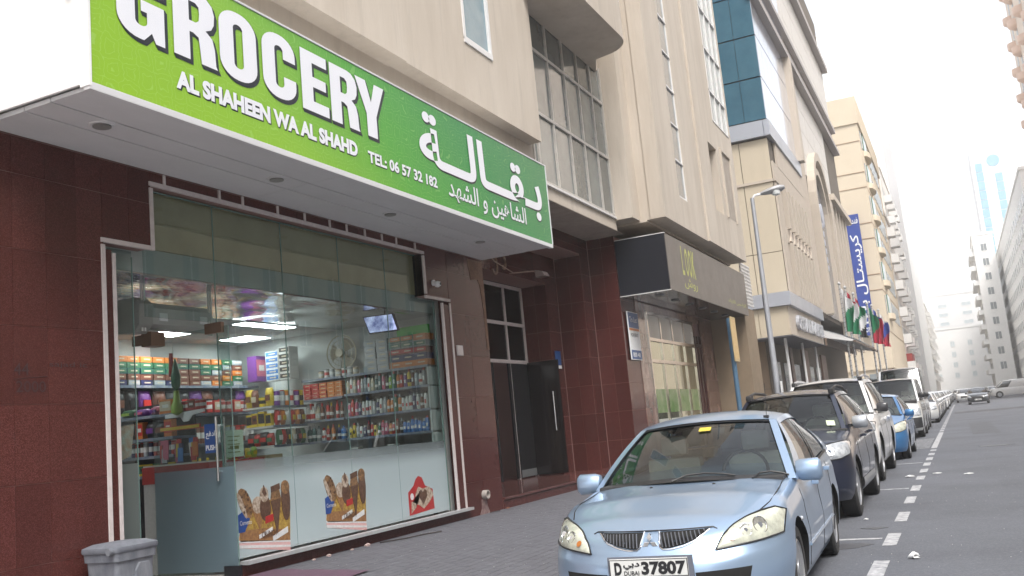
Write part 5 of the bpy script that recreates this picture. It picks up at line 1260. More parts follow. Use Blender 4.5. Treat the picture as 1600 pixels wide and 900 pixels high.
# ------------------------------------------------------------------ street lamp, sign post
lp = thing('street_lamp', 'tall grey street lamp with tapered post and cobra head beside the hotel', 'lamp post', (-3.55, 20.8, .1))
g = G(); g.tube([(-3.55, 20.8, .1), (-3.55, 20.8, 3), (-3.55, 20.85, 6.02)], .078, 14, r1=.042); g.lathe((-3.55, 20.8, .1), [(.13, 0), (.13, .05), (.09, .3), (.085, 1.0)], 14)
g.obj('post', mat('galvanised_steel', (.38, .39, .42), .45, metal=.3, noise=.3, nscale=6), lp, smooth=True)
G().tube([(-3.55, 20.85, 5.98), (-3.5, 20.87, 6.07), (-3.35, 20.95, 6.10)], .028, 8).obj('arm', M_alu, lp, smooth=True)
rings = []
for t, w_, h_ in ((0, .03, .03), (.15, .07, .05), (.5, .12, .08), (.8, .13, .08), (1, .05, .04)):
    c_ = Vector((-3.38 + .52 * t, 20.94 + .15 * t, 6.10 + .09 * t)); rings.append([(c_.x, c_.y + w_ * math.cos(a), c_.z + h_ * math.sin(a)) for a in [k * math.pi / 5 for k in range(10)]])
G().ring(rings).obj('lamp_head', mat('lamp_head_grey', (.33, .33, .34), .5, metal=.2), lp, smooth=True)
G().lathe((-3.05, 21.02, 6.06), [(.01, -.05), (.09, -.02), (.10, .06)], 12).obj('lens', mat('clear_bowl', (.6, .62, .62), .1), lp, smooth=True)
G().box(-3.46, -3.445, 20.70, 20.88, 1.55, 1.95).obj('paper_label', M_wht, lp)
sp_ = thing('street_sign', 'thin yellowish parking sign seen edge on atop a blue post', 'road sign', (-3.62, 17.3, .1))
G().tube([(-3.66, 17.3, .1), (-3.66, 17.3, 3.1)], .045, 12).obj('post', mat('blue_grey_post', (.07, .14, .22), .45, noise=.4, nscale=8), sp_, smooth=True)
G().box(-3.61, -3.595, 17.15, 17.55, 2.3, 3.12).obj('panel', mat('sand_sign_panel', (.50, .38, .2), .5, noise=.25, nscale=9), sp_, bevel=.004)
G().box(-3.594, -3.592, 17.18, 17.52, 2.35, 3.07).obj('print', mat('faded_orange_print', (.55, .36, .14), .5, noise=.5, nscale=18, col2=(.6, .55, .4)), sp_)
# ------------------------------------------------------------------ vehicles
def paint(nm, c, metal=.35, rough=.32):
    return mat('car_paint_' + nm, c, rough, metal=metal, coat=.9, noise=.12, nscale=3, col2=tuple(x * .8 for x in c))
M_tyre = mat('tyre_rubber', (.022, .022, .024), .8, noise=.4, nscale=12, col2=(.045, .043, .04))
M_rim = mat('alloy_rim', (.42, .43, .45), .3, metal=.7, noise=.3, nscale=14)
M_trimb = mat('black_trim', (.016, .016, .018), .5)
M_well = mat('wheel_well', (.008, .008, .008), .9)
M_cgl = glass('car_glass', (.44, .50, .49), refl=.85)
M_cgd = glass('car_glass_dark', (.10, .11, .11), refl=1.5)
M_chr = mat('chrome', (.75, .76, .78), .12, metal=1.)
M_lens = mat('headlamp_lens', (.56, .57, .47), .10, noise=.9, nscale=13, col2=(.30, .31, .27), coat=1.)
M_lens2 = mat('headlamp_lens_clear', (.48, .50, .52), .08, noise=.9, nscale=15, col2=(.16, .17, .19), coat=1.)
M_amb = mat('amber_lens', (.42, .16, .05), .2, coat=.6)
M_redl = mat('red_lens', (.3, .01, .01), .2, coat=.6)
M_seat = mat('seat_fabric', (.40, .385, .34), .9)
M_int = mat('car_interior_dark', (.03, .03, .032), .8)
def interp(tab, x):
    if x <= tab[0][0]: return tab[0][1]
    for (a, va), (b, vb) in zip(tab, tab[1:]):
        if x <= b:
            t = (x - a) / (b - a); t = t * t * (3 - 2 * t) * .6 + t * .4; return va + (vb - va) * t
    return tab[-1][1]
class Car:
    def __init__(s, **k):
        s.__dict__.update(dict(L=4.5, W=1.7, sill=.2, sh=[(0, .7), (4.5, .95)], fd=.72, rd=.5, n=2.7, fprof=[(0, .10), (.15, .03), (.45, 0), (.7, .04), (1, .13)], rprof=[(0, .08), (.3, 0), (.7, .02), (1, .1)],
                            ins=[(0, .07), (.12, .025), (.45, 0), (.75, .018), (.93, .05), (1, .085)], crown=.05, wb=.73, wt=.56, yb=1.45, yt=2.2, yrt=3.35, yrb=3.95, zr=1.43, bow=.2, bowt=.08, zf=None,
                            ax=(.95, 3.55), wr=.3, tw=.19, lo=.72, nf=14, ns=34, nl=13))
        s.__dict__.update(k); s.w = s.W / 2
    def plan(s, a):
        if a <= 1:
            p = a * math.pi / 2; return s.w * max(0, math.sin(p)) ** (2 / s.n), s.fd - s.fd * max(0, math.cos(p)) ** (2 / s.n)
        if a <= 2:
            t = a - 1; return s.w, s.fd + (s.L - s.rd - s.fd) * t
        p = (3 - a) * math.pi / 2; return s.w * max(0, math.sin(p)) ** (2 / s.n), s.L - s.rd + s.rd * max(0, math.cos(p)) ** (2 / s.n)
    def S(s, a, t):
        x, y = s.plan(a); zt = interp(s.sh, y); z = s.sill + t * (zt - s.sill)
        i = interp(s.ins, t)
        fr = max(0, 1 - y / (s.fd * 1.6)); rr = max(0, 1 - (s.L - y) / (s.rd * 1.6))
        yy = y + interp(s.fprof, t) * fr ** .7 - interp(s.rprof, t) * rr ** .7
        # side waist taper
        return Vector((x * (1 - i / s.w), yy, z))
    def top(s, y, u):
        """deck point: u in -1..1 across at ring y"""
        return None
    def N(s, f, a, t, e=.004):
        d1 = f(a + e, t) - f(a - e, t); d2 = f(a, min(1, t + e)) - f(a, max(0, t - e))
        n = d1.cross(d2); return n.normalized() if n.length > 1e-9 else Vector((0, -1, 0))
    def invf(s, x, z, rear=False):
        lo, hi = (0, 1.6)
        t = .5; sg_ = 1 if x >= 0 else -1; x = abs(x)
        f = (lambda a, t: s.S(3 - a, t)) if rear else s.S
        for _ in range(6):
            lo, hi = 0, 1.0
            for _ in range(18):
                m = (lo + hi) / 2
                if f(m, t).x < x: lo = m
                else: hi = m
            a = (lo + hi) / 2; zt = interp(s.sh, s.plan(3 - a if rear else a)[1]); t = min(1.0, max(0, (z - s.sill) / (zt - s.sill)))
        p = f(a, t); n = s.N(f, max(a, .01), t)
        if (n.y < 0) == rear: n = -n
        if abs(n.y) < .05 and n.x < 0: n = -n
        return Vector((p.x * sg_, p.y, z)), Vector((n.x * sg_ if n.x * 1 > 0 else -n.x * sg_, n.y, n.z))
    def side(s, y, z, sx=1, off=0.):
        zt = interp(s.sh, y); t = min(1, max(0, (z - s.sill) / (zt - s.sill)))
        if y < s.fd or y > s.L - s.rd:
            rear = y > s.fd + .5; lo, hi = 0., 1.
            for _ in range(20):
                m = (lo + hi) / 2
                yy = s.plan(3 - m if rear else m)[1]
                if (yy < y) != rear: lo = m
                else: hi = m
            x = s.plan(3 - lo if rear else lo)[0]
        else: x = s.w
        return Vector((sx * (x * (1 - interp(s.ins, t) / s.w) + off), y, z))
def resamp(pl, n):
    d = [0]
    for a, b in zip(pl, pl[1:]): d.append(d[-1] + math.hypot(b[0] - a[0], b[1] - a[1]) + 1e-9)
    out = []
    for k in range(n + 1):
        q_ = d[-1] * k / n; i = 0
        while i < len(pl) - 2 and d[i + 1] < q_: i += 1
        t = (q_ - d[i]) / (d[i + 1] - d[i]); out.append((pl[i][0] + (pl[i + 1][0] - pl[i][0]) * t, pl[i][1] + (pl[i + 1][1] - pl[i][1]) * t))
    return out
def coons(bot, topc, fn, g, n=12, m=6, mi=0, offs=lambda u, v: 0):
    b, t = resamp(bot, n), resamp(topc, n)
    P = lambda u, v: fn(b[round(u * n)][0] * (1 - v) + t[round(u * n)][0] * v, b[round(u * n)][1] * (1 - v) + t[round(u * n)][1] * v, offs(u, v))
    return g.grid(P, n, m, mi)
WHEELS = {}
def wheel_meshes(r, tw, style):
    key = (r, tw, style)
    if key in WHEELS: return WHEELS[key]
    rr = r * .66
    tyre = G(); h = tw / 2
    tyre.lathe((0, 0, 0), [(rr, -h * .8), (rr + .02, -h), (r - .02, -h * .98), (r, -h * .8), (r, h * .8), (r - .02, h * .98), (rr + .02, h), (rr, h * .8)], 36, 'x')
    k0 = len(tyre.f)
    for k in range(36):   # tread blocks
        a = k * math.pi / 18; c_, s_ = math.cos(a), math.sin(a)
        tyre.poly([(-h * .75, c_ * (r + .001) - s_ * .004, s_ * (r + .001) + c_ * .004), (h * .75, c_ * (r + .001) - s_ * .004, s_ * (r + .001) + c_ * .004), (h * .75, c_ * (r + .005), s_ * (r + .005)), (-h * .75, c_ * (r + .005), s_ * (r + .005))])
    rim = G(); rim.lathe((0, 0, 0), [(rr + .004, h * .86), (rr - .01, h * .95), (rr - .02, h * .8), (rr - .03, h * .2), (rr - .03, -h)], 30, 'x')
    ns = {'five': 5, 'six': 6, 'ten': 10}[style]
    for k in range(ns):
        a = k * 2 * math.pi / ns; wd = (.5 if ns < 8 else .28)
        p = [(.04, a - wd), (.04, a + wd), (rr - .015, a + wd * .42), (rr - .015, a - wd * .42)]
        q_ = [(c_[0] * math.cos(c_[1]), c_[0] * math.sin(c_[1])) for c_ in p]
        rim.prism(q_, h * .55, h * .82, 'x')
    rim.lathe((0, 0, 0), [(.001, h * .5), (.07, h * .5), (.065, h * .9), (.001, h * .92)], 14, 'x')
    back = G().lathe((0, 0, 0), [(.001, -h * .2), (rr - .02, -h * .2), (rr - .02, -h * .3)], 20, 'x')
    WHEELS[key] = (tyre.mesh('tyre', M_tyre, smooth=30, norm=False), rim.mesh('wheel', M_rim, smooth=30), back.mesh('brake_disc', M_well))
    return WHEELS[key]
def boolean_cut(o, cutters):
    cb_ = [c.obj('cutter', M_well) for c in cutters]
    for c in cb_:
        md_ = o.modifiers.new('b', 'BOOLEAN'); md_.operation = 'DIFFERENCE'; md_.object = c; md_.solver = 'EXACT'; md_.material_mode = 'TRANSFER'
    me = bpy.data.meshes.new_from_object(o.evaluated_get(bpy.context.evaluated_depsgraph_get()))
    o.modifiers.clear(); o.data = me
    for c in cb_: bpy.data.objects.remove(c)
    me.set_sharp_from_angle(angle=R(35))
def build_car(c, pm, name, label, cat, group=None, detail=2, glassm=None, style='five', trimlow=None, rails=None, handles=True, plate=None):
    glassm = glassm or M_cgl
    root = thing(name, label, cat, group=group, world=False)
    # body shell
    A = [k / c.nf for k in range(c.nf)] + [1 + k / c.ns for k in range(c.ns)] + [2 + k / c.nf for k in range(c.nf + 1)]
    half = [[c.S(a, t / c.nl) for a in A] for t in range(c.nl + 1)]
    for r_ in half: r_[0].x = 0; r_[-1].x = 0
    g = G(); n = len(A); loops = []
    for r_ in half: loops.append(r_ + [Vector((-p.x, p.y, p.z)) for p in r_[-2:0:-1]])
    g.ring(loops, cap=False)
    N_ = len(loops[0]); g.f.append(tuple(range(N_ - 1, -1, -1))); g.m.append(0)
    base = c.nl * N_; M = 12; rows = {}
    for i in range(1, n - 1):
        r_, l_ = base + i, base + N_ - i; P = half[-1][i]; row_ = [r_]
        for j in range(1, M):
            u = 1 - 2 * j / M; cr = c.crown * (P.x / c.w)
            zc = P.z + cr * (1 - abs(u) ** 2.4)
            g.v.append((P.x * u, P.y, zc)); row_.append(len(g.v) - 1)
        row_.append(l_); rows[i] = row_
    for i in range(1, n - 2):
        for j in range(M): g.f.append((rows[i][j], rows[i][j + 1], rows[i + 1][j + 1], rows[i + 1][j])); g.m.append(0)
    for j in range(M):
        g.f.append((base, rows[1][j + 1], rows[1][j])); g.m.append(0)
        g.f.append((base + n - 1, rows[n - 2][j], rows[n - 2][j + 1])); g.m.append(0)
    body = g.obj('body', [pm, M_well], root, smooth=50)
    cut = []
    for ya in c.ax:
        for sx in (-1, 1):
            k = G(); R_ = c.wr + .055
            pts = [(ya + R_ * math.cos(q_ * math.pi / 16) * 1.02, c.wr + R_ * math.sin(q_ * math.pi / 16)) for q_ in range(32)]
            k.prism(pts, sx * (c.w - .3), sx * (c.w + .1), 'x'); cut.append(k)
    if detail >= 1: boolean_cut(body, cut)
    # wheels
    ty, rm_, bk = wheel_meshes(c.wr, c.tw, style)
    for ya in c.ax:
        for sx in (-1, 1):
            wo = link_mesh('wheel', rm_, root, (sx * (c.w - c.tw / 2 - .035), ya, c.wr), (0, 0, 0 if sx > 0 else math.pi))
            link_mesh('tyre', ty, wo)
            if detail >= 2: link_mesh('brake_disc', bk, wo)
    if detail < 1:
        for ya in c.ax:
            for sx in (-1, 1):
                G().lathe((sx * (c.w - .012), ya, c.wr), [(.001, 0), (c.wr + .05, 0), (c.wr + .05, sx * .02)], 20, 'x').obj('wheel_arch', M_well, root)
    # greenhouse patches
    zb = lambda y: interp(c.sh, y)
    zrail = lambda s_: c.zr - .07 - .05 * (2 * s_ - 1) ** 2 - (.03 * s_)
    def lerp(a, b, t): return a + (b - a) * t
    bulge = .035
    def WS(s_, t):
        u = 2 * s_ - 1
        b = Vector((u * c.wb, c.yb - c.bow * (1 - u * u), zb(c.yb) + c.crown * .85 * (1 - u * u) + (-.01)))
        tp = Vector((u * c.wt, c.yt - c.bowt * (1 - u * u), zrail(0) + .035 * (1 - u * u)))
        p = lerp(b, tp, t); p.y -= bulge * 4 * t * (1 - t) * .6; p.z += bulge * 4 * t * (1 - t) * .6; return p
    def RS(s_, t):
        u = 2 * s_ - 1
        b = Vector((u * c.wb, c.yrb + .08 * (1 - u * u), zb(c.yrb) + c.crown * .6 * (1 - u * u) - .01))
        tp = Vector((u * c.wt, c.yrt + .05 * (1 - u * u), zrail(1) + .035 * (1 - u * u)))
        p = lerp(b, tp, t); p.y += bulge * 4 * t * (1 - t) * .5; return p
    def SD(s_, t, sx=1):
        y0 = lerp(c.yb, c.yrb, s_); y1 = lerp(c.yt, c.yrt, s_)
        wbel = c.wb + (c.w * .955 - c.wb) * max(0, math.sin(math.pi * min(1, max(0, s_)))) ** .5
        b = Vector((wbel, y0, zb(y0) - .012)); tp = Vector((c.wt + .02 * math.sin(math.pi * s_), y1, zrail(s_)))
        p = lerp(b, tp, t); p.x += .03 * 4 * t * (1 - t); p.x *= sx; return p
    def RF(s_, t):
        u = 2 * s_ - 1; y = lerp(c.yt, c.yrt, t)
        x = u * (c.wt + .02 * math.sin(math.pi * t))
        yy = y - c.bowt * (1 - u * u) * (1 - t) + .05 * (1 - u * u) * t
        return Vector((x, yy, zrail(t) + .035 * (1 - u * u) + .035 * (1 - abs(u) ** 3) * max(0, math.sin(math.pi * t)) ** .6))
    def region(g, fn, q_, nu=8, nv=8, off=.0, m=0, flip=1):
        (s0, t0), (s1, t1), (s2, t2), (s3, t3) = q_
        def P(u, v):
            s_ = lerp(lerp(s0, s1, u), lerp(s3, s2, u), v); t_ = lerp(lerp(t0, t1, u), lerp(t3, t2, u), v)
            e = .01; d1 = fn(s_ + e, t_) - fn(s_ - e, t_); d2 = fn(s_, t_ + e) - fn(s_, t_ - e); nn = d1.cross(d2).normalized() * flip
            return fn(s_, t_) + nn * off
        g.grid(P, nu, nv, m); return g
    pa, pb, pc = c.__dict__.get('pa', (.10, .05)), c.__dict__.get('pb', .47), c.__dict__.get('pc', (.84, .93))
    # glass
    g = region(G(), WS, ((.0, .0), (1, 0), (1, 1), (0, 1)), 14, 8, -.004); ws = g.obj('windscreen', glassm, root, smooth=60, norm=False)
    gb_ = G()
    region(gb_, WS, ((.0, .0), (1, 0), (1, .05), (0, .05)), 14, 2, .004); region(gb_, WS, ((0, .975), (1, .975), (1, 1), (0, 1)), 14, 2, .004)
    region(gb_, WS, ((.0, .0), (.035, 0), (.045, 1), (0, 1)), 2, 10, .004); region(gb_, WS, ((.965, .0), (1, 0), (1, 1), (.955, 1)), 2, 10, .004)
    gb_.obj('windscreen_seal', M_trimb, root, norm=False, smooth=60)
    region(G(), RS, ((.02, .02), (.98, .02), (.98, .98), (.02, .98)), 10, 6, 0).obj('rear_window', M_cgd if detail else glassm, root, smooth=60, norm=False)
    for sx in (-1, 1):
        f = lambda s_, t, sx=sx: SD(s_, t, sx)
        region(G(), f, ((.02, .0), (.98, 0), (.98, .99), (.02, .99)), 20, 6, 0).obj('side_window', c.__dict__.get('sideglass', glassm), root, smooth=60, norm=False)
        fl_ = sx
        g = G()
        region(g, f, ((-.005, -.02), (pa[0], -.02), (pa[1], 1.), (-.005, 1.)), 3, 12, .010, 0, fl_)
        region(g, f, ((pc[0], -.02), (1.005, -.02), (1.005, 1.), (pc[1], 1.)), 4, 12, .010, 0, fl_)
        region(g, f, ((0, .92), (1, .92), (1, 1.01), (0, 1.01)), 20, 3, .012, 0, fl_)
        region(g, WS, ((1.004, -.01), (.968, -.01), (.955, 1), (1.004, 1)) if sx > 0 else ((-.004, -.01), (.032, -.01), (.045, 1), (-.004, 1)), 2, 12, .012, 0, 1)
        region(g, RS, ((1.004, -.01), (.93, -.01), (.92, 1), (1.004, 1)) if sx > 0 else ((-.004, -.01), (.07, -.01), (.08, 1), (-.004, 1)), 2, 8, .012, 0, -1)
        g.obj('pillar', pm, root, smooth=45)
        g = G(); region(g, f, ((pb - .02, 0), (pb + .02, 0), (pb + .015, .93), (pb - .015, .93)), 2, 8, .008, 0, fl_)
        region(g, f, ((pa[0], -.01), (pc[0], -.01), (pc[0], .05), (pa[0], .05)), 18, 2, .013, 0, fl_)
        if c.__dict__.get('pb2'): region(g, f, ((c.pb2 - .02, 0), (c.pb2 + .02, 0), (c.pb2 + .015, .93), (c.pb2 - .015, .93)), 2, 8, .008, 0, fl_)
        g.obj('window_trim', M_trimb, root, norm=False, smooth=45)
    g = region(G(), RF, ((0, 0), (1, 0), (1, 1), (0, 1)), 14, 16, .012, 0, 1); g.obj('roof', pm, root, smooth=60)
    g = G().grid(lambda u, v: RF(u, v) + Vector((0, 0, -.03)), 6, 6); g.obj('headliner', M_int, root, norm=False)
    # interior
    if detail >= 1:
        g = G().box(-c.w + .12, c.w - .12, c.yb - .15, c.yb + .22, .55, zb(c.yb) + .03); g.obj('dashboard', M_int, root, bevel=.04)
        g = G()
        for y in (c.yb + 1.0, c.yb + 1.85):
            if y > c.yrb - .4: continue
            for x in (-.36, .36):
                st_g = G().box(x - .24, x + .24, y - .1, y + .08, .5, zb(y) + .13)
                st_g.box(x - .12, x + .12, y - .04, y + .05, zb(y) + .15, zb(y) + .32)
                st_g.obj('seat', M_seat, root, bevel=.05)
        sx = .36
        G().tube([(sx + .18 * math.cos(q_ * math.pi / 10), c.yb + .36 + .07 * math.sin(q_ * math.pi / 10), zb(c.yb) + .04 + .17 * math.sin(q_ * math.pi / 10)) for q_ in range(21)], .014, 6).obj('steering_wheel', M_int, root, smooth=True)
        G().box(-c.w + .15, c.w - .15, c.yb, c.yrb, .45, .5).obj('cabin_floor', M_int, root)
    # mirrors
    for sx in (-1, 1):
        my, mz = c.yb + .12, zb(c.yb) + .045 + c.__dict__.get('mz', 0)
        rings = []
        for t, hw, hh in ((0, .02, .03), (.06, .06, .07), (.25, .065, .082), (.88, .06, .085), (1, .035, .06)):
            x = sx * (c.w * .93 - .01 + .20 * t); rings.append([(x, my + hw * math.sin(a) - .03 * t, mz + hh * math.copysign(abs(math.cos(a)) ** .7, math.cos(a))) for a in [q_ * math.pi / 6 for q_ in range(12)]])
        mo = G().ring(rings).obj('mirror', c.__dict__.get('mirm', pm), root, smooth=50)
        G().box(sx * (c.w * .86), sx * (c.w * .93 + .09), my - .02, my + .03, mz - .06, mz - .02).obj('mirror_foot', M_trimb, mo)
    # front-mounted features
    def onf(x, z, off): p, n_ = c.invf(x, z); return p + n_ * off
    hl = c.__dict__.get('hl')
    if hl:
        for sx in (-1, 1):
            fn2 = lambda x, z, o, sx=sx: onf(x * sx, z, o)
            g = coons(hl[0], hl[1], fn2, G(), 14, 8, 0, lambda u, v: .004 + .02 * max(0, math.sin(math.pi * u)) ** .5 * max(0, math.sin(math.pi * v)) ** .5)
            h_ = g.obj('headlight', c.__dict__.get('lens', M_lens2), root, smooth=60)
            bt, tp_ = resamp(hl[0], 14), resamp(hl[1], 14)
            loop_ = bt + tp_[::-1] + [bt[0]]
            G().tube([fn2(p[0], p[1], .006) for p in loop_], .006, 5).obj('lamp_seal', M_trimb, h_, smooth=True)
            if detail >= 2:
                for (fx, fz, r_) in c.__dict__.get('bulbs', ()):
                    ctr, n_ = c.invf(fx * sx, fz)
                    ctr = ctr + n_ * .016
                    a1 = n_.cross(Vector((0, 0, 1))).normalized(); a2 = n_.cross(a1)
                    g = G()
                    G().poly([ctr + n_ * .004 + (a1 * math.cos(q_ * math.pi / 9) + a2 * math.sin(q_ * math.pi / 9)) * r_ * .95 for q_ in range(18)]).obj('reflector_dish', mat('lamp_dish', (.62, .63, .6), .2, metal=.7, noise=.8, nscale=30, col2=(.2, .2, .2)), h_, norm=False)
                    G().lathe((0, 0, 0), [(r_ * .34, 0), (r_ * .30, .006), (.001, .010)], 10, 'y').obj('bulb_cap', M_chr, h_).location = ctr + n_ * .006 + Vector((0, -.008, 0))
                    for rr_, d_ in ((r_, .006),):
                        g.tube([ctr + n_ * d_ + (a1 * math.cos(q_ * math.pi / 8) + a2 * math.sin(q_ * math.pi / 8)) * rr_ for q_ in range(17)], .0035, 4)
                    g.obj('reflector_ring', M_chr, h_, smooth=True)
                for (fx, fz, r_) in c.__dict__.get('amber', ()):
                    ctr, n_ = c.invf(fx * sx, fz); a1 = n_.cross(Vector((0, 0, 1))).normalized(); a2 = n_.cross(a1)
                    G().poly([ctr + n_ * .026 + (a1 * math.cos(q_ * math.pi / 7) + a2 * math.sin(q_ * math.pi / 7)) * r_ for q_ in range(14)]).obj('amber_reflector', M_amb, h_, norm=False)
    for (nm, bot, tp_, mm, off, sym) in c.__dict__.get('front', ()):
        for sx in ((-1, 1) if sym else (1,)):
            g = coons(bot, tp_, lambda x, z, o, sx=sx: onf(x * sx, z, o + off), G(), 16, 4); g.obj(nm, mm, root, smooth=60)
    for (nm, pl, r_, mm, sym) in c.__dict__.get('lines', ()):
        for sx in ((-1, 1) if sym else (1,)):
            G().tube([onf(p[0] * sx, p[1], .002) for p in resamp(pl, 14)], r_, 5).obj(nm, mm, root, smooth=True)
    # side: door seams, handles, sill trim
    if detail >= 1:
        for sx in (-1, 1):
            for yy in c.__dict__.get('seams', ()):
                G().tube([c.side(yy + .02 * math.sin(q_), c.sill + .08 + (zb(yy) - c.sill - .09) * q_ / 8, sx, -.001) for q_ in range(9)], .004, 4).obj('door_seam', M_trimb, root)
            if handles:
                for yy in c.__dict__.get('handles', ()):
                    G().box(sx * (c.w - .03), sx * (c.w + .022), yy, yy + .17, zb(yy) - .15, zb(yy) - .115).obj('door_handle', pm, root, bevel=.008)
            if trimlow:
                z0, z1, mm = trimlow
                g = G().grid(lambda u, v: c.side(c.fd + .05 + (c.L - c.rd - c.fd - .1) * u, z0 + (z1 - z0) * v, sx, .006 + .012 * math.sin(math.pi * v)), 24, 3)
                # keep clear of the wheels
                keep = [i for i, f in enumerate(g.f) if all(abs(g.v[f[0]][1] - ya) > c.wr + .10 for ya in c.ax)]
                g.f = [g.f[i] for i in keep]; g.m = [0] * len(keep)
                if keep: g.obj('side_moulding', mm, root, norm=False)
    # underside shadow gap and tail lights
    for sx in (-1, 1):
        def ofr(x, z, o): p, n_ = c.invf(x * sx, z, True); return p + n_ * (o + .004)
        z1 = zb(c.L - .1) - .06
        coons([(c.w * .62, z1 - .2), (c.w * .94, z1 - .2)], [(c.w * .6, z1), (c.w * .94, z1)], ofr, G(), 6, 3).obj('tail_light', M_redl, root, smooth=60)
    if rails:
        for sx in (-1, 1):
            pts = [RF(.5 + sx * .47, t) + Vector((0, 0, h_)) for t, h_ in ((.02, .012), (.08, .07), (.3, .085), (.7, .085), (.9, .07), (.97, .012))]
            G().tube(pts, .022, 8).obj('roof_rail', rails, root, smooth=True)
            for t in (.04, .93):
                p = RF(.5 + sx * .47, t); G().box(p.x - .035, p.x + .035, p.y - .10, p.y + .16, p.z, p.z + .085).obj('rail_foot', M_trimb, root, bevel=.03)
    if plate:
        z_, txt = plate
        p0, _n = c.invf(.0, z_)
        pl_ = G().box(-.258, .258, p0.y - .022, p0.y - .008, z_ - .058, z_ + .058, 0).obj('number_plate', mat('plate_white', (.62, .62, .6), .5), root, bevel=.003)
        if detail >= 2 and txt:
            G().box(-.272, .29, p0.y - .012, p0.y, z_ - .07, z_ + .07).obj('plate_frame', mat('plate_frame', (.12, .13, .16), .4), root)
            g = G()
            for (x0, x1, za, zb_) in ((-.255, .255, .050, .054), (-.255, .255, -.054, -.050), (-.258, -.253, -.054, .054), (.253, .258, -.054, .054)): g.box(x0, x1, p0.y - .0235, p0.y - .0225, z_ + za, z_ + zb_)
            g.obj('plate_border', M_blk, pl_)
            Y = p0.y - .0245
            for (tx, h_, w_, x_, dz_, b_, sp_2) in (('D', .080, .05, -.225, -.042, .05, 0), (txt, .084, .29, -.045, -.044, .045, 0), ('DUBAI', .028, .10, -.162, -.045, .02, 0), (AR['dubai'], .045, .11, -.165, -.01, .03, 1)):
                place_text(tx, h_, w_, M_blk, pl_, (x_, Y, z_ + dz_), 'face_cam', bold=b_, split=bool(sp_2), name='characters')
        else:
            g = G()
            for k in range(5): g.box(-.05 + .055 * k, -.015 + .055 * k, p0.y - .0245, p0.y - .023, z_ - .035, z_ + .035)
            g.box(-.22, -.18, p0.y - .0245, p0.y - .023, z_ - .035, z_ + .035); g.obj('characters', M_blk, pl_)
    root['_c'] = 1
    return root, body, (WS, SD, RF, onf)
def place(root, x, yfront, rz=0., L=0):
    """front bumper towards -Y at yfront"""
    root.location = (x, yfront, 0); root.rotation_euler = (0, 0, rz); return root

# --- light blue saloon, nearest
LAN = Car(L=4.48, W=1.695, sill=.17, sh=[(0, .68), (.25, .735), (.75, .825), (1.45, .885), (2.3, .92), (3.6, .97), (4.2, .99), (4.48, .94)], fd=.80, rd=.55, n=2.45,
          fprof=[(0, .13), (.12, .03), (.35, 0), (.62, .012), (.72, .05), (.9, .10), (1, .17)], crown=.055, wb=.785, wt=.585, yb=1.45, yt=2.24, yrt=3.35, yrb=3.98, zr=1.425, bow=.22, bowt=.10,
          ax=(.95, 3.55), wr=.3, tw=.185, lens=M_lens, nf=22, ns=40, nl=20,
          hl=([(.415, .562), (.55, .578), (.68, .592), (.79, .61)], [(.42, .568), (.452, .635), (.51, .69), (.59, .735), (.67, .758), (.74, .762), (.795, .735)]),
          bulbs=((.66, .675, .055), (.585, .655, .04)), amber=((.51, .615, .022),),
          front=(('grille', [(.075, .588), (.13, .588), (.22, .605), (.30, .635), (.375, .682)], [(.055, .682), (.375, .686)], M_well, .003, True),
                 ('air_intake', [(.30, .36), (.60, .37)], [(.29, .44), (.62, .45)], M_well, .003, True),
                 ('lower_grille', [(.0, .25), (.32, .25)], [(.0, .38), (.28, .38)], M_well, .003, True)),
          lines=(('grille_rim', [(.05, .687), (.07, .582), (.14, .580), (.225, .597), (.305, .63), (.372, .682)], .006, M_chr, True),
                 ('hood_seam', [(.0, .692), (.2, .692), (.39, .695), (.42, .68)], .0045, M_trimb, True)),
          seams=(1.42, 2.42, 3.42), handles=(2.18, 3.18), pa=(.12, .05), pb=.46, pc=(.86, .92))
P_l = mat('car_paint_light_blue', (.32, .43, .585), .3, metal=.58, coat=.8, noise=.35, nscale=3.5, col2=(.28, .385, .53), bump=0)
lan, lbody, (WS_, SD_, RF_, onf_) = build_car(LAN, P_l, 'parked_car', 'light blue metallic saloon parked nearest the camera with a black slatted grille', 'car', 'cars parked along the kerb', plate=(.485, '37807'))
# grille slats, chrome three-diamond badge
for sx in (-1, 1):
    g = G()
    for k in range(13):
        x = .085 + .0235 * k
        zb2 = interp([(.06, .588), (.13, .588), (.22, .605), (.30, .635), (.375, .682)], x)
        if .682 - zb2 < .012: continue
        a_, b_ = onf_(x * sx, zb2 + .004, .010), onf_((x - .006) * sx, .682, .010)
        g.prism([(a_.x - .0022, a_.z), (a_.x + .0022, a_.z), (b_.x + .0022, b_.z), (b_.x - .0022, b_.z)], a_.y - .006, a_.y + .01, 'y')
        g.obj('grille_slat', mat('slat_grey', (.20, .21, .24), .35, metal=.3), lan); g = G()

g = G(); ec = onf_(0.0, .632, .0)
for k in range(3):
    a = math.pi / 2 + k * 2 * math.pi / 3
    d = [(0, 0), (.033 * math.cos(a - .52), .033 * math.sin(a - .52)), (.058 * math.cos(a), .058 * math.sin(a)), (.033 * math.cos(a + .52), .033 * math.sin(a + .52))]
    d = [(p[0] * 1.05, p[1] + .632) for p in d]; g.prism(d, ec.y - .016, ec.y + .01, 'y')
g.obj('badge', M_chr, lan, bevel=.002)
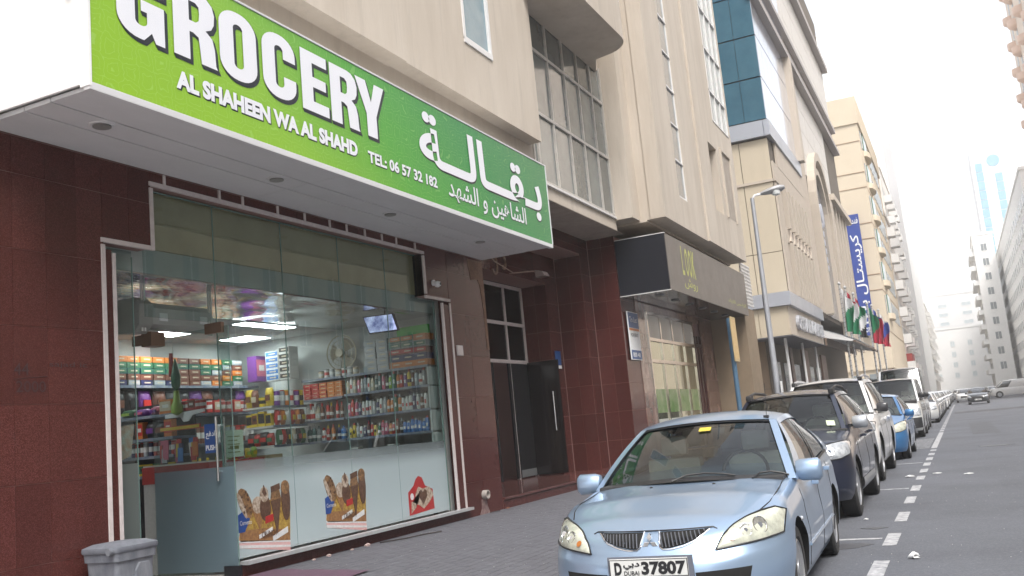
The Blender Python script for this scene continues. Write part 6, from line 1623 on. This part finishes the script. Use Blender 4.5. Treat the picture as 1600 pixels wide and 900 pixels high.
# bonnet side seams, wipers, aerial, washer jets, sticker
def deck(c, x, y):
    # ring row nearest y
    best = None
    for k in range(200):
        a = k * 3 / 200; P = c.S(a, 1.)
        if best is None or abs(P.y - y) < abs(best.y - y): best = P
    u = min(1, abs(x) / max(best.x, .01)); return Vector((x, y, best.z + c.crown * (best.x / c.w) * (1 - u ** 2.4)))
for sx in (-1, 1):
    pts = [deck(LAN, sx * x, y) + Vector((0, 0, .003)) for x, y in ((.66, .50), (.705, .65), (.725, .85), (.72, 1.1), (.71, 1.40))]
    G().tube(pts, .004, 5).obj('bonnet_seam', M_trimb, lan, smooth=True)
    G().lathe(tuple(deck(LAN, sx * .24, 1.12) + Vector((0, 0, 0))), [(.001, .012), (.012, .008), (.014, 0)], 8).obj('washer_jet', M_trimb, lan)
g = G().grid(lambda u, v: Vector((-.70 + 1.4 * u, 1.24 + .26 * (2 * u - 1) ** 2 + .09 * v - .06, LAN.crown * .85 * (1 - (2 * u - 1) ** 2) + .878 + .008 * math.sin(math.pi * v))), 20, 3)
g.obj('cowl', M_trimb, lan, smooth=60)
for (s0, s1) in ((.18, .02), (.56, .26)):
    w0 = WS_(1 - s0, .0) + Vector((0, -.05, .01)); pts = [w0] + [WS_(1 - (s0 + (s1 - s0) * t), .035 + .045 * math.sin(math.pi * t)) + Vector((0, -.02, .012)) for t in (.2, .5, .8, 1)]
    G().tube(pts, .007, 5).obj('wiper', M_trimb, lan)
ab = RF_(.93, .06); G().tube([ab, ab + Vector((.01, .06, .30))], .0025, 5).box(ab.x - .02, ab.x + .02, ab.y - .03, ab.y + .03, ab.z - .01, ab.z + .03).obj('aerial', M_trimb, lan)
s1_, s2_, s3_, s4_ = WS_(.49, .80), WS_(.57, .80), WS_(.57, .88), WS_(.49, .88)
G().poly([p + Vector((0, -.006, .006)) for p in (s1_, s2_, s3_, s4_)]).obj('windscreen_sticker', mat('yellow_sticker', (.65, .5, .06), .5, noise=.6, nscale=60), lan, norm=False)
for sx in (-1, 1):
    G().tube([LAN.side(y, .40, sx, .004) for y in (1.4, 1.9, 2.4, 2.9, 3.25)], .012, 6).obj('side_strip', P_l, lan, smooth=True)
    G().lathe(tuple(LAN.side(1.12, .62, sx, 0)), [(.018, 0), (.015, sx * .012), (.001, sx * .015)], 10, 'x').obj('side_repeater', M_lens2, lan)
place(lan, -1.965, 5.95, R(1.8))

# --- dark blue-black SUV
DUS = Car(L=4.32, W=1.82, sill=.24, sh=[(0, .86), (.3, .94), (1.2, 1.03), (2.2, 1.07), (4.0, 1.10), (4.32, 1.05)], fd=.62, rd=.4, n=3., fprof=[(0, .12), (.2, .02), (.5, 0), (.8, .03), (1, .10)], crown=.05,
          wb=.76, wt=.60, yb=1.35, yt=1.95, yrt=3.75, yrb=4.12, zr=1.63, bow=.2, ax=(.83, 3.50), wr=.345, tw=.215, lens=M_lens2, nf=14, ns=30, nl=12,
          hl=([(.50, .72), (.78, .74), (.87, .78)], [(.50, .74), (.52, .88), (.70, .93), (.84, .94), (.875, .90)]), bulbs=((.66, .82, .06),),
          front=(('grille', [(.0, .72), (.46, .73)], [(.0, .88), (.45, .88)], M_well, .003, True), ('lower_grille', [(0, .38), (.5, .38)], [(0, .55), (.55, .55)], M_trimb, .004, True)),
          seams=(1.25, 2.3, 3.3), handles=(2.05, 3.05), pa=(.08, .04), pb=.40, pb2=.72, pc=(.90, .95), mirm=mat('silver_mirror', (.45, .47, .5), .3, metal=.5), mz=.05)
P_d = paint('midnight', (.012, .017, .038), metal=.3)
dus, _b, fd_ = build_car(DUS, P_d, 'parked_car', 'midnight blue off-roader with black roof rails parked behind the light blue saloon', 'car', 'cars parked along the kerb', rails=M_trimb, style='five', trimlow=(.26, .42, mat('silver_sill', (.3, .31, .33), .4, metal=.4)), plate=(.60, ''))
q_ = [fd_[0](s_, t) + Vector((0, -.006, .006)) for s_, t in ((.86, .12), (.93, .12), (.93, .24), (.86, .24))]
G().poly(q_).obj('windscreen_sticker', mat('white_green_sticker', (.5, .56, .4), .5), dus, norm=False)
place(dus, -2.2, 11.78)
# --- white SUV
PAJ = Car(L=4.85, W=1.87, sill=.28, sh=[(0, .95), (.3, 1.03), (1.2, 1.13), (2.2, 1.16), (4.5, 1.18), (4.85, 1.1)], fd=.55, rd=.4, n=3.2, crown=.05, wb=.80, wt=.64, yb=1.45, yt=2.0, yrt=4.3, yrb=4.62, zr=1.86, bow=.2,
          ax=(.85, 3.65), wr=.39, tw=.26, nf=12, ns=28, nl=12, hl=([(.52, .83), (.80, .84), (.88, .87)], [(.53, .9), (.6, 1.0), (.82, 1.03), (.89, 1.0)]), front=(('grille', [(.0, .74), (.46, .74)], [(.0, .96), (.48, .96)], mat('chrome_mesh', (.4, .41, .43), .25, metal=.8), .004, True), ('lower_grille', [(0, .42), (.5, .42)], [(0, .58), (.5, .58)], M_trimb, .004, True)),
          seams=(1.35, 2.5, 3.5), handles=(2.25, 3.25), pb=.38, pb2=.68, pc=(.93, .96), mirm=mat('chrome_black_mirror', (.05, .05, .055), .15), mz=.06)
P_w = paint('white', (.66, .66, .66), metal=0, rough=.35)
paj, _b, fp_ = build_car(PAJ, P_w, 'parked_car', 'large white off-roader with roof rails parked third from the camera', 'car', 'cars parked along the kerb', rails=mat('rail_silver', (.5, .5, .52), .3, metal=.6), style='ten', plate=(.66, ''))
place(paj, -2.3, 16.8)
# --- blue hatchback / saloon
BLU = Car(L=4.3, W=1.70, sill=.18, sh=[(0, .74), (.3, .82), (1.1, .96), (2.2, .99), (4.0, 1.03), (4.3, .98)], fd=.75, rd=.5, n=2.5, crown=.05, wb=.74, wt=.58, yb=1.2, yt=2.0, yrt=3.4, yrb=3.95, zr=1.50, bow=.24, ax=(.85, 3.4), wr=.30, tw=.19, nf=12, ns=26, nl=11, lens=M_lens,
          hl=([(.47, .60), (.70, .62), (.80, .66)], [(.48, .62), (.54, .76), (.70, .83), (.79, .85), (.81, .80)]), front=(('grille', [(.0, .60), (.38, .60)], [(.0, .70), (.40, .70)], M_well, .003, True), ('lower_grille', [(0, .28), (.5, .28)], [(0, .44), (.5, .44)], M_trimb, .004, True)),
          seams=(1.2, 2.25, 3.25), handles=(2.0, 3.0), pc=(.87, .93))
blu, _b, fb_ = build_car(BLU, paint('ocean_blue', (.045, .17, .38), metal=.4), 'parked_car', 'ocean blue small saloon parked between the white off-roader and the vans', 'car', 'cars parked along the kerb', plate=(.48, ''))
place(blu, -2.05, 22.45)
# --- vans
def van(label, pm, zr, glassm=None):
    V = Car(L=4.9, W=1.70, sill=.24, sh=[(0, 1.0), (.2, 1.08), (.6, 1.2), (1.2, 1.22), (4.7, 1.22), (4.9, 1.2)], fd=.35, rd=.25, n=3.6, crown=.06, wb=.79, wt=.70, yb=.55, yt=1.15, yrt=4.7, yrb=4.84, zr=zr, bow=.16, ax=(1.05, 3.65), wr=.33, tw=.2, nf=10, ns=26, nl=11,
            fprof=[(0, .06), (.1, 0), (.35, 0), (.5, .02), (.8, .10), (1, .2)],
            hl=([(.50, .70), (.72, .71), (.80, .73)], [(.50, .88), (.62, .93), (.80, .94)]), front=(('grille', [(.0, .78), (.44, .78)], [(.0, .90), (.45, .90)], M_chr, .004, True), ('bumper', [(.0, .30), (.6, .32), (.81, .34)], [(.0, .66), (.6, .66), (.815, .66)], M_trimb, .012, True)),
            seams=(1.0, 2.0, 3.2), handles=(1.75,), pa=(.03, .02), pb=.22, pb2=.58, pc=(.97, .98), mirm=M_trimb, mz=.12)
    r_, _b, f_ = build_car(V, pm, 'parked_van', label, 'van', 'vans parked along the kerb', style='six', plate=(.5, ''))
    return r_
place(van('silver white low roof van with black bumper parked behind the blue saloon', paint('silver_white', (.50, .51, .50), metal=.2), 2.0), -2.1, 33.0)
place(van('white high roof minibus parked right behind the silver van', paint('minibus_white', (.56, .57, .58), metal=.1), 2.5), -2.15, 39.0)
# --- generic saloons further down, made once per colour and copied
GEN = dict(L=4.5, W=1.76, sill=.2, sh=[(0, .74), (.3, .82), (1.2, .95), (2.2, .98), (4.1, 1.02), (4.5, .95)], fd=.7, rd=.5, n=2.6, crown=.05, wb=.76, wt=.60, yb=1.35, yt=2.15, yrt=3.45, yrb=4.05, zr=1.46, bow=.22, ax=(.9, 3.55), wr=.32, tw=.2, nf=8, ns=16, nl=8,
           hl=([(.5, .60), (.72, .62), (.83, .66)], [(.51, .66), (.58, .74), (.75, .78), (.84, .76)]), front=(('grille', [(.0, .45), (.45, .45)], [(.0, .68), (.42, .68)], M_well, .004, True),), pc=(.87, .93))
def gen(col, nm, label, group, **kw):
    d = dict(GEN); d.update(kw)
    return build_car(Car(**d), paint(nm, col), 'parked_car', label, 'car', group, detail=1, glassm=M_cgd, plate=(.42, ''))[0]
g1 = gen((.62, .62, .62), 'pearl', 'x', 'cars parked along the kerb'); g2 = gen((.30, .31, .33), 'grey', 'x', 'cars parked along the kerb')
used = set()
def again(src, x, y, rz, label, group=None):
    o = src if src.name not in used else dup(src)
    used.add(src.name); o.location = (x, y, 0); o.rotation_euler = (0, 0, rz); o['label'] = label
    if group: o['group'] = group
    return o
for i, (src, y, lab) in enumerate(((g1, 47.5, 'white saloon parked just beyond the two vans'), (g1, 53.6, 'second white saloon in the row beyond the vans'), (g2, 59.5, 'grey saloon third in the row beyond the vans'), (g1, 65.5, 'white saloon fourth in the row beyond the vans'),
                                   (g2, 71.6, 'grey saloon fifth in the row beyond the vans'), (g1, 78, 'white saloon sixth in the row beyond the vans'), (g2, 85, 'grey saloon seventh in the row beyond the vans'), (g1, 92, 'white saloon eighth in the row beyond the vans'),
                                   (g1, 100, 'white saloon ninth in the row beyond the vans'), (g2, 108, 'grey saloon tenth in the row beyond the vans'), (g1, 117, 'white saloon near the far end of the parked row'), (g2, 127, 'grey saloon at the far end of the parked row'))):
    again(src, -1.98 + random.uniform(-.06, .06), y, 0, lab)
gk2 = gen((.02, .021, .024), 'black', 'glossy black saloon driving towards the camera in the middle of the road', None); gk2.name = 'driving_car'
gk2.location = (1.15, 92, 0); gk2.rotation_euler = (0, 0, R(-2))
if 'group' in gk2: del gk2['group']
o = again(g1, .2, 112, 0, 'white saloon driving behind the black one', 'distant traffic'); o.name = 'driving_car'
for i, (x, y, rz, src, lab) in enumerate(((-.5, 150, 0, g1, 'white car far away on the left lane'), (2.8, 165, 0, g2, 'grey car far away in the middle of the road'), (4.6, 150, .3, g1, 'white car far away right of the middle'), (.8, 190, 0, g1, 'tiny white car far off near the end of the road'),
                                          (3.6, 200, 0, g2, 'tiny grey car far off near the end of the road'), (5.6, 178, .2, g2, 'grey car behind the white panel van'))): again(src, x, y, rz, lab, 'distant traffic').name = 'distant_car'
# right side: white panel van broadside, dark SUV, white car at the frame edge
V2 = Car(L=5.4, W=1.8, sill=.24, sh=[(0, 1.0), (.3, 1.1), (.8, 1.2), (5.2, 1.22), (5.4, 1.2)], fd=.5, rd=.25, n=3.4, crown=.06, wb=.82, wt=.76, yb=.8, yt=1.6, yrt=5.2, yrb=5.3, zr=2.05, bow=.16, ax=(1.0, 4.1), wr=.36, tw=.2, nf=8, ns=20, nl=8, pa=(.02, .02), pb=.24, pc=(.27, .27), mirm=M_trimb, hl=([(.55, .70), (.72, .71), (.82, .73)], [(.55, .88), (.62, .93), (.82, .94)]))
v2, _b, _f2 = build_car(V2, P_w, 'panel_van', 'white windowless panel van standing across the far right of the road', 'van', detail=1, glassm=M_cgd)
v2.location = (2.9, 128, 0); v2.rotation_euler = (0, 0, R(-84))
d2 = dup(dus); d2['label'] = 'dark grey off-roader standing beside the white panel van'; d2.location = (7.3, 122, 0); d2.rotation_euler = (0, 0, R(-60)); d2['group'] = 'vehicles at the right edge'
o = again(g1, 6.0, 98, R(-80), 'white car cut off by the right edge of the photo', 'vehicles at the right edge')
# ------------------------------------------------------------------ small things
M_bin = mat('bin_grey_plastic', (.10, .11, .135), .6, noise=.85, nscale=7, col2=(.22, .23, .25), stretch=(1, 1, .35))
bn_ = thing('waste_bin', 'scuffed grey plastic waste bin with a domed lid by the granite wall', 'bin', (-7.05, 6.35, .1))
def rrect(cx, cy, a, b, r, z, n=4):
    o = []
    for sx, sy, a0 in ((1, 1, 0), (-1, 1, 90), (-1, -1, 180), (1, -1, 270)):
        for k in range(n + 1):
            t = R(a0 + 90 * k / n); o.append((cx + sx * (a - r) + r * math.cos(t), cy + sy * (b - r) + r * math.sin(t), z))
    return o
bx_, by_ = -7.18, 6.48
G().ring([rrect(bx_, by_, .17, .19, .05, .10), rrect(bx_, by_, .20, .225, .05, .60), rrect(bx_, by_, .215, .24, .05, .605), rrect(bx_, by_, .22, .245, .05, .68)]).obj('body', M_bin, bn_, smooth=40)
G().ring([rrect(bx_, by_, .225, .255, .05, .68), rrect(bx_, by_, .235, .265, .06, .70), rrect(bx_, by_, .23, .26, .06, .73), rrect(bx_, by_, .17, .21, .08, .758), rrect(bx_, by_, .06, .12, .05, .765)]).obj('lid', mat('bin_lid_grey', (.17, .18, .21), .55, noise=.8, nscale=6, col2=(.09, .10, .12)), bn_, smooth=40)
G().lathe((bx_ + .18, by_ - .30, .70), [(.001, 0), (.030, 0), (.030, .06), (.001, .06)][::1], 10, 'y').obj('lid_hinge_roll', M_bin, bn_, smooth=True)
# embossed front panel with arch and pictogram on the road side
xf = bx_ + .205
G().prism([(by_ - .02, .12), (by_ + .17, .12), (by_ + .17, .5), (by_ + .13, .565), (by_ + .02, .565), (by_ - .02, .5)], xf - .03, xf + .012, 'x').obj('front_panel', M_bin, bn_, bevel=.006)
g = G()
for a, b, c_, d in ((0, .15, .40, .404), (0, .15, .25, .254), (0, .004, .25, .404), (.146, .15, .25, .404)): g.box(xf + .013, xf + .016, by_ + a, by_ + b, c_, d)
g.prism(ell(by_ + .1, .385, .012, .012), xf + .013, xf + .016, 'x').prism([(by_ + .085, .37), (by_ + .115, .365), (by_ + .12, .27), (by_ + .10, .27), (by_ + .1, .32), (by_ + .09, .27), (by_ + .075, .27)], xf + .013, xf + .016, 'x').prism([(by_ + .025, .32), (by_ + .055, .32), (by_ + .05, .27), (by_ + .03, .27)], xf + .013, xf + .016, 'x').prism([(by_ + .05, .34), (by_ + .09, .365), (by_ + .09, .357), (by_ + .05, .332)], xf + .013, xf + .016, 'x')
g.obj('pictogram', M_blk, bn_)
# doormat
mt = G(); mt.grid(lambda u, v: (-7.42 + 1.5 * u, 7.1 + 1.78 * v - .25 * u, .118 + .004 * math.sin(u * 23) * math.sin(v * 17)), 30, 30)
tag(mt.obj('doormat', mat('magenta_carpet', (.15, .075, .12), .95, noise=.6, nscale=12, col2=(.10, .08, .10), bump=.8, bscale=300), smooth=60), 'faded magenta carpet mat on the pavement in front of the shop door', 'mat')
# litter
def crumple(nm, loc, r, m, label, cat, sq=.6):
    g = G(); rr_ = random.Random(nm + label)
    g.grid(lambda u, v: (loc[0] + r * math.cos(u * 6.283) * math.sin(v * 3.14159) * (.6 + .5 * math.sin(u * 17 + v * 5)), loc[1] + r * 1.5 * math.sin(u * 6.283) * math.sin(v * 3.14159) * (.7 + .3 * math.cos(u * 13)), loc[2] + r * sq * (1 + math.cos(v * 3.14159)) * (.5 + .3 * math.sin(u * 11))), 18, 7)
    o = g.obj(nm, m, smooth=30, norm=False); tag(o, label, cat, None); return o
M_pap = mat('tissue_white', (.7, .7, .7), .9)
crumple('crumpled_tissue', (-.6, 9.14, .004), .06, M_pap, 'crumpled white tissue on the asphalt nearest the camera', 'tissue')
crumple('paper_scrap', (-1.05, 18.0, .004), .10, M_pap, 'white paper scrap on the parking bay behind the second bay line', 'litter', .2)
crumple('paper_scrap', (-.62, 18.4, .004), .10, M_pap, 'thin white paper scrap just right of the dashed line', 'litter', .1)
crumple('paper_scrap', (-.12, 17.9, .004), .10, M_pap, 'small white paper scrap out in the driving lane', 'litter', .12)
crumple('paper_scrap', (-1.25, 12.1, .004), .035, M_pap, 'tiny white scrap beside the wheels of the dark off-roader', 'litter', .3)
crumple('paper_scrap', (-4.4, 13.6, .1), .03, M_pap, 'tiny white scrap on the pavers near the entrance steps', 'litter', .3)
crumple('dry_leaf', (-7.35, 14.95, .12), .05, mat('dry_leaf', (.22, .09, .05), .8), 'dry brown leaf at the foot of the granite pier', 'leaf', .3)
tag(G().tube([(-7.3, 10.9, .125), (-7.15, 11.25, .12), (-7.05, 11.6, .125), (-6.95, 11.95, .12)], .009, 5).obj('twig', mat('dark_twig', (.03, .022, .02), .9)), 'thin dark twig lying on the pavers below the window', 'twig')
for i, (y, s_) in enumerate(((9.6, .03), (9.9, .04), (10.4, .03), (10.75, .05))):
    crumple('plaster_crumb', (-7.4, y, .1), s_, mat('pink_plaster', (.5, .38, .35), .9), f'crumb of pink plaster at the foot of the wall, {ORD[i]} from the door', 'plaster crumb', .5)['group'] = 'plaster crumbs at the wall foot'
tag(G().tube([(-3.0, 13.4, .012), (-3.0, 13.4, .012)] if False else [(-7.46, 14.5, .105), (-7.4, 14.75, .11)], .012, 5).obj('cigarette_packet', M_blk), 'small dark wrapper by the drain pipe', 'litter')
rg = random.Random(5); g = G()
for _ in range(900):
    if rg.random() < .55: x, y, z = rg.uniform(-7.3, -3.3), rg.uniform(8, 20), .101
    else: x, y, z = rg.uniform(-3, 2.5), rg.uniform(7, 24), .002
    s_ = rg.uniform(.002, .006); a = rg.uniform(0, 6.28)
    p = [(x + s_ * math.cos(a + k * 2.09), y + s_ * math.sin(a + k * 2.09), z) for k in range(3)] + [(x, y, z + s_)]
    k = len(g.v); g.v += p; g.f += [(k, k + 1, k + 3), (k + 1, k + 2, k + 3), (k + 2, k, k + 3)]; g.m += [0, 0, 0]
g.obj('grit', mat('pale_grit', (.5, .49, .47), .9), kind='stuff', norm=False)
tag(G().prism([(14.30, .35), (14.46, .36), (14.52, .2), (14.58, .1), (14.2, .1), (14.28, .2)], -7.5, -7.4965, 'x').obj('lime_stain', mat('lime_stain', (.27, .19, .18), .8, noise=.9, nscale=16, col2=(.10, .04, .04))), 'pale lime stain running down the granite below the drain pipe stub', 'stain')
# handwriting on the granite: 44 over 2000
gf = thing('wall_graffiti', 'faint black handwritten numbers scrawled on the left granite slabs', 'graffiti', (-7.49, 5.8, 2.2))
M_ink = mat('faded_marker', (.03, .012, .014), .6)
place_text('44', .11, .15, M_ink, gf, (-7.4965, 5.66, 2.32), bold=.0)
place_text('2000', .10, .30, M_ink, gf, (-7.4965, 5.68, 2.17), bold=.0)
G().tube([(-7.4975, 5.66, 2.285), (-7.4975, 6.0, 2.315)], .002, 4).obj('scrawled_line', M_ink, gf)
place_text('sajad ic', .06, .42, M_ink, gf, (-7.4965, 6.02, 2.39), bold=.0)
# perched pigeon on the hotel ledge
pg = thing('pigeon', 'dark pigeon perched on the pilaster top of the hotel', 'pigeon', (-5.7, 50, 19.5))
rings = []
for t, r_, z in ((0, .01, -.02), (.2, .06, .03), (.5, .09, .10), (.75, .07, .18), (.9, .045, .25), (1.0, .04, .30), (1.08, .01, .33)):
    rings.append([(-5.8 + r_ * math.cos(a), 49.7 + .25 * t + r_ * math.sin(a), 19.55 + z) for a in [k * math.pi / 5 for k in range(10)]])
G().ring(rings).obj('body', mat('pigeon_grey', (.06, .06, .07), .8), pg, smooth=True)
# ------------------------------------------------------------------ haze
hz = G().box(-300, 300, -60, 520, -1.6, 126).obj('haze', mat('haze_dummy', (1, 1, 1)), kind='stuff')
hm = bpy.data.materials.new('haze_air'); hm.use_nodes = True; hn = hm.node_tree; hn.nodes.clear()
ho_ = hn.nodes.new('ShaderNodeOutputMaterial'); pv = hn.nodes.new('ShaderNodeVolumePrincipled')
pv.inputs['Color'].default_value = (1, 1, 1, 1); pv.inputs['Density'].default_value = .0008; pv.inputs['Anisotropy'].default_value = 0.0
hn.links.new(pv.outputs[0], ho_.inputs['Volume'])
hz.data.materials.clear(); hz.data.materials.append(hm)
for o in list(S.objects):
    for k in ('_o', '_c'):
        if k in o: del o[k]
